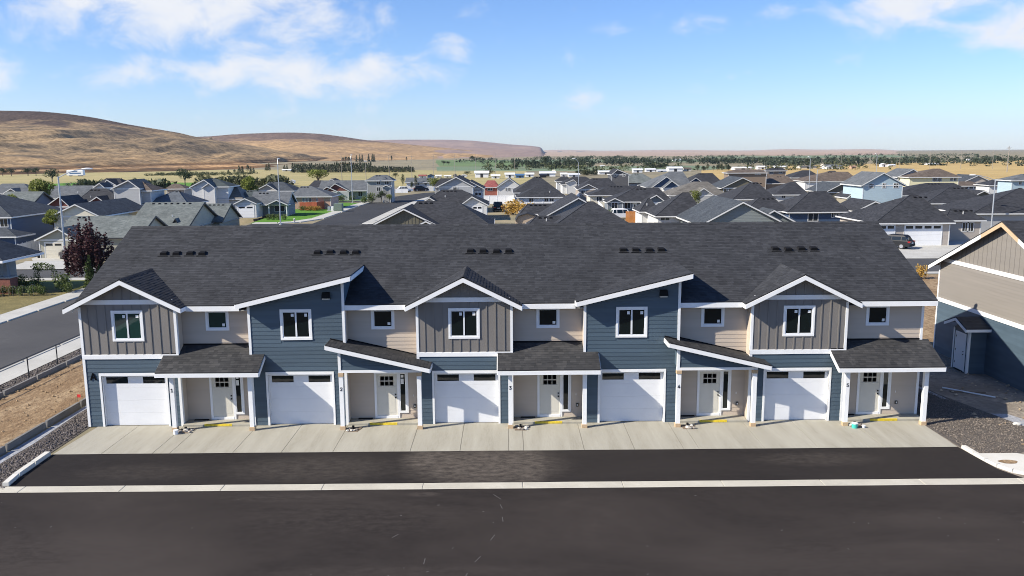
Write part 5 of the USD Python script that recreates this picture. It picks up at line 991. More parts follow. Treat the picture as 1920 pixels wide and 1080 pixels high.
    part(T, 'closet_fascia', MB().box(xr, xw, ya - o - .03, ya - o, ze - .19, ze - .05), 'white_paint')
neighbour()

# ------------------------------------------------------------------ houses of the estate
def roof_x(T, b, hip, roof, rm):
    _, x0, x1, ye, ze, rx0, rx1, yr, zr = b
    yb = 2 * yr - ye
    if hip:
        rx0 = min(max(rx0, x0 + 1.2), x1 - 1.2); rx1 = max(min(rx1, x1 - 1.2), rx0 + .05)
        pts = [(x0, ye, ze), (x1, ye, ze), (x1, yb, ze), (x0, yb, ze), (rx0, yr, zr), (rx1, yr, zr)]
        mb = MB().add(pts, [(0, 1, 5), (0, 5, 4), (1, 2, 5), (2, 3, 4), (2, 4, 5), (3, 0, 4), (0, 3, 2), (0, 2, 1)])
    else:
        mb = MB()
        for q in ([(x0, ye, ze), (x1, ye, ze), (x1, yr, zr), (x0, yr, zr)], [(x1, yb, ze), (x0, yb, ze), (x0, yr, zr), (x1, yr, zr)]): s = slab(q, .1); mb.add(s.v, s.f)
    return part(T, 'roof', mb, rm)

def house(h):
    b0 = h['blocks'][0]; gb = h.get('base', 0.0)
    T = thing('house', h['label'], 'house', ((b0[1] + b0[2]) / 2, b0[3], gb))
    wm, rm = 'wall_' + h['wall'], 'roof_' + h['roof']
    for bi, b in enumerate(h['blocks']):
        if b[0] in ('x', 'xg'):
            _, x0, x1, ye, ze, rx0, rx1, yr, zr = b; yb = 2 * yr - ye; hip = b[0] == 'x'
            R = roof_x(T, b, hip, h['roof'], rm)
            f = MB(); f.box(x0, x1, ye - .04, ye, ze - .16, ze - .0)
            if hip:
                f.box(x0, x1, yb, yb + .04, ze - .16, ze).box(x0 - .04, x0, ye, yb, ze - .16, ze).box(x1, x1 + .04, ye, yb, ze - .16, ze)
            else:
                for xx in (x0 - .04, x1):
                    for s in (0, 1):
                        ya, yc, za, zc = (ye, yr, ze, zr) if s == 0 else (yr, yb, zr, ze)
                        f.hexa([(xx, ya, za - .3), (xx + .04, ya, za - .3), (xx + .04, yc, zc - .3), (xx, yc, zc - .3), (xx, ya, za - .1), (xx + .04, ya, za - .1), (xx + .04, yc, zc - .1), (xx, yc, zc - .1)])
            part(T, 'fascia', f, 'trim_far' if h['roof'] != 'green' or bi == 3 else 'dark_metal')
            part(T, 'soffit', MB().box(x0 + .01, x1 - .01, ye + .01, yb - .01, ze - .20, ze - .17), 'soffit')
            i0, i1 = x0 + .45, x1 - .45
            if h.get('porch') and bi == 0: ya = ye + 1.7
            else: ya = ye + .45
            if hip: w = MB().box(i0, i1, ya, yb - .45, gb - .05, ze - .2)
            else: w = MB().prism([(i0, ya, gb - .05), (i0, yb - .45, gb - .05), (i0, yb - .45, ze - .12), (i0, yr, zr - .16), (i0, ya, min(ze - .12 + (ya - ye) * (zr - ze) / (yr - ye), zr - .3))], (i1 - i0, 0, 0))
            part(T, 'wall', w, wm)
            part(T, 'corner_board', MB().box(i0 - .02, i0 + .1, ya - .03, ya, gb, ze - .2).box(i1 - .1, i1 + .02, ya - .03, ya, gb, ze - .2), 'trim_far')
            r = random.Random(int(abs(x0 * 31 + ye * 17)))
            sl = (zr - ze) / (yr - ye); nv = r.choice([0, 2, 3, 4]) if ye < 150 else r.choice([0, 0, 2])
            ra, rb = max(min(rx0, x1 - 1), x0 + 1), max(min(rx1, x1 - 1), x0 + 1)
            if h['roof'] == 'green' and bi in (1, 2): nv = 7 if bi == 1 else 5
            for i in range(nv):
                vx = ra + (rb - ra) * (i + .5) / nv if nv >= 5 else ra + .4 + i * .7; vy = yr - .55; z = ze + sl * (vy - ye)
                if vx < max(rb, ra + 3): part(R, 'roof_vent', MB().hexa([(vx - .17, vy - .15, z - .07), (vx + .17, vy - .15, z - .07), (vx + .17, vy + .15, z + .05), (vx - .17, vy + .15, z + .05), (vx - .15, vy - .15, z + .09), (vx + .15, vy - .15, z + .09), (vx + .15, vy + .15, z + .14), (vx - .15, vy + .15, z + .14)]), 'black_plastic')
            if ye < 160 and r.random() < .7:
                vx = r.uniform(x0 + 2, x1 - 2); vy = ye + (yr - ye) * r.uniform(.3, .6); z = ze + sl * (vy - ye)
                if (not hip) or (ra - .5 < vx < rb + .5): part(R, 'vent_pipe', MB().tube([(vx, vy, z - .1), (vx, vy, z + .35)], .05, 7), 'trim_far')
            if hip and ye < 130:       # lighter caps along hips and ridge
                cap = MB(); c0 = (ra, yr, zr); c1 = (rb, yr, zr)
                rr0 = min(max(rx0, x0 + 1.2), x1 - 1.2); rr1 = max(min(rx1, x1 - 1.2), rr0 + .05)
                for p, q in (((x0, ye, ze), (rr0, yr, zr)), ((x1, ye, ze), (rr1, yr, zr)), ((rr0, yr, zr), (rr1 + .01, yr, zr))): cap.tube([p, q], .05, 5)
                part(R, 'hip_cap', cap, rm)
        else:
            _, x0, x1, ye, ze, ax, az, dep, _b = b
            yb = ye + dep; q = az - .14
            m1 = [(x0, ye, ze), (ax, ye, az), (ax, yb, az), (x0, yb, ze)]; m2 = [(ax, ye, az), (x1, ye, ze), (x1, yb, ze), (ax, yb, az)]
            s = slab(m1, .1); q2 = slab(m2, .1); s.add(q2.v, q2.f); part(T, 'roof', s, rm)
            f = MB(); f.hexa(board((x0, ye, ze - .07), (ax, ye, az - .07), .17, .05)); f.hexa(board((ax, ye, az - .07), (x1, ye, ze - .07), .17, .05))
            f.box(x0 - .04, x0, ye, yb, ze - .26, ze - .08).box(x1, x1 + .04, ye, yb, ze - .26, ze - .08)
            part(T, 'rake_board', f, 'trim_far' if not (h['roof'] == 'green' and bi > 3) else 'dark_metal')
            k = .12; i0, i1 = x0 + (ax - x0) * k, x1 - (x1 - ax) * k
            zl = lambda x: (ze + (az - ze) * (x - x0) / (ax - x0) if x < ax else ze + (az - ze) * (x1 - x) / (x1 - ax)) - .12
            gm = 'wall_' + h['gable'] if h.get('gable') else wm
            yw = ye + .4
            opn = (h['wall'] == 'white' and h['roof'] == 'charcoal' and bi == 2)
            w = MB().prism([(i0, yw, ze - .1), (i1, yw, ze - .1), (i1, yw, zl(i1)), (ax, yw, az - .14), (i0, yw, zl(i0))], (0, dep - .8, 0))
            W2 = part(T, 'gable_wall', w, gm)
            if h.get('porch') and dep < 3:
                for px in (i0 + .1, i1 - .1): part(T, 'post', MB().box(px - .1, px + .1, yw, yw + .2, 0, ze - .1), 'trim_far')
            elif ze < 8:
                part(T, 'wall', MB().box(i0, i1, yw, yb - .4, gb - .05, ze - .1), wm)
                part(T, 'frieze_board', MB().box(i0, i1, yw - .035, yw, ze - .22, ze - .02), 'trim_far')
                part(T, 'corner_board', MB().box(i0 - .02, i0 + .1, yw - .03, yw, gb, ze - .22).box(i1 - .1, i1 + .02, yw - .03, yw, gb, ze - .22), 'trim_far')
            if h['wall'] in ('olive', 'grey', 'white', 'khaki') and ye < 90 and dep > 4 and (x1 - x0) > 4:
                nx = int((i1 - i0) / .42)
                for i in range(1, nx):
                    bx = i0 + (i1 - i0) * i / nx; part(W2, 'batten', MB().box(bx - .03, bx + .03, yw - .03, yw, ze - .02, max(ze, zl(bx) - .16)), gm)
            if h['wall'] == 'lgreen' and bi == 0:
                for i in range(16):
                    z = ze - .02 + i * .19; t = (z + .19 - ze) / (az - ze)
                    if t > .9: break
                    u, v = x0 + (ax - x0) * (t + .1), x1 - (x1 - ax) * (t + .1)
                    part(W2, 'siding_board', MB().hexa([(u, yw - .025, z), (v, yw - .025, z), (v, yw, z), (u, yw, z), (u, yw - .004, z + .19), (v, yw - .004, z + .19), (v, yw, z + .19), (u, yw, z + .19)]), gm)
    for kind, x0, x1, y, z0, z1 in h['open']:
        if h.get('porch') and abs(y - (b0[3] + .45)) < .02: y = b0[3] + 1.7
        if kind == 'window':
            z0 = max(z0, gb + .4)
            if z1 - z0 < .35: z1 = z0 + .6
            t = .09
            w = part(T, 'window', MB().box(x0 - t, x1 + t, y - .04, y, z1, z1 + t).box(x0 - t, x1 + t, y - .04, y, z0 - t, z0).box(x0 - t, x0, y - .04, y, z0, z1).box(x1, x1 + t, y - .04, y, z0, z1).box((x0 + x1) / 2 - .03, (x0 + x1) / 2 + .03, y - .035, y, z0, z1), 'trim_far')
            part(w, 'pane', MB().box(x0, x1, y - .02, y - .005, z0, z1), 'glass_far')
        elif kind == 'garage_door':
            z1 = max(z1, gb + 1.9); zg = gb
            d = part(T, 'garage_door', MB().box(x0 - .1, x0, y - .04, y, gb, z1 + .1).box(x1, x1 + .1, y - .04, y, gb, z1 + .1).box(x0, x1, y - .04, y, z1, z1 + .1), 'trim_far')
            for i in range(4):
                hz = (z1 - gb) / 4; a = gb + hz * i
                part(d, 'door_panel', MB().box(x0, x1, y - .022, y - .002, a + .012, a + hz), 'wall_cream' if h['wall'] == 'sage' else 'white_door')
            n = max(2, round((x1 - x0) / 1.2))
            for i in range(n): part(d, 'window_pane', MB().box(x0 + (x1 - x0) * (i + .12) / n, x0 + (x1 - x0) * (i + .88) / n, y - .03, y - .022, gb + hz * 3.2, gb + hz * 3.72), 'glass_far')
        else:
            d = part(T, 'door', MB().box(x0 - .08, x0, y - .04, y, 0, z1 + .08).box(x1, x1 + .08, y - .04, y, 0, z1 + .08).box(x0, x1, y - .04, y, z1, z1 + .08), 'trim_far')
            part(d, 'door_leaf', MB().box(x0, x1, y - .02, y - .002, .05, z1), 'door_paint'); part(d, 'pane', MB().box(x0 + .2, x1 - .2, y - .026, y - .02, z1 * .72, z1 * .9), 'glass_far')
    return T
HT = [house(h) for h in HOUSES]

# corner house cut by the left edge, with a tapered porch column
def corner_house():
    T = thing('house', 'grey corner house at the left edge with a dark roof and tapered stone porch column', 'house', (-50, 34, 0))
    R = MB(); x1, ya, yb, ze = -43.2, 35.2, 41.6, 3.0; xm = -60.0
    R.add([(xm, ya, ze), (x1, ya, ze), (x1, yb, ze), (xm, yb, ze), (xm, (ya + yb) / 2, ze + 1.9), (x1 - 3.4, (ya + yb) / 2, ze + 1.9)], [(0, 1, 5), (0, 5, 4), (1, 2, 5), (2, 3, 4), (2, 4, 5), (0, 3, 2), (0, 2, 1)])
    part(T, 'roof', R, 'roof_slate')
    part(T, 'fascia', MB().box(xm, x1, ya - .04, ya, ze - .2, ze).box(x1, x1 + .04, ya, yb, ze - .2, ze).box(xm, x1, yb, yb + .04, ze - .2, ze), 'white_paint')
    part(T, 'wall', MB().box(xm, -45.6, ya + .5, yb - .5, 0, ze - .2), 'wall_grey')
    c = part(T, 'porch_column', MB().hexa([(-44.0, 36.3, 1.45), (-43.55, 36.3, 1.45), (-43.55, 36.75, 1.45), (-44.0, 36.75, 1.45), (-43.9, 36.4, 2.8), (-43.65, 36.4, 2.8), (-43.65, 36.65, 2.8), (-43.9, 36.65, 2.8)]), 'wall_slate_w')
    part(c, 'column_plinth', MB().box(-44.35, -43.2, 35.95, 37.1, 0, 1.38), 'brick_red'); part(c, 'plinth_cap', MB().box(-44.42, -43.13, 35.88, 37.17, 1.38, 1.46), 'sidewalk')
corner_house()

# ------------------------------------------------------------------ plants
def leaves(mb, centre, rad, n, size, r, hollow=.35, flat=1.0):
    c = np.array(centre)
    for _ in range(n):
        d = r.normal(size=3); d /= np.linalg.norm(d); d = d * (hollow + (1 - hollow) * r.random() ** .45) * np.array(rad)
        a = r.normal(size=3); a /= np.linalg.norm(a); b = np.cross(a, r.normal(size=3)); b /= np.linalg.norm(b); s = size * r.uniform(.6, 1.4)
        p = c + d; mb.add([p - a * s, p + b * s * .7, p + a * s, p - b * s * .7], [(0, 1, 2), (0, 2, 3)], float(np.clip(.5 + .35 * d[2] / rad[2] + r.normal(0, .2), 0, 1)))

def tree_form(name, leaf, height, width, n, size, seed, shape='round', trunk=.3, bark='bark'):
    r = np.random.default_rng(seed); p = proto(name); mb = MB(); w = width / 2
    tz = height * trunk
    t = MB().tube([(0, 0, -.1), (.03 * w, 0, tz * .6), (0, .04 * w, height * .75)], [.05 * width * .8, .04 * width * .7, .012 * width], 7)
    if shape == 'round':
        k = 9
        for i in range(k):
            a = 2.4 * i + r.uniform(-.4, .4); q = r.uniform(.25, .62) * w if i else 0; z = tz + (height - tz) * (r.uniform(.28, .78) if i else .72)
            rr = w * r.uniform(.36, .55); leaves(mb, (q * math.cos(a), q * math.sin(a), z), (rr, rr, rr * r.uniform(.7, .95)), n // k, size, r)
            if i % 2: t.tube([(0, 0, tz * .9), (q * .6 * math.cos(a), q * .6 * math.sin(a), z - rr * .3)], [.02 * width, .008 * width], 5)
    elif shape == 'cone':
        k = 10
        for i in range(k):
            f = (i + .5) / k; rr = w * (1 - f) ** .75 * r.uniform(.8, 1.1) + .06 * w
            leaves(mb, (r.uniform(-.1, .1) * w, r.uniform(-.1, .1) * w, tz + (height - tz) * f), (rr, rr, (height - tz) / k * .9), max(6, int(n * (1.7 - 1.4 * f) / k)), size, r)
    elif shape == 'plume':
        k = 24
        for i in range(k):
            a = 2.4 * i + r.uniform(-.3, .3); q = w * (.06 + .74 * (i / k) ** .8); h0 = tz * .6; h1 = height * (1.06 - .62 * (q / w) ** 1.3) * r.uniform(.78, 1.02); rr = w * r.uniform(.09, .15)
            leaves(mb, (q * math.cos(a), q * math.sin(a), (h0 + h1) / 2), (rr, rr, (h1 - h0) / 2), n // k, size, r, .1)
            if i % 3 == 0: t.tube([(0, 0, tz * .4), (q * math.cos(a), q * math.sin(a), h1 * .8)], [.03, .01], 5)
    else:   # bush
        k = 6
        for i in range(k):
            a = r.uniform(0, 6.28); q = w * r.uniform(.1, .6); rr = w * r.uniform(.4, .6); leaves(mb, (q * math.cos(a), q * math.sin(a), height * r.uniform(.35, .6)), (rr, rr, height * .42), n // k, size, r)
    ORIGIN[p] = (0, 0, 0)
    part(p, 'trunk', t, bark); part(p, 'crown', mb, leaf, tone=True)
    return p
T_round = tree_form('tree_form_round', 'leaf_green', 1.0, .82, 900, .030, 1); T_round2 = tree_form('tree_form_loose', 'leaf_olive', 1.0, 1.0, 700, .035, 2)
T_dark = tree_form('tree_form_dark', 'leaf_dark', 1.0, .9, 700, .035, 3); T_lime = tree_form('tree_form_lime', 'leaf_lime', 1.0, .9, 1200, .026, 4)
T_cone = tree_form('tree_form_cone', 'leaf_dark', 1.0, .42, 420, .035, 5, 'cone', .06); T_far = tree_form('tree_form_far', 'leaf_far', 1.0, .85, 260, .06, 6, 'round', .15)
T_farc = tree_form('tree_form_far_cone', 'leaf_far', 1.0, .5, 240, .055, 7, 'cone', .05); T_bush = tree_form('bush_form', 'leaf_green', 1.0, 1.2, 500, .05, 8, 'bush', .05)
T_plum = tree_form('tree_form_plum', 'leaf_plum', 6.6, 4.4, 5200, .105, 9, 'plume', .2); T_arb = tree_form('shrub_form_cone', 'leaf_green', 2.6, 1.1, 1500, .06, 10, 'cone', .03)
T_gold = tree_form('bush_form_gold', 'leaf_gold', 1.0, 1.5, 600, .06, 11, 'bush', .05)
T_near = tree_form('tree_form_garden', 'leaf_lime', 5.0, 3.4, 3600, .11, 12, 'round', .18)

copy_of(T_plum, 'plum_tree', 'dark purple-leaved plum tree behind the street lamp at left', 'tree', (-38.6, 40.6, 0), scale=(1.22, 1.22, 1.03))
copy_of(T_arb, 'conical_shrub', 'taller green conical shrub at the foot of the purple plum tree', 'shrub', (-37.6, 38.6, 0), scale=1.15)
copy_of(T_arb, 'conical_shrub', 'shorter green conical shrub right of the taller one under the plum tree', 'shrub', (-36.9, 38.9, 0), 40, .8)
TREES = [
    (T_near, 'garden_tree', 'yellow-green garden tree between the navy house and the street lamp', 'tree', None, (-69.5, 92.0, 4.18, 3.28)),
    (T_near, 'garden_tree', 'tall green garden tree rising over the olive-roofed slate house', 'tree', None, (-98.1, 140.0, 7.83, 5.87)),
    (T_near, 'garden_tree', 'small yellowish tree over the roof of the navy house', 'tree', None, (-85.0, 108.0, 5.98, 2.95)),
    (T_near, 'garden_tree', 'bright green tree left of the lamp post on the lawn', 'tree', None, (-57.0, 150.0, 7.88, 4.06)),
    (T_dark, 'field_tree', 'large dark willow standing at the edge of the bright green strip', 'tree', None, (-121.2, 280.0, 6.59, 7.3)),
    (T_round2, 'field_tree', 'olive green bushy tree right of the large dark willow', 'tree', None, (-118.1, 288.0, 4.59, 4.58)),
    (T_round2, 'field_tree', 'low olive tree above the hedge right of the willow', 'tree', None, (-117.9, 296.0, 3.76, 3.41)),
    (T_lime, 'field_tree', 'wide yellow-green tree in front of the dark windbreak', 'tree', None, (-72.2, 285.0, 5.97, 11.13)),
    (T_dark, 'field_tree', 'dark bushy tree behind the top of the street lamp', 'tree', None, (-192.6, 320.0, 6.28, 6.4)),
    (T_dark, 'field_tree', 'dark tree at the far left edge of the straw field', 'tree', None, (-291.3, 450.0, 4.71, 6.24)),
    (T_dark, 'field_tree', 'second dark tree from the left edge of the straw field', 'tree', None, (-287.6, 452.0, 4.65, 5.64)),
    (T_dark, 'field_tree', 'rounded dark tree above the tall green garden tree', 'tree', None, (-279.7, 455.0, 4.54, 7.57)),
    (T_dark, 'field_tree', 'dark tree right of the rounded one above the tall green garden tree', 'tree', None, (-275.0, 455.0, 4.82, 5.05)),
    (T_round2, 'field_tree', 'small bushy tree in front of the windbreak near the two-storey grey house', 'tree', None, (-52.7, 360.0, 2.6, 3.56)),
    (T_round2, 'field_tree', 'thin yellowish poplar left of the far grey-roofed long house', 'tree', None, (-34.3, 240.0, 5.06, 1.42)),
    (T_round2, 'field_tree', 'thin brownish poplar in front of the far grey-roofed long house', 'tree', None, (-28.4, 225.0, 5.08, 1.17)),
    (T_dark, 'field_tree', 'dark little tree in front of the far grey-roofed long house', 'tree', None, (-29.3, 222.0, 3.22, 1.16)),
    (T_round2, 'field_tree', 'bare-looking shrub tree behind the white cottage', 'tree', None, (-9.0, 390.0, 3.19, 6.57)),
    (T_round2, 'field_tree', 'olive bush left of the white cottage roof', 'tree', None, (-20.4, 395.0, 2.35, 4.43)),
    (T_dark, 'hill_tree', 'lone dark tree in the saddle between the two hills', 'tree', None, (-509.8, 1420.0, 40.69, 8.42)),
    (T_dark, 'orchard_tree', 'left of two round dark trees on the green crop field', 'tree', None, (-59.7, 760.0, 4.38, 6.14)),
    (T_dark, 'orchard_tree', 'right of two round dark trees on the green crop field', 'tree', None, (-56.0, 765.0, 3.81, 4.63)),
    (T_dark, 'orchard_tree', 'dark tree clump at the upper edge of the green crop field', 'tree', None, (-49.0, 1150.0, 7.13, 10.67)),
    (T_dark, 'orchard_tree', 'small round dark tree at the right of the green crop field', 'tree', None, (-17.3, 720.0, 3.56, 3.89)),
    (T_dark, 'belt_tree', 'tall rounded tree rising above the left end of the tree belt', 'tree', None, (30.9, 640.0, 8.81, 6.95)),
    (T_farc, 'farm_tree', 'dark tree of the small clump at the foot of the hill', 'tree', 'clump of dark trees at the foot of the hill', (-170.4, 478.0, 2.43, 2.31)),
    (T_far, 'farm_tree', 'dark tree of the small clump at the foot of the hill', 'tree', 'clump of dark trees at the foot of the hill', (-167.8, 482.0, 2.65, 2.33)),
    (T_farc, 'farm_tree', 'dark tree of the small clump at the foot of the hill', 'tree', 'clump of dark trees at the foot of the hill', (-164.4, 480.0, 4.94, 2.98)),
    (T_farc, 'farm_tree', 'dark tree of the small clump at the foot of the hill', 'tree', 'clump of dark trees at the foot of the hill', (-161.8, 478.0, 4.63, 2.97)),
    (T_far, 'farm_tree', 'dark tree of the small clump at the foot of the hill', 'tree', 'clump of dark trees at the foot of the hill', (-159.7, 482.0, 5.53, 2.66)),
    (T_farc, 'farm_tree', 'dark tree of the small clump at the foot of the hill', 'tree', 'clump of dark trees at the foot of the hill', (-157.2, 480.0, 4.25, 1.99)),
    (T_farc, 'farm_tree', 'dark tree of the small clump at the foot of the hill', 'tree', 'clump of dark trees at the foot of the hill', (-155.0, 478.0, 3.62, 2.31)),
    (T_cone, 'farm_tree', 'dark conifer beside the farm buildings at the foot of the hill', 'tree', 'conifers by the foothill farm', (-170.6, 560.0, 4.48, 3.06)),
    (T_cone, 'farm_tree', 'dark conifer beside the farm buildings at the foot of the hill', 'tree', 'conifers by the foothill farm', (-170.1, 565.0, 5.16, 3.09)),
    (T_cone, 'farm_tree', 'dark conifer beside the farm buildings at the foot of the hill', 'tree', 'conifers by the foothill farm', (-157.8, 560.0, 4.02, 2.68)),
    (T_cone, 'farm_tree', 'dark conifer beside the farm buildings at the foot of the hill', 'tree', 'conifers by the foothill farm', (-157.2, 565.0, 4.32, 2.32)),
    (T_farc, 'windbreak_tree', 'dark green tree in the long windbreak row behind the straw field', 'tree', 'windbreak trees behind the straw field', (-133.1, 486.0, 6.21, 2.68)),
    (T_farc, 'windbreak_tree', 'dark green tree in the long windbreak row behind the straw field', 'tree', 'windbreak trees behind the straw field', (-133.4, 492.0, 5.83, 3.05)),
    (T_far, 'windbreak_tree', 'dark green tree in the long windbreak row behind the straw field', 'tree', 'windbreak trees behind the straw field', (-129.5, 482.0, 6.11, 3.33)),
    (T_farc, 'windbreak_tree', 'dark green tree in the long windbreak row behind the straw field', 'tree', 'windbreak trees behind the straw field', (-131.7, 496.0, 5.71, 2.91)),
    (T_farc, 'windbreak_tree', 'dark green tree in the long windbreak row behind the straw field', 'tree', 'windbreak trees behind the straw field', (-127.9, 486.0, 5.8, 3.69)),
    (T_farc, 'windbreak_tree', 'dark green tree in the long windbreak row behind the straw field', 'tree', 'windbreak trees behind the straw field', (-128.0, 492.0, 6.27, 2.71)),
    (T_far, 'windbreak_tree', 'dark green tree in the long windbreak row behind the straw field', 'tree', 'windbreak trees behind the straw field', (-124.3, 482.0, 6.42, 3.0)),
    (T_farc, 'windbreak_tree', 'dark green tree in the long windbreak row behind the straw field', 'tree', 'windbreak trees behind the straw field', (-126.4, 496.0, 5.44, 3.42)),
    (T_farc, 'windbreak_tree', 'dark green tree in the long windbreak row behind the straw field', 'tree', 'windbreak trees behind the straw field', (-122.6, 486.0, 6.12, 2.85)),
    (T_farc, 'windbreak_tree', 'dark green tree in the long windbreak row behind the straw field', 'tree', 'windbreak trees behind the straw field', (-122.7, 492.0, 6.07, 3.73)),
    (T_far, 'windbreak_tree', 'dark green tree in the long windbreak row behind the straw field', 'tree', 'windbreak trees behind the straw field', (-119.1, 482.0, 5.43, 2.66)),
    (T_farc, 'windbreak_tree', 'dark green tree in the long windbreak row behind the straw field', 'tree', 'windbreak trees behind the straw field', (-121.0, 496.0, 5.77, 3.08)),
    (T_farc, 'windbreak_tree', 'dark green tree in the long windbreak row behind the straw field', 'tree', 'windbreak trees behind the straw field', (-117.4, 486.0, 5.52, 3.35)),
    (T_farc, 'windbreak_tree', 'dark green tree in the long windbreak row behind the straw field', 'tree', 'windbreak trees behind the straw field', (-117.4, 492.0, 5.8, 2.88)),
    (T_far, 'windbreak_tree', 'dark green tree in the long windbreak row behind the straw field', 'tree', 'windbreak trees behind the straw field', (-113.9, 482.0, 5.74, 3.66)),
    (T_farc, 'windbreak_tree', 'dark green tree in the long windbreak row behind the straw field', 'tree', 'windbreak trees behind the straw field', (-115.6, 496.0, 6.06, 2.73)),
    (T_farc, 'windbreak_tree', 'dark green tree in the long windbreak row behind the straw field', 'tree', 'windbreak trees behind the straw field', (-112.2, 486.0, 5.68, 3.02)),
    (T_farc, 'windbreak_tree', 'dark green tree in the long windbreak row behind the straw field', 'tree', 'windbreak trees behind the straw field', (-112.1, 492.0, 5.37, 3.39)),
    (T_far, 'windbreak_tree', 'dark green tree in the long windbreak row behind the straw field', 'tree', 'windbreak trees behind the straw field', (-108.7, 482.0, 5.82, 2.83)),
    (T_farc, 'windbreak_tree', 'dark green tree in the long windbreak row behind the straw field', 'tree', 'windbreak trees behind the straw field', (-110.3, 496.0, 5.43, 3.76)),
    (T_farc, 'windbreak_tree', 'dark green tree in the long windbreak row behind the straw field', 'tree', 'windbreak trees behind the straw field', (-106.9, 486.0, 6.43, 2.68)),
    (T_farc, 'windbreak_tree', 'dark green tree in the long windbreak row behind the straw field', 'tree', 'windbreak trees behind the straw field', (-106.8, 492.0, 6.96, 3.05)),
    (T_far, 'windbreak_tree', 'dark green tree in the long windbreak row behind the straw field', 'tree', 'windbreak trees behind the straw field', (-103.5, 482.0, 6.37, 3.33)),
    (T_farc, 'windbreak_tree', 'dark green tree in the long windbreak row behind the straw field', 'tree', 'windbreak trees behind the straw field', (-104.9, 496.0, 6.38, 2.91)),
    (T_farc, 'windbreak_tree', 'dark green tree in the long windbreak row behind the straw field', 'tree', 'windbreak trees behind the straw field', (-101.6, 486.0, 6.76, 3.69)),
    (T_farc, 'windbreak_tree', 'dark green tree in the long windbreak row behind the straw field', 'tree', 'windbreak trees behind the straw field', (-101.5, 492.0, 6.96, 2.71)),
    (T_far, 'windbreak_tree', 'dark green tree in the long windbreak row behind the straw field', 'tree', 'windbreak trees behind the straw field', (-98.3, 482.0, 6.23, 3.0)),
    (T_farc, 'windbreak_tree', 'dark green tree in the long windbreak row behind the straw field', 'tree', 'windbreak trees behind the straw field', (-99.6, 496.0, 6.47, 3.42)),
    (T_farc, 'windbreak_tree', 'dark green tree in the long windbreak row behind the straw field', 'tree', 'windbreak trees behind the straw field', (-96.4, 486.0, 6.32, 2.85)),
    (T_farc, 'windbreak_tree', 'dark green tree in the long windbreak row behind the straw field', 'tree', 'windbreak trees behind the straw field', (-96.2, 492.0, 6.09, 3.73)),
    (T_far, 'windbreak_tree', 'dark green tree in the long windbreak row behind the straw field', 'tree', 'windbreak trees behind the straw field', (-93.1, 482.0, 6.35, 2.66)),
    (T_farc, 'windbreak_tree', 'dark green tree in the long windbreak row behind the straw field', 'tree', 'windbreak trees behind the straw field', (-94.3, 496.0, 5.98, 3.08)),
    (T_farc, 'windbreak_tree', 'dark green tree in the long windbreak row behind the straw field', 'tree', 'windbreak trees behind the straw field', (-91.2, 486.0, 6.6, 3.35)),
    (T_farc, 'windbreak_tree', 'dark green tree in the long windbreak row behind the straw field', 'tree', 'windbreak trees behind the straw field', (-90.9, 492.0, 6.13, 2.88)),
    (T_far, 'windbreak_tree', 'dark green tree in the long windbreak row behind the straw field', 'tree', 'windbreak trees behind the straw field', (-87.9, 482.0, 6.58, 3.66)),
    (T_farc, 'windbreak_tree', 'dark green tree in the long windbreak row behind the straw field', 'tree', 'windbreak trees behind the straw field', (-88.9, 496.0, 5.93, 2.73)),
    (T_farc, 'windbreak_tree', 'dark green tree in the long windbreak row behind the straw field', 'tree', 'windbreak trees behind the straw field', (-85.9, 486.0, 6.09, 3.02)),
    (T_farc, 'windbreak_tree', 'dark green tree in the long windbreak row behind the straw field', 'tree', 'windbreak trees behind the straw field', (-85.6, 492.0, 6.79, 3.39)),
    (T_far, 'windbreak_tree', 'dark green tree in the long windbreak row behind the straw field', 'tree', 'windbreak trees behind the straw field', (-82.7, 482.0, 4.41, 2.83)),
    (T_farc, 'windbreak_tree', 'dark green tree in the long windbreak row behind the straw field', 'tree', 'windbreak trees behind the straw field', (-83.6, 496.0, 4.11, 3.76)),
    (T_farc, 'windbreak_tree', 'dark green tree in the long windbreak row behind the straw field', 'tree', 'windbreak trees behind the straw field', (-80.8, 486.0, 3.52, 2.68)),
    (T_farc, 'windbreak_tree', 'dark green tree in the long windbreak row behind the straw field', 'tree', 'windbreak trees behind the straw field', (-80.3, 492.0, 3.94, 3.05)),
    (T_far, 'windbreak_tree', 'dark green tree in the long windbreak row behind the straw field', 'tree', 'windbreak trees behind the straw field', (-77.5, 482.0, 3.89, 3.33)),
    (T_farc, 'windbreak_tree', 'dark green tree in the long windbreak row behind the straw field', 'tree', 'windbreak trees behind the straw field', (-78.3, 496.0, 3.99, 2.91)),
    (T_farc, 'windbreak_tree', 'dark green tree in the long windbreak row behind the straw field', 'tree', 'windbreak trees behind the straw field', (-75.5, 486.0, 3.93, 3.69)),
    (T_farc, 'windbreak_tree', 'dark green tree in the long windbreak row behind the straw field', 'tree', 'windbreak trees behind the straw field', (-75.0, 492.0, 3.95, 2.71)),
    (T_far, 'windbreak_tree', 'dark green tree in the long windbreak row behind the straw field', 'tree', 'windbreak trees behind the straw field', (-72.3, 482.0, 4.13, 3.0)),
    (T_farc, 'windbreak_tree', 'dark green tree in the long windbreak row behind the straw field', 'tree', 'windbreak trees behind the straw field', (-72.9, 496.0, 3.67, 3.42)),
    (T_farc, 'windbreak_tree', 'dark green tree in the long windbreak row behind the straw field', 'tree', 'windbreak trees behind the straw field', (-70.2, 486.0, 3.82, 2.85)),
    (T_farc, 'windbreak_tree', 'dark green tree in the long windbreak row behind the straw field', 'tree', 'windbreak trees behind the straw field', (-69.7, 492.0, 3.4, 3.73)),
    (T_far, 'windbreak_tree', 'dark green tree in the long windbreak row behind the straw field', 'tree', 'windbreak trees behind the straw field', (-67.1, 482.0, 3.77, 2.66)),
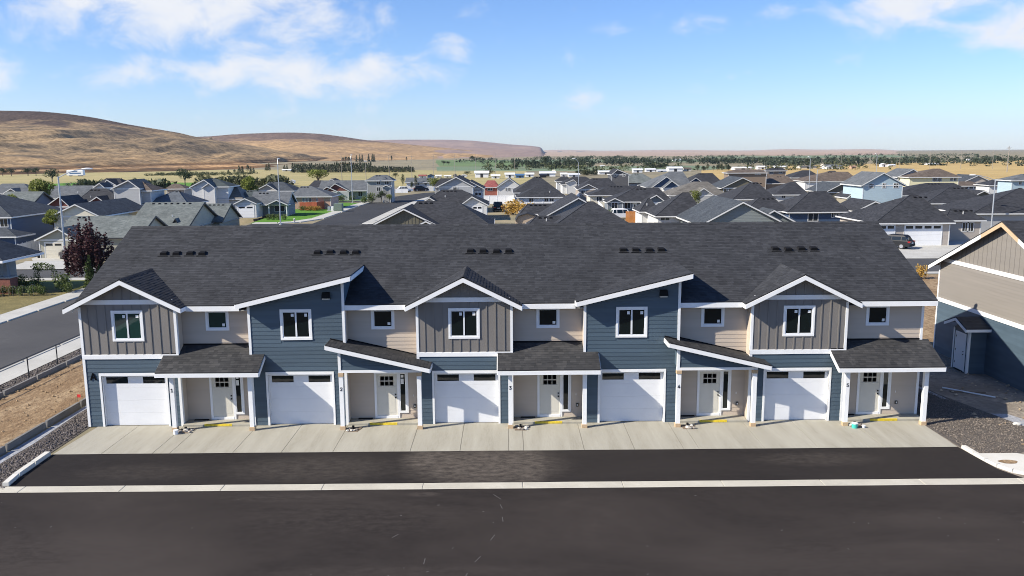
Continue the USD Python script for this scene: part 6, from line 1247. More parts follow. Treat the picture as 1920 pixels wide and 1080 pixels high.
    (T_farc, 'windbreak_tree', 'dark green tree in the long windbreak row behind the straw field', 'tree', 'windbreak trees behind the straw field', (-67.6, 496.0, 3.29, 3.08)),
    (T_farc, 'windbreak_tree', 'dark green tree in the long windbreak row behind the straw field', 'tree', 'windbreak trees behind the straw field', (-65.0, 486.0, 3.52, 3.35)),
    (T_farc, 'windbreak_tree', 'dark green tree in the long windbreak row behind the straw field', 'tree', 'windbreak trees behind the straw field', (-64.4, 492.0, 3.28, 2.88)),
    (T_far, 'windbreak_tree', 'dark green tree in the long windbreak row behind the straw field', 'tree', 'windbreak trees behind the straw field', (-61.9, 482.0, 3.75, 3.66)),
    (T_farc, 'windbreak_tree', 'dark green tree in the long windbreak row behind the straw field', 'tree', 'windbreak trees behind the straw field', (-62.2, 496.0, 4.03, 2.73)),
    (T_farc, 'windbreak_tree', 'dark green tree in the long windbreak row behind the straw field', 'tree', 'windbreak trees behind the straw field', (-59.7, 486.0, 3.48, 3.02)),
    (T_farc, 'windbreak_tree', 'dark green tree in the long windbreak row behind the straw field', 'tree', 'windbreak trees behind the straw field', (-59.1, 492.0, 3.27, 3.39)),
    (T_round2, 'windbreak_tree', 'lighter green tree in front of the dark windbreak', 'tree', 'lighter trees in front of the windbreak', (-91.4, 474.0, 2.31, 4.26)),
    (T_round2, 'windbreak_tree', 'lighter green tree in front of the dark windbreak', 'tree', 'lighter trees in front of the windbreak', (-84.3, 474.0, 2.91, 2.95)),
    (T_round2, 'windbreak_tree', 'lighter green tree in front of the dark windbreak', 'tree', 'lighter trees in front of the windbreak', (-80.1, 474.0, 2.56, 3.28)),
    (T_round2, 'windbreak_tree', 'lighter green tree in front of the dark windbreak', 'tree', 'lighter trees in front of the windbreak', (-75.9, 474.0, 2.53, 2.62)),
    (T_round2, 'windbreak_tree', 'lighter green tree in front of the dark windbreak', 'tree', 'lighter trees in front of the windbreak', (-72.0, 474.0, 2.19, 2.95)),
    (T_round2, 'windbreak_tree', 'lighter green tree in front of the dark windbreak', 'tree', 'lighter trees in front of the windbreak', (-67.5, 474.0, 2.48, 3.28)),
    (T_round2, 'windbreak_tree', 'lighter green tree in front of the dark windbreak', 'tree', 'lighter trees in front of the windbreak', (-62.6, 474.0, 2.13, 2.95)),
    (T_farc, 'hill_tree', 'dark poplar by the farm on the golden slope', 'tree', 'poplars on the golden slope', (-201.3, 1090.0, 9.78, 3.62)),
    (T_farc, 'hill_tree', 'dark poplar by the farm on the golden slope', 'tree', 'poplars on the golden slope', (-197.9, 1095.0, 10.45, 3.64)),
    (T_farc, 'hill_tree', 'dark poplar by the farm on the golden slope', 'tree', 'poplars on the golden slope', (-193.4, 1090.0, 10.43, 4.34)),
    (T_farc, 'hill_tree', 'dark poplar by the farm on the golden slope', 'tree', 'poplars on the golden slope', (-185.7, 1095.0, 10.72, 4.36)),
    (T_farc, 'hill_tree', 'dark poplar by the farm on the golden slope', 'tree', 'poplars on the golden slope', (-179.9, 1090.0, 11.05, 4.34)),
    (T_farc, 'hill_tree', 'dark poplar by the farm on the golden slope', 'tree', 'poplars on the golden slope', (-178.5, 1095.0, 10.68, 4.36)),
    (T_far, 'hill_tree', 'low dark tree left of the hillside poplars', 'tree', 'low trees on the golden slope', (-219.2, 1090.0, 7.07, 4.34)),
    (T_far, 'hill_tree', 'low dark tree left of the hillside poplars', 'tree', 'low trees on the golden slope', (-215.6, 1090.0, 7.75, 4.34)),
    (T_far, 'hill_tree', 'low dark tree left of the hillside poplars', 'tree', 'low trees on the golden slope', (-212.1, 1090.0, 7.38, 4.34)),
    (T_far, 'hill_tree', 'low dark tree left of the hillside poplars', 'tree', 'low trees on the golden slope', (-209.2, 1090.0, 7.01, 4.34)),
    (T_far, 'hill_tree', 'small lone dark tree low on the golden slope', 'tree', 'lone trees low on the golden slope', (-147.4, 1040.0, 8.91, 2.77)),
    (T_far, 'hill_tree', 'small lone dark tree low on the golden slope', 'tree', 'lone trees low on the golden slope', (-128.3, 1040.0, 7.44, 2.42)),
    (T_far, 'belt_tree', 'dark green tree in the tree belt beyond the white sheds', 'tree', 'tree belt beyond the white sheds', (58.6, 597.6, 5.68, 4.07)),
    (T_far, 'belt_tree', 'dark green tree in the tree belt beyond the white sheds', 'tree', 'tree belt beyond the white sheds', (38.4, 633.8, 4.44, 3.44)),
    (T_farc, 'belt_tree', 'dark green tree in the tree belt beyond the white sheds', 'tree', 'tree belt beyond the white sheds', (47.3, 619.2, 3.45, 5.05)),
    (T_far, 'belt_tree', 'dark green tree in the tree belt beyond the white sheds', 'tree', 'tree belt beyond the white sheds', (15.6, 626.2, 6.05, 3.83)),
    (T_far, 'belt_tree', 'dark green tree in the tree belt beyond the white sheds', 'tree', 'tree belt beyond the white sheds', (59.7, 668.7, 4.42, 4.98)),
    (T_farc, 'belt_tree', 'dark green tree in the tree belt beyond the white sheds', 'tree', 'tree belt beyond the white sheds', (34.5, 560.3, 5.64, 3.83)),
    (T_far, 'belt_tree', 'dark green tree in the tree belt beyond the white sheds', 'tree', 'tree belt beyond the white sheds', (18.1, 567.7, 3.77, 3.1)),
    (T_far, 'belt_tree', 'dark green tree in the tree belt beyond the white sheds', 'tree', 'tree belt beyond the white sheds', (7.1, 577.8, 5.23, 4.73)),
    (T_farc, 'belt_tree', 'dark green tree in the tree belt beyond the white sheds', 'tree', 'tree belt beyond the white sheds', (53.4, 577.4, 3.33, 3.55)),
    (T_far, 'belt_tree', 'dark green tree in the tree belt beyond the white sheds', 'tree', 'tree belt beyond the white sheds', (61.6, 569.6, 5.99, 4.28)),
    (T_far, 'belt_tree', 'dark green tree in the tree belt beyond the white sheds', 'tree', 'tree belt beyond the white sheds', (9.8, 696.5, 4.4, 4.71)),
    (T_farc, 'belt_tree', 'dark green tree in the tree belt beyond the white sheds', 'tree', 'tree belt beyond the white sheds', (58.2, 679.6, 2.85, 3.68)),
    (T_far, 'belt_tree', 'dark green tree in the tree belt beyond the white sheds', 'tree', 'tree belt beyond the white sheds', (25.4, 572.1, 3.47, 4.69)),
    (T_far, 'belt_tree', 'dark green tree in the tree belt beyond the white sheds', 'tree', 'tree belt beyond the white sheds', (12.2, 630.3, 4.58, 3.85)),
    (T_farc, 'belt_tree', 'dark green tree in the tree belt beyond the white sheds', 'tree', 'tree belt beyond the white sheds', (19.8, 604.2, 5.72, 4.53)),
    (T_far, 'belt_tree', 'dark green tree in the tree belt beyond the white sheds', 'tree', 'tree belt beyond the white sheds', (49.9, 604.0, 5.95, 4.11)),
    (T_far, 'belt_tree', 'dark green tree in the tree belt beyond the white sheds', 'tree', 'tree belt beyond the white sheds', (57.5, 609.2, 4.2, 3.32)),
    (T_farc, 'belt_tree', 'dark green tree in the tree belt beyond the white sheds', 'tree', 'tree belt beyond the white sheds', (7.0, 650.6, 5.51, 5.29)),
    (T_far, 'belt_tree', 'dark green tree in the tree belt beyond the white sheds', 'tree', 'tree belt beyond the white sheds', (42.0, 642.1, 2.74, 3.92)),
    (T_far, 'belt_tree', 'dark green tree in the tree belt beyond the white sheds', 'tree', 'tree belt beyond the white sheds', (6.6, 610.5, 3.26, 4.57)),
    (T_farc, 'belt_tree', 'dark green tree in the tree belt beyond the white sheds', 'tree', 'tree belt beyond the white sheds', (45.3, 586.8, 5.89, 4.0)),
    (T_far, 'belt_tree', 'dark green tree in the tree belt beyond the white sheds', 'tree', 'tree belt beyond the white sheds', (22.0, 606.0, 5.48, 3.3)),
    (T_far, 'belt_tree', 'dark green tree in the tree belt beyond the white sheds', 'tree', 'tree belt beyond the white sheds', (55.2, 577.3, 3.5, 4.73)),
    (T_farc, 'belt_tree', 'dark green tree in the tree belt beyond the white sheds', 'tree', 'tree belt beyond the white sheds', (67.9, 637.8, 3.33, 3.9)),
    (T_far, 'belt_tree', 'dark green tree in the tree belt beyond the white sheds', 'tree', 'tree belt beyond the white sheds', (35.5, 660.2, 2.55, 4.92)),
    (T_far, 'belt_tree', 'dark green tree in the tree belt beyond the white sheds', 'tree', 'tree belt beyond the white sheds', (66.7, 613.2, 4.84, 4.17)),
    (T_farc, 'belt_tree', 'dark green tree in the tree belt beyond the white sheds', 'tree', 'tree belt beyond the white sheds', (19.6, 571.2, 6.4, 3.12)),
    (T_far, 'belt_tree', 'dark green tree in the tree belt beyond the white sheds', 'tree', 'tree belt beyond the white sheds', (7.8, 585.0, 5.72, 4.79)),
    (T_far, 'belt_tree', 'dark green tree in the tree belt beyond the white sheds', 'tree', 'tree belt beyond the white sheds', (39.2, 612.3, 3.2, 3.75)),
    (T_farc, 'belt_tree', 'dark green tree in the tree belt beyond the white sheds', 'tree', 'tree belt beyond the white sheds', (6.4, 644.6, 5.23, 4.81)),
    (T_far, 'belt_tree', 'dark green tree in the tree belt beyond the white sheds', 'tree', 'tree belt beyond the white sheds', (15.7, 669.6, 4.59, 4.53)),
    (T_far, 'belt_tree', 'dark green tree in the tree belt beyond the white sheds', 'tree', 'tree belt beyond the white sheds', (27.0, 613.2, 4.81, 3.34)),
    (T_farc, 'belt_tree', 'dark green tree in the tree belt beyond the white sheds', 'tree', 'tree belt beyond the white sheds', (43.6, 672.2, 4.06, 5.46)),
    (T_far, 'belt_tree', 'dark green tree in the tree belt beyond the white sheds', 'tree', 'tree belt beyond the white sheds', (12.9, 647.2, 4.57, 3.95)),
    (T_far, 'belt_tree', 'dark green tree in the tree belt beyond the white sheds', 'tree', 'tree belt beyond the white sheds', (6.6, 620.4, 2.79, 4.64)),
    (T_farc, 'belt_tree', 'dark green tree in the tree belt beyond the white sheds', 'tree', 'tree belt beyond the white sheds', (57.4, 612.1, 5.69, 4.16)),
    (T_far, 'belt_tree', 'dark green tree in the tree belt beyond the white sheds', 'tree', 'tree belt beyond the white sheds', (21.8, 629.5, 6.39, 3.42)),
    (T_far, 'belt_tree', 'dark green tree in the tree belt beyond the white sheds', 'tree', 'tree belt beyond the white sheds', (68.3, 658.4, 1.76, 5.35)),
    (T_farc, 'belt_tree', 'dark green tree in the tree belt beyond the white sheds', 'tree', 'tree belt beyond the white sheds', (60.0, 618.9, 2.63, 3.79)),
    (T_far, 'belt_tree', 'dark green tree in the tree belt beyond the white sheds', 'tree', 'tree belt beyond the white sheds', (26.8, 657.2, 1.86, 4.9)),
    (T_far, 'belt_tree', 'dark green tree in the tree belt beyond the white sheds', 'tree', 'tree belt beyond the white sheds', (30.8, 624.5, 4.59, 4.24)),
    (T_farc, 'belt_tree', 'dark green tree in the tree belt beyond the white sheds', 'tree', 'tree belt beyond the white sheds', (33.1, 594.3, 2.86, 3.24)),
    (T_far, 'belt_tree', 'dark green tree in the tree belt beyond the white sheds', 'tree', 'tree belt beyond the white sheds', (43.6, 635.0, 2.31, 5.17)),
    (T_far, 'belt_tree', 'dark green tree in the tree belt beyond the white sheds', 'tree', 'tree belt beyond the white sheds', (41.7, 657.3, 5.09, 4.01)),
    (T_farc, 'belt_tree', 'dark green tree in the tree belt beyond the white sheds', 'tree', 'tree belt beyond the white sheds', (34.2, 570.0, 3.97, 4.28)),
    (T_far, 'belt_tree', 'dark green tree in the tree belt beyond the white sheds', 'tree', 'tree belt beyond the white sheds', (41.0, 619.5, 2.92, 4.21)),
    (T_far, 'belt_tree', 'dark green tree in the tree belt beyond the white sheds', 'tree', 'tree belt beyond the white sheds', (63.2, 619.6, 3.49, 3.37)),
    (T_farc, 'belt_tree', 'dark green tree in the tree belt beyond the white sheds', 'tree', 'tree belt beyond the white sheds', (36.8, 683.2, 3.54, 5.55)),
    (T_far, 'belt_tree', 'dark green tree in the tree belt beyond the white sheds', 'tree', 'tree belt beyond the white sheds', (31.8, 691.1, 4.53, 4.21)),
    (T_far, 'belt_tree', 'dark green tree in the tree belt beyond the white sheds', 'tree', 'tree belt beyond the white sheds', (47.3, 612.4, 4.99, 4.58)),
    (T_farc, 'belt_tree', 'dark green tree in the tree belt beyond the white sheds', 'tree', 'tree belt beyond the white sheds', (18.6, 685.7, 4.95, 4.64)),
    (T_far, 'belt_tree', 'dark green tree in the tree belt beyond the white sheds', 'tree', 'tree belt beyond the white sheds', (22.3, 670.7, 5.77, 3.63)),
    (T_far, 'belt_tree', 'dark green tree in the tree belt beyond the white sheds', 'tree', 'tree belt beyond the white sheds', (63.6, 596.7, 4.06, 4.88)),
    (T_farc, 'belt_tree', 'dark green tree in the tree belt beyond the white sheds', 'tree', 'tree belt beyond the white sheds', (34.8, 625.0, 5.17, 3.82)),
    (T_far, 'belt_tree', 'dark green tree in the tree belt beyond the white sheds', 'tree', 'tree belt beyond the white sheds', (33.9, 577.2, 3.63, 4.33)),
    (T_far, 'belt_tree', 'dark green tree in the tree belt beyond the white sheds', 'tree', 'tree belt beyond the white sheds', (5.8, 673.9, 5.95, 4.56)),
    (T_farc, 'belt_tree', 'dark green tree in the tree belt beyond the white sheds', 'tree', 'tree belt beyond the white sheds', (29.1, 652.7, 2.27, 3.54)),
    (T_far, 'belt_tree', 'dark green tree in the tree belt beyond the white sheds', 'tree', 'tree belt beyond the white sheds', (42.1, 684.2, 2.7, 5.55)),
    (T_far, 'belt_tree', 'dark green tree in the tree belt beyond the white sheds', 'tree', 'tree belt beyond the white sheds', (6.1, 670.9, 2.07, 4.09)),
    (T_farc, 'belt_tree', 'dark green tree in the tree belt beyond the white sheds', 'tree', 'tree belt beyond the white sheds', (42.8, 653.5, 2.2, 4.87)),
    (T_far, 'belt_tree', 'dark green tree in the tree belt beyond the white sheds', 'tree', 'tree belt beyond the white sheds', (44.6, 662.7, 2.04, 4.49)),
    (T_far, 'belt_tree', 'dark green tree in the tree belt beyond the white sheds', 'tree', 'tree belt beyond the white sheds', (7.6, 638.9, 3.98, 3.47)),
    (T_farc, 'belt_tree', 'dark green tree in the tree belt beyond the white sheds', 'tree', 'tree belt beyond the white sheds', (38.6, 574.4, 6.7, 4.71)),
    (T_far, 'belt_tree', 'dark green tree in the tree belt beyond the white sheds', 'tree', 'tree belt beyond the white sheds', (32.0, 642.3, 3.07, 3.92)),
    (T_far, 'belt_tree', 'dark green tree in the tree belt beyond the white sheds', 'tree', 'tree belt beyond the white sheds', (41.0, 560.7, 6.2, 4.22)),
    (T_farc, 'belt_tree', 'dark green tree in the tree belt beyond the white sheds', 'tree', 'tree belt beyond the white sheds', (22.4, 580.1, 5.65, 3.96)),
    (T_far, 'belt_tree', 'dark green tree in the tree belt beyond the white sheds', 'tree', 'tree belt beyond the white sheds', (50.4, 668.4, 2.98, 3.62)),
    (T_far, 'belt_tree', 'dark green tree in the tree belt beyond the white sheds', 'tree', 'tree belt beyond the white sheds', (45.0, 566.2, 4.79, 4.64)),
    (T_farc, 'belt_tree', 'dark green tree in the tree belt beyond the white sheds', 'tree', 'tree belt beyond the white sheds', (5.3, 572.9, 5.39, 3.52)),
    (T_far, 'belt_tree', 'dark green tree in the tree belt beyond the white sheds', 'tree', 'tree belt beyond the white sheds', (6.9, 573.9, 3.36, 4.31)),
    (T_far, 'belt_tree', 'dark green tree in the tree belt beyond the white sheds', 'tree', 'tree belt beyond the white sheds', (49.1, 683.3, 3.03, 4.62)),
    (T_farc, 'belt_tree', 'dark green tree in the tree belt beyond the white sheds', 'tree', 'tree belt beyond the white sheds', (61.4, 585.1, 5.18, 3.19)),
    (T_far, 'belt_tree', 'dark green tree in the tree belt beyond the white sheds', 'tree', 'tree belt beyond the white sheds', (16.2, 563.3, 6.03, 4.62)),
    (T_far, 'belt_tree', 'dark green tree in the tree belt beyond the white sheds', 'tree', 'tree belt beyond the white sheds', (33.0, 677.8, 2.08, 4.13)),
    (T_farc, 'belt_tree', 'dark green tree in the tree belt beyond the white sheds', 'tree', 'tree belt beyond the white sheds', (36.6, 577.0, 4.9, 4.33)),
    (T_far, 'belt_tree', 'dark green tree in the tree belt beyond the white sheds', 'tree', 'tree belt beyond the white sheds', (23.7, 678.2, 2.5, 4.59)),
    (T_far, 'belt_tree', 'dark green tree in the tree belt beyond the white sheds', 'tree', 'tree belt beyond the white sheds', (25.8, 654.3, 4.66, 3.55)),
    (T_farc, 'belt_tree', 'dark green tree in the tree belt beyond the white sheds', 'tree', 'tree belt beyond the white sheds', (23.2, 677.1, 5.13, 5.5)),
    (T_far, 'belt_tree', 'dark green tree in the tree belt beyond the white sheds', 'tree', 'tree belt beyond the white sheds', (27.6, 693.3, 3.41, 4.22)),
    (T_far, 'belt_tree', 'dark green tree in the tree belt beyond the white sheds', 'tree', 'tree belt beyond the white sheds', (40.7, 641.1, 2.72, 4.79)),
    (T_farc, 'belt_tree', 'dark green tree in the tree belt beyond the white sheds', 'tree', 'tree belt beyond the white sheds', (22.3, 671.8, 5.3, 4.55)),
    (T_far, 'belt_tree', 'dark green tree in the tree belt beyond the white sheds', 'tree', 'tree belt beyond the white sheds', (23.2, 565.1, 3.93, 3.09)),
    (T_far, 'belt_tree', 'dark green tree in the tree belt beyond the white sheds', 'tree', 'tree belt beyond the white sheds', (55.1, 667.4, 1.81, 5.42)),
    (T_farc, 'belt_tree', 'dark green tree in the tree belt beyond the white sheds', 'tree', 'tree belt beyond the white sheds', (6.0, 631.6, 3.12, 3.86)),
    (T_far, 'belt_tree', 'dark green tree in the tree belt beyond the white sheds', 'tree', 'tree belt beyond the white sheds', (40.0, 660.1, 2.44, 4.92)),
    (T_far, 'belt_tree', 'dark green tree in the tree belt beyond the white sheds', 'tree', 'tree belt beyond the white sheds', (45.5, 574.9, 6.67, 3.93)),
    (T_farc, 'belt_tree', 'dark green tree in the tree belt beyond the white sheds', 'tree', 'tree belt beyond the white sheds', (22.7, 664.9, 3.35, 3.6)),
    (T_far, 'belt_tree', 'dark green tree in the tree belt beyond the white sheds', 'tree', 'tree belt beyond the white sheds', (17.8, 690.8, 2.0, 5.61)),
    (T_far, 'belt_tree', 'dark green tree in the tree belt beyond the white sheds', 'tree', 'tree belt beyond the white sheds', (49.4, 568.6, 6.53, 3.5)),
    (T_farc, 'belt_tree', 'dark green tree in the tree belt beyond the white sheds', 'tree', 'tree belt beyond the white sheds', (16.6, 605.4, 5.55, 4.53)),
    (T_far, 'copse_tree', 'tree in the copse beside the modern dark house', 'tree', 'copse beside the modern dark house', (40.6, 385.0, 1.36, 2.43)),
    (T_round2, 'copse_tree', 'tree in the copse beside the modern dark house', 'tree', 'copse beside the modern dark house', (44.6, 395.0, 2.91, 2.21)),
    (T_far, 'copse_tree', 'tree in the copse beside the modern dark house', 'tree', 'copse beside the modern dark house', (38.7, 405.0, 2.88, 1.98)),
    (T_round2, 'copse_tree', 'tree in the copse beside the modern dark house', 'tree', 'copse beside the modern dark house', (36.3, 385.0, 1.74, 2.43)),
    (T_far, 'copse_tree', 'tree in the copse beside the modern dark house', 'tree', 'copse beside the modern dark house', (37.9, 395.0, 1.08, 2.21)),
    (T_round2, 'copse_tree', 'tree in the copse beside the modern dark house', 'tree', 'copse beside the modern dark house', (43.1, 405.0, 1.8, 1.98)),
    (T_far, 'copse_tree', 'tree in the copse beside the modern dark house', 'tree', 'copse beside the modern dark house', (42.7, 385.0, 2.43, 2.43)),
    (T_round2, 'copse_tree', 'tree in the copse beside the modern dark house', 'tree', 'copse beside the modern dark house', (39.6, 395.0, 1.55, 2.21)),
    (T_far, 'copse_tree', 'tree in the copse beside the modern dark house', 'tree', 'copse beside the modern dark house', (40.2, 405.0, 2.65, 1.98)),
    (T_round2, 'copse_tree', 'tree in the copse beside the modern dark house', 'tree', 'copse beside the modern dark house', (38.7, 385.0, 2.87, 2.43)),
    (T_far, 'copse_tree', 'tree in the copse beside the modern dark house', 'tree', 'copse beside the modern dark house', (39.1, 395.0, 2.83, 2.21)),
    (T_round2, 'copse_tree', 'tree in the copse beside the modern dark house', 'tree', 'copse beside the modern dark house', (40.8, 405.0, 1.64, 1.98)),
    (T_far, 'copse_tree', 'tree in the copse beside the modern dark house', 'tree', 'copse beside the modern dark house', (35.2, 385.0, 2.78, 2.43)),
    (T_round2, 'copse_tree', 'tree in the copse beside the modern dark house', 'tree', 'copse beside the modern dark house', (40.8, 395.0, 2.74, 2.21)),
    (T_far, 'copse_tree', 'tree in the copse beside the modern dark house', 'tree', 'copse beside the modern dark house', (47.3, 405.0, 1.34, 1.98)),
    (T_round2, 'copse_tree', 'tree in the copse beside the modern dark house', 'tree', 'copse beside the modern dark house', (38.9, 385.0, 1.23, 2.43)),
    (T_far, 'copse_tree', 'tree in the copse beside the modern dark house', 'tree', 'copse beside the modern dark house', (43.7, 395.0, 2.56, 2.21)),
    (T_round2, 'copse_tree', 'tree in the copse beside the modern dark house', 'tree', 'copse beside the modern dark house', (37.8, 405.0, 1.36, 1.98)),
    (T_far, 'copse_tree', 'tree in the copse beside the modern dark house', 'tree', 'copse beside the modern dark house', (42.0, 385.0, 2.5, 2.43)),
    (T_round2, 'copse_tree', 'tree in the copse beside the modern dark house', 'tree', 'copse beside the modern dark house', (43.8, 395.0, 1.2, 2.21)),
    (T_far, 'copse_tree', 'tree in the copse beside the modern dark house', 'tree', 'copse beside the modern dark house', (43.8, 405.0, 1.63, 1.98)),
    (T_round2, 'copse_tree', 'tree in the copse beside the modern dark house', 'tree', 'copse beside the modern dark house', (40.0, 385.0, 2.86, 2.43)),
    (T_far, 'copse_tree', 'tree in the copse beside the modern dark house', 'tree', 'copse beside the modern dark house', (40.6, 395.0, 2.77, 2.21)),
    (T_round2, 'copse_tree', 'tree in the copse beside the modern dark house', 'tree', 'copse beside the modern dark house', (43.4, 405.0, 3.03, 1.98)),
    (T_farc, 'copse_tree', 'taller pointed tree in the copse beside the modern dark house', 'tree', 'tall pointed trees in the copse', (39.7, 392.0, 4.45, 1.92)),
    (T_farc, 'copse_tree', 'taller pointed tree in the copse beside the modern dark house', 'tree', 'tall pointed trees in the copse', (41.0, 392.0, 4.71, 1.92)),
    (T_farc, 'copse_tree', 'taller pointed tree in the copse beside the modern dark house', 'tree', 'tall pointed trees in the copse', (44.3, 392.0, 4.15, 1.65)),
    (T_farc, 'copse_tree', 'taller pointed tree in the copse beside the modern dark house', 'tree', 'tall pointed trees in the copse', (45.7, 392.0, 4.14, 1.65)),
    (T_far, 'copse_tree', 'tree in the copse left of the white barn', 'tree', 'copse left of the white barn', (100.7, 540.0, 2.44, 3.33)),
    (T_far, 'copse_tree', 'tree in the copse left of the white barn', 'tree', 'copse left of the white barn', (102.2, 560.0, 4.42, 3.06)),
    (T_far, 'copse_tree', 'tree in the copse left of the white barn', 'tree', 'copse left of the white barn', (101.4, 580.0, 4.4, 3.96)),
    (T_far, 'copse_tree', 'tree in the copse left of the white barn', 'tree', 'copse left of the white barn', (98.4, 540.0, 4.62, 3.33)),
    (T_far, 'copse_tree', 'tree in the copse left of the white barn', 'tree', 'copse left of the white barn', (101.0, 560.0, 4.63, 3.06)),
    (T_far, 'copse_tree', 'tree in the copse left of the white barn', 'tree', 'copse left of the white barn', (113.7, 580.0, 2.32, 3.96)),
    (T_far, 'copse_tree', 'tree in the copse left of the white barn', 'tree', 'copse left of the white barn', (94.3, 540.0, 2.47, 3.33)),
    (T_far, 'copse_tree', 'tree in the copse left of the white barn', 'tree', 'copse left of the white barn', (114.3, 560.0, 1.88, 3.06)),
    (T_far, 'copse_tree', 'tree in the copse left of the white barn', 'tree', 'copse left of the white barn', (107.7, 580.0, 4.11, 3.96)),
    (T_far, 'copse_tree', 'tree in the copse left of the white barn', 'tree', 'copse left of the white barn', (103.0, 540.0, 2.39, 3.33)),
    (T_far, 'copse_tree', 'tree in the copse left of the white barn', 'tree', 'copse left of the white barn', (103.9, 560.0, 4.14, 3.06)),
    (T_far, 'copse_tree', 'tree in the copse left of the white barn', 'tree', 'copse left of the white barn', (114.9, 580.0, 3.41, 3.96)),
    (T_far, 'copse_tree', 'tree in the copse left of the white barn', 'tree', 'copse left of the white barn', (107.2, 540.0, 2.85, 3.33)),
    (T_far, 'copse_tree', 'tree in the copse left of the white barn', 'tree', 'copse left of the white barn', (105.7, 560.0, 4.98, 3.06)),
    (T_far, 'copse_tree', 'tree in the copse left of the white barn', 'tree', 'copse left of the white barn', (107.7, 580.0, 4.73, 3.96)),
    (T_far, 'copse_tree', 'tree in the copse left of the white barn', 'tree', 'copse left of the white barn', (105.3, 540.0, 2.49, 3.33)),
    (T_far, 'copse_tree', 'tree in the copse left of the white barn', 'tree', 'copse left of the white barn', (111.6, 560.0, 4.17, 3.06)),
    (T_far, 'copse_tree', 'tree in the copse left of the white barn', 'tree', 'copse left of the white barn', (106.0, 580.0, 3.72, 3.96)),
    (T_far, 'copse_tree', 'tree in the copse left of the white barn', 'tree', 'copse left of the white barn', (105.5, 540.0, 3.4, 3.33)),
    (T_far, 'copse_tree', 'tree in the copse left of the white barn', 'tree', 'copse left of the white barn', (113.7, 560.0, 2.72, 3.06)),
    (T_far, 'copse_tree', 'tree in the copse left of the white barn', 'tree', 'copse left of the white barn', (107.4, 580.0, 5.07, 3.96)),
    (T_far, 'copse_tree', 'tree in the copse left of the white barn', 'tree', 'copse left of the white barn', (95.9, 540.0, 4.36, 3.33)),
    (T_far, 'copse_tree', 'tree in the copse left of the white barn', 'tree', 'copse left of the white barn', (99.3, 560.0, 3.71, 3.06)),
    (T_far, 'copse_tree', 'tree in the copse left of the white barn', 'tree', 'copse left of the white barn', (112.5, 580.0, 3.18, 3.96)),
    (T_far, 'copse_tree', 'tree in the copse left of the white barn', 'tree', 'copse left of the white barn', (104.4, 540.0, 4.75, 3.33)),
    (T_far, 'copse_tree', 'tree in the copse left of the white barn', 'tree', 'copse left of the white barn', (113.6, 560.0, 3.06, 3.06)),
    (T_far, 'copse_tree', 'dark shrubby tree right of the white barn', 'tree', 'shrubby trees right of the white barn', (134.2, 470.0, 3.23, 2.93)),
    (T_round2, 'copse_tree', 'dark shrubby tree right of the white barn', 'tree', 'shrubby trees right of the white barn', (128.7, 500.0, 3.8, 2.41)),
    (T_far, 'copse_tree', 'dark shrubby tree right of the white barn', 'tree', 'shrubby trees right of the white barn', (124.9, 470.0, 3.38, 2.6)),
    (T_round2, 'copse_tree', 'dark shrubby tree right of the white barn', 'tree', 'shrubby trees right of the white barn', (122.2, 500.0, 3.28, 3.1)),
    (T_far, 'copse_tree', 'dark shrubby tree right of the white barn', 'tree', 'shrubby trees right of the white barn', (118.9, 470.0, 2.92, 2.28)),
    (T_round2, 'copse_tree', 'dark shrubby tree right of the white barn', 'tree', 'shrubby trees right of the white barn', (135.3, 500.0, 2.42, 2.75)),
    (T_far, 'copse_tree', 'dark shrubby tree right of the white barn', 'tree', 'shrubby trees right of the white barn', (115.2, 470.0, 3.29, 2.93)),
    (T_round2, 'copse_tree', 'dark shrubby tree right of the white barn', 'tree', 'shrubby trees right of the white barn', (140.5, 500.0, 3.56, 2.41)),
    (T_far, 'copse_tree', 'dark shrubby tree right of the white barn', 'tree', 'shrubby trees right of the white barn', (133.2, 470.0, 2.99, 2.6)),
    (T_round2, 'copse_tree', 'dark shrubby tree right of the white barn', 'tree', 'shrubby trees right of the white barn', (121.7, 500.0, 2.62, 3.1)),
    (T_far, 'copse_tree', 'dark shrubby tree right of the white barn', 'tree', 'shrubby trees right of the white barn', (133.9, 470.0, 4.03, 2.28)),
    (T_round2, 'copse_tree', 'dark shrubby tree right of the white barn', 'tree', 'shrubby trees right of the white barn', (128.3, 500.0, 1.97, 2.75)),
    (T_far, 'copse_tree', 'dark shrubby tree right of the white barn', 'tree', 'shrubby trees right of the white barn', (130.1, 470.0, 2.99, 2.93)),
    (T_round2, 'copse_tree', 'dark shrubby tree right of the white barn', 'tree', 'shrubby trees right of the white barn', (137.4, 500.0, 3.72, 2.41)),
    (T_far, 'copse_tree', 'dark shrubby tree right of the white barn', 'tree', 'shrubby trees right of the white barn', (119.4, 470.0, 2.44, 2.6)),
    (T_round2, 'copse_tree', 'dark shrubby tree right of the white barn', 'tree', 'shrubby trees right of the white barn', (135.5, 500.0, 3.69, 3.1)),
    (T_far, 'copse_tree', 'dark shrubby tree right of the white barn', 'tree', 'shrubby trees right of the white barn', (127.4, 470.0, 3.73, 2.28)),
    (T_round2, 'copse_tree', 'dark shrubby tree right of the white barn', 'tree', 'shrubby trees right of the white barn', (138.6, 500.0, 2.3, 2.75)),
    (T_far, 'copse_tree', 'dark shrubby tree right of the white barn', 'tree', 'shrubby trees right of the white barn', (118.7, 470.0, 3.19, 2.93)),
    (T_round2, 'copse_tree', 'dark shrubby tree right of the white barn', 'tree', 'shrubby trees right of the white barn', (137.4, 500.0, 2.7, 2.41)),
    (T_far, 'copse_tree', 'dark shrubby tree right of the white barn', 'tree', 'shrubby trees right of the white barn', (134.4, 470.0, 2.98, 2.6)),
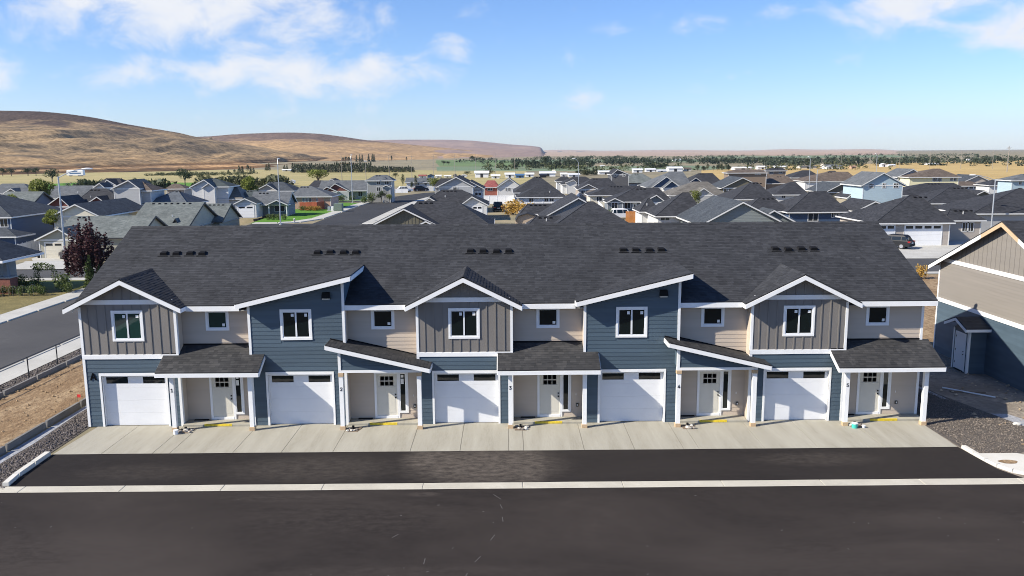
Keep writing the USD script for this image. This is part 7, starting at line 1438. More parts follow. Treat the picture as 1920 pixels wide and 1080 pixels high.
    (T_round2, 'copse_tree', 'dark shrubby tree right of the white barn', 'tree', 'shrubby trees right of the white barn', (135.4, 500.0, 2.94, 3.1)),
]
BARNS = [
    ((-40.0, 360.6, 4.0, 1.63), 'metal_white', 'roof_red', 'white shed with a rusty red roof above the far grey-roofed house', 'x', 0),
    ((-35.3, 351.6, 3.7, 2.08), 'metal_blue', 'roof_slate', 'blue-grey shed beside the rusty red roof', 'y', 0),
    ((-12.0, 362.8, 7.1, 3.14), 'metal_white', 'metal_white', 'white cottage with a pale roof behind the two-storey grey gabled house', 'x', 0),
    ((-5.2, 349.2, 4.4, 1.82), 'metal_white', 'metal_white', 'small white building right of the white cottage', 'x', 0),
    ((-33.0, 367.4, 3.1, 1.27), 'metal_white', 'metal_white', 'small white shed left of the two-storey grey gabled house', 'x', 0),
    ((-28.5, 366.4, 3.6, 1.02), 'metal_white', 'metal_white', 'low white trailer right of the blue-grey shed', 'x', 0),
    ((-25.4, 374.3, 2.6, 1.55), 'wall_grey', 'roof_grey', 'grey gabled shed peeping over the two-storey grey gable', 'y', 0),
    ((-21.2, 373.4, 3.6, 1.29), 'metal_white', 'metal_white', 'white tent-like shed right of the two-storey grey gable', 'y', 0),
    ((1.4, 359.8, 5.0, 2.25), 'metal_white', 'metal_white', 'white building behind the twin charcoal hip roofs', 'x', 0),
    ((6.1, 354.7, 4.5, 1.85), 'metal_blue', 'metal_blue', 'blue container-like shed in the row of white sheds', 'x', 0),
    ((10.9, 366.2, 4.6, 2.03), 'metal_white', 'metal_white', 'long white shed right of the blue shed', 'x', 0),
    ((20.0, 372.9, 8.3, 2.45), 'metal_white', 'metal_white', 'longest white shed in the row with a cream block on top', 'x', 0),
    ((27.6, 457.5, 1.9, 1.4), 'wall_cream', 'wall_cream', 'cream block above the longest white shed', 'x', 0),
    ((17.0, 356.4, 3.8, 1.73), 'dark_metal', 'dark_metal', 'dark trailer in front of the longest white shed', 'x', 0),
    ((27.7, 371.1, 3.6, 1.8), 'metal_white', 'metal_white', 'white trailer between the longest shed and the copse', 'x', 0),
    ((32.2, 365.7, 6.1, 1.65), 'metal_white', 'metal_white', 'low white shed left of the copse', 'x', 0),
    ((52.3, 404.0, 8.4, 1.94), 'metal_white', 'metal_white', 'long low white shed right of the copse', 'x', 0),
    ((74.6, 617.6, 3.7, 0.82), 'metal_white', 'metal_white', 'tiny white trailer above the copse', 'x', 0),
    ((74.2, 438.3, 6.0, 2.24), 'metal_white', 'metal_white', 'white trailer left of the white barn', 'x', 0),
    ((83.3, 448.6, 6.2, 2.14), 'metal_white', 'metal_white', 'white box shed second from the white barn', 'x', 0),
    ((89.4, 446.8, 6.2, 1.37), 'metal_white', 'metal_white', 'low white trailer beside the white barn', 'x', 0),
    ((99.4, 457.3, 9.1, 2.8), 'metal_white', 'metal_white', 'large white metal barn with a rounded roof at centre right', 'x', 0),
    ((107.6, 461.8, 4.8, 2.2), 'stucco', 'roof_brown', 'low tan shed with a rusty roof right of the white barn', 'x', 0),
    ((203.8, 965.6, 10.2, 2.52), 'metal_white', 'metal_white', 'long white packing shed on the far green fields', 'x', 0),
    ((147.7, 486.8, 11.7, 1.81), 'metal_white', 'metal_white', 'long low white store behind the long brown building', 'x', 0),
    ((163.3, 498.0, 6.8, 2.19), 'metal_white', 'metal_white', 'white store with a raised roof right of the long low store', 'x', 0),
    ((178.9, 509.9, 8.0, 1.89), 'metal_white', 'metal_white', 'white storage building above the brown dark-eaved house', 'x', 0),
    ((197.8, 512.4, 11.2, 1.9), 'stucco', 'roof_grey', 'pale tan shed left of the grey-roofed ranch house', 'x', 0),
    ((206.3, 509.5, 3.1, 2.75), 'wall_cream', 'wall_cream', 'cream tower-like shed in the golden field', 'y', 0),
    ((206.9, 492.1, 10.5, 2.83), 'wall_white', 'roof_grey', 'white ranch house with a grey roof at the back of the golden field', 'x', 0),
    ((223.8, 503.6, 3.8, 1.87), 'wall_salmon', 'wall_salmon', 'orange-brown shed at the back of the golden field', 'x', 0),
    ((263.2, 547.3, 4.5, 2.58), 'metal_white', 'metal_white', 'white grain shed right of the orange-brown shed', 'y', 0),
    ((276.5, 563.9, 5.4, 1.51), 'metal_white', 'metal_white', 'low white shed behind the golden field', 'x', 0),
    ((333.0, 615.2, 10.0, 1.44), 'metal_white', 'metal_white', 'long pale shed at the far end of the golden field', 'x', 0),
    ((474.3, 825.7, 1.7, 1.9), 'metal_white', 'metal_white', 'left of two tiny white domes beyond the golden field', 'y', 0),
    ((475.9, 824.7, 1.7, 1.9), 'metal_white', 'metal_white', 'right of two tiny white domes beyond the golden field', 'y', 0),
    ((284.3, 916.4, 2.4, 3.0), 'metal_white', 'metal_white', 'distant white silo building on the plain at right', 'y', 0),
    ((-150.4, 536.9, 6.5, 1.44), 'metal_white', 'metal_white', 'white farm building by the conifers at the foot of the hill', 'x', 0),
    ((-152.9, 571.5, 4.6, 1.53), 'metal_white', 'metal_white', 'pale farm shed at the left end of the windbreak', 'x', 0),
    ((-192.7, 1106.8, 3.6, 1.43), 'metal_white', 'metal_white', 'tiny white farmhouse below the hillside poplars', 'x', 0),
    ((-94.0, 286.2, 3.3, 1.42), 'metal_white', 'metal_white', 'white shed roof right of the bright green tree', 'x', 0),
    ((-86.7, 301.4, 2.8, 1.49), 'metal_white', 'metal_white', 'white tent roof behind the dark hip roof', 'y', 0),
]

WIDTH = {T_round: .82, T_round2: 1.0, T_dark: .9, T_lime: .9, T_cone: .42, T_far: .85, T_farc: .5}
for i, (form, name, label, cat, grp, (x, y, h, w)) in enumerate(TREES):
    if form == T_near: sc = (w / 3.4, w / 3.4, h / 5.0)
    else: sc = (w / WIDTH[form], w / WIDTH[form], h)
    copy_of(form, name, label, cat, (x, y, 0), (i * 67) % 360, sc, grp)
def far_belt(name, label, n, xs, ys, hs, seed, leaf='leaf_far', k=34, clump=.50):
    """far woods that read as one mass"""
    r = np.random.default_rng(seed); mb = MB()
    for _ in range(n):
        for _t in range(12):
            x, y, h = r.uniform(*xs), r.uniform(*ys), r.uniform(*hs); tn = r.random() * .6
            if meshkit.noise(np.array([x / 38.0, y / 55.0, seed * 3.7])) > clump: break
        for _k in range(k):
            d = r.normal(size=3); d /= np.linalg.norm(d); p = np.array([x, y, h * .45]) + d * np.array([h * .75, h * .6, h * .5]); a = r.normal(size=3) * h * .12; b = r.normal(size=3) * h * .12; p[2] = max(p[2], .1)
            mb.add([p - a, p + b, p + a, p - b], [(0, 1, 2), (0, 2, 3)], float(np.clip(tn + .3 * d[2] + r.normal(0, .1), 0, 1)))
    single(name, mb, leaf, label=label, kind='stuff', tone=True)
far_belt('far_wood', 'far belts of trees on the plain at centre right', 240, (60, 420), (700, 1000), (2.5, 5), 21)
far_belt('far_wood', 'long belt of trees behind the sheds and golden field at right', 560, (200, 800), (520, 900), (2.6, 5.4), 22)
far_belt('far_wood', 'distant dark woods under the blue hills', 260, (60, 900), (1250, 1800), (1.5, 4.5), 23)
far_belt('far_wood', 'shrubby trees along the tracks and sheds in the middle distance', 110, (-40, 240), (470, 640), (1.5, 4), 24, 'leaf_olive')
far_belt('far_wood', 'trees among the fields right of the hills', 110, (-60, 170), (800, 1250), (2.5, 5.5), 25)
far_belt('hedge', 'dark hedge behind the grey-green roofs at left', 70, (-152, -118), (250, 262), (2, 3.6), 26, 'leaf_dark')
far_belt('hedge', 'scrubby hedge behind the taupe-roofed house at left', 70, (-108, -80), (255, 285), (2, 4.2), 27, 'leaf_olive')
far_belt('sagebrush', 'brown sagebrush along the foot of the near hill', 260, (-330, -150), (436, 470), (.6, 1.6), 28, 'leaf_olive')
for i, (x, y, s, l) in enumerate([(-43.2, 37.6, 1.5, 'clipped dark shrub beside the tapered porch column'), (-42.0, 37.9, 1.3, 'climbing plant on the left leg of the garden arch'), (-39.3, 37.4, 1.7, 'leafy shrub right of the garden arch'), (-45.2, 34.6, 1.7, 'rounded dark bush below the grey corner house'), (-41.0, 36.0, .9, 'low dark hedge plant below the garden arch'),
                                  (-38.4, 36.2, 1.0, 'low shrub at the end of the hedge near the footpath')]):
    copy_of(T_bush, 'garden_shrub', l, 'shrub', (x, y, 0), 70 * i, (s, s, s))
for i in range(5): copy_of(T_bush, 'hedge_plant', 'low plant in the dark hedge behind the ornamental fence', 'shrub', (-43.4 + .8 * i, 35.2, 0), 50 * i, (.9, .8, .9), group='hedge behind the ornamental fence')
copy_of(T_gold, 'ornamental_grass', 'orange-gold clump of tall grass beside the black truck', 'grass', (1.0, 124, 0), 0, (4.2, 3.4, 3.2)); copy_of(T_gold, 'ornamental_grass', 'second orange-gold clump of tall grass behind the tan shed', 'grass', (3.4, 121, 0), 90, (4.2, 3.4, 2.8))
copy_of(T_gold, 'ornamental_grass', 'dry yellow grass tuft on the bare lot behind the roof end', 'grass', (37.0, 40.5, 0), 0, (.9, .9, 1.5)); copy_of(T_gold, 'ornamental_grass', 'dry yellow grass tuft at the corner of the taupe town house', 'grass', (38.6, 40.8, 0), 60, (.9, .9, 1.5))
for i, (x, s_, q) in enumerate([(-32.6, 2.6, T_bush), (-30.2, 3.0, T_dark), (-28.2, 2.2, T_lime), (-34.0, 2.0, T_bush)]): copy_of(q, 'foundation_shrub', ['leafy shrub by the door of the two-storey grey house at the bend', 'tallest dark shrub in front of the two-storey grey house at the bend', 'yellow-green shrub at the right corner of the two-storey grey house at the bend', 'low shrub at the left corner of the two-storey grey house at the bend'][i], 'shrub', (x, 165.6 - .6 * i, 0), 40 * i, (s_ * 1.1, s_, s_))
copy_of(T_lime, 'bush', 'green bush in a planter at the bend of the road', 'shrub', (-20.0, 200, 0), 0, (6, 5, 5)); copy_of(T_lime, 'bush', 'green and orange shrub beside the double-garage house door', 'shrub', (56.6, 71.2, 0), 0, (1.4, 1.4, 2.2))
copy_of(T_bush, 'bush', 'small bush at the grey front house corner', 'shrub', (18.9, 113, 0), 0, (1.8, 1.8, 1.9)); copy_of(T_lime, 'bush', 'small tree in front of the pale grey hip roof', 'tree', (37.2, 128, 0), 0, (3, 3, 4.4))
for i, x in enumerate((-41.6, -40.6, -39.7, -38.7)): copy_of(T_bush, 'foundation_shrub', 'round shrub in front of the grey porch cottage', 'shrub', (x - 1.6, 115.4, 0), 40 * i, (1.4, 1.2, 1.2), group='shrubs in front of the porch cottage')
for i, x in enumerate((-40.4, -39.0, -37.6)): copy_of(T_gold if i else T_bush, 'foundation_shrub', 'low shrub below the red board fence', 'shrub', (x - 2.4, 139.6, 0), 40 * i, (2.2, 1.4, 1.1), group='shrubs below the red board fence')
for i, x in enumerate((-42.2, -41, -38.6)): copy_of(T_bush, 'foundation_shrub', 'dark shrub in front of the maroon-gabled house', 'shrub', (x, 173.4, 0), 40 * i, (2.2, 1.6, 1.6), group='shrubs in front of the maroon-gabled house')

# ------------------------------------------------------------------ street furniture
def lamp(x, y, h, arm, ang, label, curved=False):
    T = thing('street_lamp', label, 'street lamp', (x, y, 0)); c, s = math.cos(ang), math.sin(ang)
    part(T, 'lamp_pole', MB().tube([(x, y, .1), (x, y, h)], [.11, .065], 12), 'galvanised'); part(T, 'base_plate', MB().tm(trimesh.creation.cylinder(.24, .12, sections=12), (x, y, .06)), 'sidewalk')
    q = [(x + c * arm * t, y + s * arm * t, h - .1 + (.75 * math.sin(t * 1.5)) * (1 if not curved else 1.3)) for t in np.linspace(0, 1, 7)]
    part(T, 'lamp_arm', MB().tube(q, .04, 8), 'galvanised')
    ex, ey, ez = q[-1]
    hd = trimesh.creation.icosphere(2, 1.0); hd.apply_scale([.48, .17, .09]); hd.apply_transform(trimesh.transformations.rotation_matrix(ang, [0, 0, 1]))
    part(T, 'lamp_head', MB().tm(hd, (ex + c * .35, ey + s * .35, ez + .02)), 'metal_white', smooth=True)
lamp(-40.36, 40.0, 10.0, 2.1, .25, 'tall galvanised street lamp at the left street corner, nearest the camera')
lamp(-38.3, 104.9, 10.2, .5, 1.6, 'street lamp at the edge of the bright green corner lawn', True)
lamp(-37.2, 165.2, 10.6, .6, 1.6, 'street lamp in front of the maroon-gabled house', True)
lamp(18.4, 179.4, 9.2, .9, 2.9, 'street lamp with a short curved top above the tan batten house', True)
lamp(82.5, 192.0, 9.5, 1.6, 1.5, 'tall thin street lamp above the brown roofs', False)
lamp(63.0, 134.0, 8.0, 2.2, .15, 'street lamp between the three-vent roof and the olive gable')
lamp(69.2, 82.5, 7.6, 2.6, 2.9, 'street lamp with its arm to the left above the double-garage house')
lamp(108.6, 210.0, 10.0, 1.0, 1.5, 'thin street lamp in front of the yellow house')
def pole(x, y, h, label, group=None):
    T = thing('utility_pole', label, 'utility pole', (x, y, 0), group=group)
    part(T, 'pole_shaft', MB().tube([(x, y, -.1), (x, y, h)], [.13, .08], 8), 'stone'); part(T, 'crossarm', MB().box(x - 1.1, x + 1.1, y - .05, y + .05, h - 1.0, h - .88), 'stone')
pole(258, 395, 13, 'left pole of the pair on the golden field at right'); pole(262.5, 402, 13.5, 'right pole of the pair on the golden field at right')
for i in range(9): pole(-72 + 9.5 * i, 330 + 6 * i, 11, 'thin utility pole in the line across the straw field', 'utility poles across the straw field')
for i in range(6): pole(214 + 16 * i, 500 - 6 * i, 11, 'thin utility pole at the back of the golden field', 'utility poles behind the golden field')

def fence(name, label, cat, pts, h, m, post=.12, panel=1.9, z=0.0):
    T = thing(name, label, cat, (pts[0][0], pts[0][1], z))
    for (xa, ya), (xb, yb) in zip(pts[:-1], pts[1:]):
        L_ = math.hypot(xb - xa, yb - ya); n = max(1, round(L_ / panel)); ux, uy = (xb - xa) / L_, (yb - ya) / L_; px, py = -uy, ux
        def bar(s0, s1, t, z0, z1):
            A = [(xa + ux * s + px * o, ya + uy * s + py * o) for s, o in ((s0, -t), (s1, -t), (s1, t), (s0, t))]
            return [(x, y, z0 + z) for x, y in A] + [(x, y, z1 + z) for x, y in A]
        for i in range(n):
            s = L_ / n
            part(T, 'fence_panel', MB().hexa(bar(i * s + post / 2, (i + 1) * s - post / 2, .025, .05, h)).hexa(bar(i * s + post / 2, (i + 1) * s - post / 2, .04, h - .14, h)), m)
            part(T, 'fence_post', MB().hexa(bar(i * s - post / 2, i * s + post / 2, post / 2, 0, h + .1)), m)
    return T
fence('vinyl_fence', 'white vinyl fence in front of the navy house at left', 'fence', [(-79, 83.2), (-69.2, 81.7), (-71.0, 90.2)], 1.85, 'vinyl', z=-2.4)
fence('vinyl_fence', 'white vinyl fence around the yard behind the black truck', 'fence', [(-6.0, 158), (1.5, 158), (1.5, 131)], 2.0, 'vinyl')
fence('vinyl_fence', 'white vinyl fence in front of the white-walled house', 'fence', [(1.8, 133.6), (12.8, 133.6), (19.0, 179)], 1.9, 'vinyl')
fence('vinyl_fence', 'white vinyl fence left of the grey front house', 'fence', [(18.6, 134), (18.0, 120.5)], 1.9, 'vinyl')
fence('vinyl_fence', 'low white vinyl fence at the far bend of the road', 'fence', [(-33.5, 214.6), (-29.6, 214.6)], 1.25, 'vinyl')
def board_fence(label, pts, h, m):
    T = thing('board_fence', label, 'fence', (pts[0][0], pts[0][1], 0))
    for (xa, ya), (xb, yb) in zip(pts[:-1], pts[1:]):
        L_ = math.hypot(xb - xa, yb - ya); n = int(L_ / .16); ux, uy = (xb - xa) / L_, (yb - ya) / L_
        for i in range(n):
            a, b = i * L_ / n + .006, (i + 1) * L_ / n - .006; hh = h + rng.uniform(-.02, .02)
            A = [(xa + ux * s - uy * o, ya + uy * s + ux * o) for s, o in ((a, -.012), (b, -.012), (b, .012), (a, .012))]
            part(T, 'board', MB().hexa([(x, y, .03) for x, y in A] + [(x, y, hh) for x, y in A]), m)
        for z in (.35, h - .35):
            A = [(xa + ux * s - uy * o, ya + uy * s + ux * o) for s, o in ((0, .012), (L_, .012), (L_, .06), (0, .06))]
            part(T, 'rail', MB().hexa([(x, y, z - .05) for x, y in A] + [(x, y, z + .05) for x, y in A]), m)
board_fence('red-brown board fence in front of the salmon house', [(-44.1, 141.6), (-40.4, 141.6), (-39.3, 145)], 1.7, 'fence_red')
board_fence('bright orange board fence beside the white van', [(20.0, 104.4), (24.4, 104.4)], 1.95, 'fence_orange')
board_fence('orange-brown low board fence at the foot of the white side walls', [(20.4, 81.5), (28.0, 81.5)], 1.1, 'fence_orange')

def rail_fence():
    T = thing('rail_fence', 'thin black post-and-rail fence beside the left street', 'fence', (-26.1, 8.5, 0))
    ys = [-3.2 + 2.92 * i for i in range(12)]
    part(T, 'top_rail', MB().tube([(-26.1, ys[0], 1.1), (-26.1, ys[-1], 1.1)], .024, 8), 'dark_metal')
    for y in ys: part(T, 'fence_post', MB().tube([(-26.1, y, -.05), (-26.1, y, 1.13)], .032, 8), 'dark_metal')
rail_fence()
def scroll_fence():
    T = thing('ornamental_fence', 'low pale wire fence with arched tops in the dry front yard', 'fence', (-46, 31, 0))
    for i in range(9):
        x = -45.8 + .62 * i; y = 31.2 + .42 * i
        q = [(x + .5 * t, y + .34 * t, .75 + .28 * math.sin(math.pi * t)) for t in np.linspace(0, 1, 7)]
        part(T, 'arch_rail', MB().tube(q, .009, 5), 'stone')
        part(T, 'picket', MB().tube([(x, y, 0), (x, y, .78)], .007, 4), 'stone'); part(T, 'picket', MB().tube([(x + .25, y + .17, 0), (x + .25, y + .17, 1.0)], .007, 4), 'stone')
scroll_fence()
def arch():
    T = thing('garden_arch', 'leafy garden arch over the path behind the hedge', 'garden arch', (-41.2, 38.0, 0))
    part(T, 'arch_frame', MB().tube([(-41.9, 38, 0), (-41.9, 38, 1.6), (-41.5, 38, 2.1), (-40.9, 38, 2.1), (-40.5, 38, 1.6), (-40.5, 38, 0)], .03, 6), 'timber')
    r = np.random.default_rng(4); mb = MB(); leaves(mb, (-41.4, 38, 2.1), (1.1, .4, .4), 420, .07, r); leaves(mb, (-42.0, 38, 1.2), (.3, .3, .9), 200, .06, r); leaves(mb, (-40.4, 38, 1.2), (.3, .3, .8), 160, .06, r)
    part(T, 'climber', mb, 'leaf_green', tone=True)
arch()

# ------------------------------------------------------------------ vehicles
def car(name, label, cat, loc, rotz, m, L_=4.7, W=1.85, H=1.65, suv=True):
    T = thing(name, label, cat, loc, rotz=rotz); w = W / 2
    if suv: prof = [(-L_ / 2, .55), (-L_ / 2 + .03, .95), (-L_ / 2 + .28, 1.02), (-L_ / 2 + .62, H - .14), (-L_ / 2 + .85, H), (.2, H), (.62, H - .1), (1.15, 1.05), (L_ / 2 - .25, .92), (L_ / 2, .62), (L_ / 2, .32), (-L_ / 2, .32)]
    else: prof = [(-L_ / 2, .5), (-L_ / 2 + .05, .95), (-L_ / 2 + .75, 1.02), (-L_ / 2 + 1.45, H - .05), (-.3, H), (.35, H - .06), (1.1, 1.0), (L_ / 2 - .25, .85), (L_ / 2, .6), (L_ / 2, .3), (-L_ / 2, .3)]
    n = len(prof); P3 = []
    for sx, ins in ((-1, 0), (1, 0)):
        for x, z in prof:
            k = max(0, (z - 1.0)) / (H - 1.0); P3.append((x * (1 - .0), sx * (w - .22 * k), z))
    f = []
    for i in range(n):
        j = (i + 1) % n; f += [(i, n + i, n + j), (i, n + j, j)]
    tr, fc = trimesh.creation.triangulate_polygon(Polygon(prof), engine='earcut')
    idx = [int(np.argmin([math.hypot(a - p[0], b - p[1]) for p in prof])) for a, b in tr]
    for a, b, c in fc: f += [(idx[a], idx[b], idx[c]), (n + idx[a], n + idx[c], n + idx[b])]
    msh = trimesh.Trimesh([p for p in P3], f, process=True); trimesh.repair.fix_normals(msh)
    part(T, 'body', MB().tm(msh), m)
    hh = H - .18
    for sy in (-1, 1):
        zz = lambda z: sy * (w - .22 * max(0, z - 1.0) / (H - 1.0) + .006)
        for a0, a1, b0, b1 in ((-.15, .85, -.15, .50), (-1.25, -.22, -1.25, -.22)) + (((-1.95, -1.35, -1.80, -1.35),) if suv else ()):
            part(T, 'side_window', MB().add([(a0, zz(1.06), 1.06), (a1, zz(1.06), 1.06), (b1, zz(hh), hh), (b0, zz(hh), hh)], [(0, 1, 2), (0, 2, 3)] if sy < 0 else [(0, 2, 1), (0, 3, 2)]), 'glass')
    xr0, xr1 = (-L_ / 2 + .30, -L_ / 2 + .60) if suv else (-L_ / 2 + .85, -L_ / 2 + 1.38)
    part(T, 'rear_window', MB().quad((xr0 - .012, w * .82, 1.08), (xr0 - .012, -w * .82, 1.08), (xr1 - .012, -w * .70, H - .2), (xr1 - .012, w * .70, H - .2)), 'glass')
    part(T, 'windscreen', MB().quad((1.12, -w * .82, 1.07), (1.12, w * .82, 1.07), (.66, w * .70, H - .13), (.66, -w * .70, H - .13)), 'glass')
    for sy in (-1, 1):
        part(T, 'tail_light', MB().box(-L_ / 2 - .012, -L_ / 2 + .25, sy * (w - .2) - .21, sy * (w - .2) + .21, .80, .98), 'tail_red')
        for sx in (-1.38, 1.38):
            cyl = trimesh.creation.cylinder(.34, .22, sections=20, transform=trimesh.transformations.rotation_matrix(math.pi / 2, [1, 0, 0]))
            wh = part(T, 'wheel', MB().tm(cyl, (sx, sy * (w - .10), .34)), 'tyre')
            part(wh, 'rim', MB().tm(trimesh.creation.cylinder(.22, .02, sections=14, transform=trimesh.transformations.rotation_matrix(math.pi / 2, [1, 0, 0])), (sx, sy * (w + .016), .34)), 'rim')
    part(T, 'number_plate', MB().box(-L_ / 2 - .02, -L_ / 2, -.26, .26, .66, .80), 'plate'); part(T, 'bumper', MB().box(-L_ / 2 - .06, -L_ / 2 + .02, -w + .06, w - .06, .34, .60), 'black_plastic')
    return T
car('parked_car', 'black station-wagon car parked on the pale drive beyond the roof end', 'car', (47.25, 65.6, .03), 136, 'car_black')
car('parked_car', 'dark plum sedan parked by the cream garage door at left', 'car', (-60.7, 79.0, -2.38), 128, 'car_plum', L_=4.8, W=1.82, H=1.45, suv=False)
car('parked_car', 'black pickup-sized truck parked by the white vinyl fence', 'truck', (-1.9, 134.5, .03), 95, 'car_black', H=1.9, W=1.95)
car('parked_car', 'white van parked behind the orange board fence', 'van', (20.6, 112.5, .03), 8, 'car_white', L_=4.9, H=1.85)
for i in range(2): car('parked_car', ['white car parked at the bend by the low vinyl fence', 'dark car parked behind the low vinyl fence'][i], 'car', (-31.5 + 4.5 * i, 222 + 4 * i, 0), 20, ['car_white', 'car_plum'][i])
def covered_boat():
    T = thing('boat', 'boat under a dark blue cover beside the white house at right', 'boat', (112, 141, 0))
    prof = [(-4.4, .7), (-3.4, 1.9), (-1, 2.4), (1.6, 2.2), (3.6, 1.5), (4.4, .9)]
    mb = MB(); n = len(prof)
    for i in range(n - 1):
        (a, za), (b, zb) = prof[i], prof[i + 1]; wa, wb = (1.2 if 0 < i else .7), (1.2 if i + 1 < n - 1 else .4)
        X = 112; Y = 141
        mb.quad((X + a, Y - wa, .7), (X + b, Y - wb, .7), (X + b, Y, zb), (X + a, Y, za)); mb.quad((X + b, Y + wb, .7), (X + a, Y + wa, .7), (X + a, Y, za), (X + b, Y, zb))
    part(T, 'cover', mb, 'car_blue'); part(T, 'hull', MB().hexa([(108.4, 140.4, .3), (115, 140.4, .3), (115, 141.6, .3), (108.4, 141.6, .3), (107.8, 139.9, .72), (116, 140.2, .72), (116, 141.8, .72), (107.8, 142.1, .72)]), 'car_white')
covered_boat()
def coach():
    T = thing('motorhome', 'white motorhome with blue stripes at the foot of the near hill', 'motorhome', (-244, 440, 0)); x, y = -244, 440
    part(T, 'body', MB().cbox(x - 4.6, x + 4.6, y - 1.25, y + 1.25, .5, 3.5, .3), 'metal_white'); part(T, 'stripe', MB().box(x - 3, x + 3.4, y - 1.27, y - 1.25, 1.3, 2.0), 'metal_blue'); part(T, 'stripe', MB().box(x - 2.2, x + 1.5, y - 1.27, y - 1.25, 2.4, 2.9), 'metal_blue')
    for k in (-3, 2, 3): part(T, 'wheel', MB().tm(trimesh.creation.cylinder(.45, 2.4, sections=14, transform=trimesh.transformations.rotation_matrix(math.pi / 2, [1, 0, 0])), (x + k, y, .45)), 'tyre')
coach()

# ------------------------------------------------------------------ small things
def bin_():
    T = thing('wheelie_bin', 'black wheeled rubbish bin left of the plum sedan', 'bin', (-65.7, 80.9, -2.4)); x, y = -65.7, 80.9; zb = -2.4
    H8 = lambda a, b, z0, z1, t=0: [(x - a, y - a, zb + z0), (x + a, y - a, zb + z0), (x + a, y + a, zb + z0), (x - a, y + a, zb + z0), (x - b, y - b, zb + z1), (x + b, y - b, zb + z1), (x + b, y + b, zb + z1 + t), (x - b, y + b, zb + z1 + t)]
    part(T, 'bin_body', MB().hexa(H8(.3, .38, .05, 1.0)), 'black_plastic'); part(T, 'bin_lid', MB().hexa(H8(.41, .37, 1.0, 1.08, .08)), 'black_plastic')
bin_()
def cabinet(x, y, w, d, h, label, m='utility_green'):
    T = thing('utility_cabinet', label, 'utility cabinet', (x, y, 0))
    part(T, 'cabinet_body', MB().cbox(x - w / 2, x + w / 2, y - d / 2, y + d / 2, .12, h, .06), m); part(T, 'plinth', MB().box(x - w / 2 - .15, x + w / 2 + .15, y - d / 2 - .15, y + d / 2 + .15, 0, .12), 'sidewalk'); part(T, 'cabinet_door', MB().box(x - w / 2 + .1, x + w / 2 - .1, y - d / 2 - .02, y - d / 2, .2, h - .15), m)
cabinet(-34.9, 137.0, 1.7, 1.5, 1.65, 'large green transformer cabinet on the corner lawn'); cabinet(-37.1, 138.0, .5, .5, .95, 'small grey pedestal left of the green transformer cabinet', 'galvanised'); cabinet(-36.3, 137.6, .5, .5, 1.0, 'white-faced pedestal beside the green transformer cabinet', 'metal_white')
def hydrant():
    T = thing('fire_hydrant', 'fire hydrant at the edge of the corner lawn', 'hydrant', (-36.9, 108.6, 0)); x, y = -36.9, 108.6
    part(T, 'barrel', MB().tube([(x, y, 0), (x, y, .7), (x, y, .82)], [.13, .13, .05], 10), 'galvanised'); part(T, 'nozzle', MB().tube([(x - .2, y, .5), (x + .2, y, .5)], .06, 8), 'hydrant')
hydrant()
# cut-outs in the driveway beside the left posts: dug soil, stones and pipe stubs
def dug(k):
    x = BR[k] + .30; r = np.random.default_rng(90 + k)
    T = thing('pipe_pit', ['dug-out square of soil with stones and a black bag beside post 1', 'dug-out square of soil with stones beside post 2', 'dug-out square of soil with a white stub beside post 3', 'small dug-out square of soil beside post 4', 'dug-out square of soil with a teal bucket beside post 5'][k], 'pit', (x, -.72, 0))
    part(T, 'soil', MB().hexa([(x - .24, -.98, .005), (x + .26, -1.0, .005), (x + .42, -.42, .005), (x - .26, -.42, .005), (x - .22, -.96, .012), (x + .24, -.98, .012), (x + .38, -.44, .03), (x - .22, -.44, .03)]), 'timber')
    mb = MB()
    for i in range(7):
        s = trimesh.creation.icosphere(1, r.uniform(.04, .09)); s.vertices += r.normal(0, .012, s.vertices.shape); s.apply_scale([1.2, 1, .7]); part(T, 'stone', MB().tm(s, (x + r.uniform(-.18, .32), -.72 + r.uniform(-.22, .24), .04)), 'stone' if i > 2 else 'stucco')
    part(T, 'pipe_stub', MB().tube([(x + .02, -.62, 0), (x + .02, -.62, .16)], .055, 10), 'black_plastic')
for k in range(5): dug(k)
def paint_pot(x, y, label, r0, h, m, lid):
    T = thing('bucket', label, 'bucket', (x, y, 0)); part(T, 'bucket_body', MB().tube([(x, y, .004), (x, y, h)], [r0 * .88, r0], 14), m); part(T, 'bucket_lid', MB().tube([(x, y, h), (x, y, h + .03)], r0 * 1.04, 14), lid)
paint_pot(15.02, -1.0, 'white-lidded teal bucket standing beside post 5', .13, .20, 'teal', 'metal_white'); paint_pot(-14.36, -1.08, 'white bucket standing in front of the pit beside post 1', .11, .16, 'metal_white', 'metal_white'); paint_pot(15.42, -.98, 'small white pot right of the teal bucket', .08, .08, 'metal_white', 'metal_white')
single('pipe_length', MB().tube([(21.9, 4.9, .05), (23.6, 3.2, .04)], .035, 8), 'metal_white', 'white plastic pipe lying on the bare lot below the utility closet', 'pipe')
single('timber_offcut', MB().hexa([(22.0, 4.3, 0), (23.6, 4.0, 0), (23.6, 4.1, 0), (22.0, 4.4, 0), (22.0, 4.3, .05), (23.6, 4.0, .05), (23.6, 4.1, .05), (22.0, 4.4, .05)]), 'timber', 'dark timber offcut crossing the white pipe on the bare lot', 'timber')
def flag(x, y, m, label):
    T = thing('marker_flag', label, 'marker flag', (x, y, 0)); part(T, 'flag_wire', MB().tube([(x, y, 0), (x, y, .55)], .006, 5), 'dark_metal'); part(T, 'flag_sheet', MB().box(x, x + .16, y - .004, y + .004, .40, .55), m)
flag(-20.75, 3.2, 'red_flag', 'small red marker flag at the top of the bare dirt strip'); flag(-20.9, -3.2, 'orange_flag', 'small orange marker flag at the near end of the bare dirt strip')
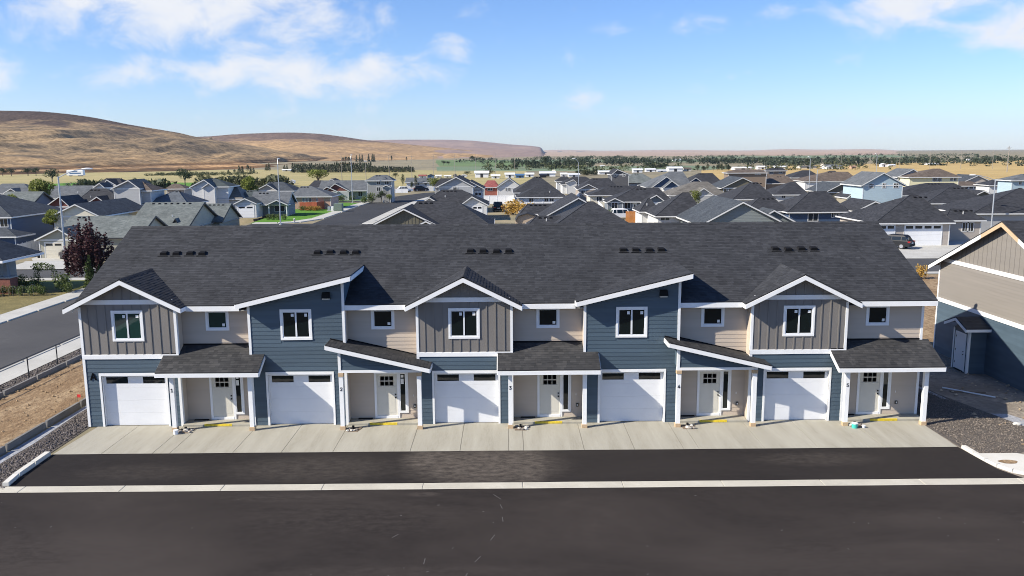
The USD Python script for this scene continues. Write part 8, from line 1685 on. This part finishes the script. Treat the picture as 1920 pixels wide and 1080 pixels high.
def stones():
    for i, (x, y, s) in enumerate([(22.25, -.75, .12), (22.3, -4.2, .10), (22.05, -4.55, .11), (22.9, -2.6, .13), (23.4, -1.8, .09)]):
        b = trimesh.creation.icosphere(2, s); b.vertices += np.random.default_rng(i).normal(0, .012, b.vertices.shape); b.apply_scale([1.3, 1, .7])
        single('loose_stone', MB().tm(b, (x, y, .03)), 'stucco', 'pale fist-sized stone lying beside the landscape fabric at right', 'stone', group='loose stones at the right edge of the gravel')
stones()

# far sheds, barns and stores
def barn(x, y, w, d, h, wm, rm, label, rise=None, ax='x', door=True):
    T = thing('shed', label, 'shed', (x, y, 0)); rise = rise or d * .18
    if ax == 'x':
        part(T, 'wall', MB().prism([(x - w / 2, y, 0), (x - w / 2, y + d, 0), (x - w / 2, y + d, h), (x - w / 2, y + d / 2, h + rise), (x - w / 2, y, h)], (w, 0, 0)), wm)
        mb = MB()
        for q in ([(x - w / 2 - .4, y - .4, h), (x + w / 2 + .4, y - .4, h), (x + w / 2 + .4, y + d / 2, h + rise + .12), (x - w / 2 - .4, y + d / 2, h + rise + .12)], [(x + w / 2 + .4, y + d + .4, h), (x - w / 2 - .4, y + d + .4, h), (x - w / 2 - .4, y + d / 2, h + rise + .12), (x + w / 2 + .4, y + d / 2, h + rise + .12)]): s = slab(q, .1); mb.add(s.v, s.f)
    else:
        part(T, 'wall', MB().prism([(x - w / 2, y, 0), (x + w / 2, y, 0), (x + w / 2, y, h), (x, y, h + rise), (x - w / 2, y, h)], (0, d, 0)), wm)
        mb = MB()
        for q in ([(x - w / 2 - .4, y - .4, h - .05), (x, y - .4, h + rise + .12), (x, y + d, h + rise + .12), (x - w / 2 - .4, y + d, h - .05)], [(x, y - .4, h + rise + .12), (x + w / 2 + .4, y - .4, h - .05), (x + w / 2 + .4, y + d, h - .05), (x, y + d, h + rise + .12)]): s = slab(q, .1); mb.add(s.v, s.f)
    part(T, 'roof', mb, rm)
    if door: part(T, 'door', MB().box(x - w * .1, x + w * .1, y - .06, y, 0, min(h - .3, 3)), 'dark_metal')
for (x, y, w, top, ), wm, rm, label, ax, _ in BARNS:
    d = min(9.0, w * .8); rise = top * .28
    barn(x, y, w - .8, d, max(top - rise - .12, .8), wm, rm, label, rise=rise, ax=ax)
def tan_shed():
    T = thing('garden_shed', 'tan garden shed with a dark arched roof just above the ridge', 'shed', (3.2, 88, 0)); pr = [(1.2, 0), (4.6, 0), (4.6, 1.9), (4.2, 2.6), (2.9, 3.0), (1.6, 2.6), (1.2, 1.9)]
    part(T, 'wall', MB().prism([(x, 86, z) for x, z in pr], (0, 4, 0)), 'shed_tan')
    mb = MB(); o = pr[2:]
    for (xa, za), (xb, zb) in zip(o[:-1], o[1:]): mb.hexa([(xb, 85.7, zb), (xa, 85.7, za), (xa, 90.3, za), (xb, 90.3, zb), (xb, 85.7, zb + .12), (xa, 85.7, za + .12), (xa, 90.3, za + .12), (xb, 90.3, zb + .12)])
    part(T, 'roof', mb, 'roof_charcoal')
tan_shed()

# ------------------------------------------------------------------ air
def haze():
    usdkit.material(stage, '/World/Looks/haze', {'v': ('principled_volume', {'color': (.74, .86, 1.0), 'density': HAZE, 'anisotropy': .2})}, [], volume='v.volume')
    mb = MB().box(-13500, 13500, -13500, 13500, -6, 420)
    single('haze', mb, 'haze', label='thin summer haze over the valley', kind='stuff')
HAZE = 3.0e-5
haze()
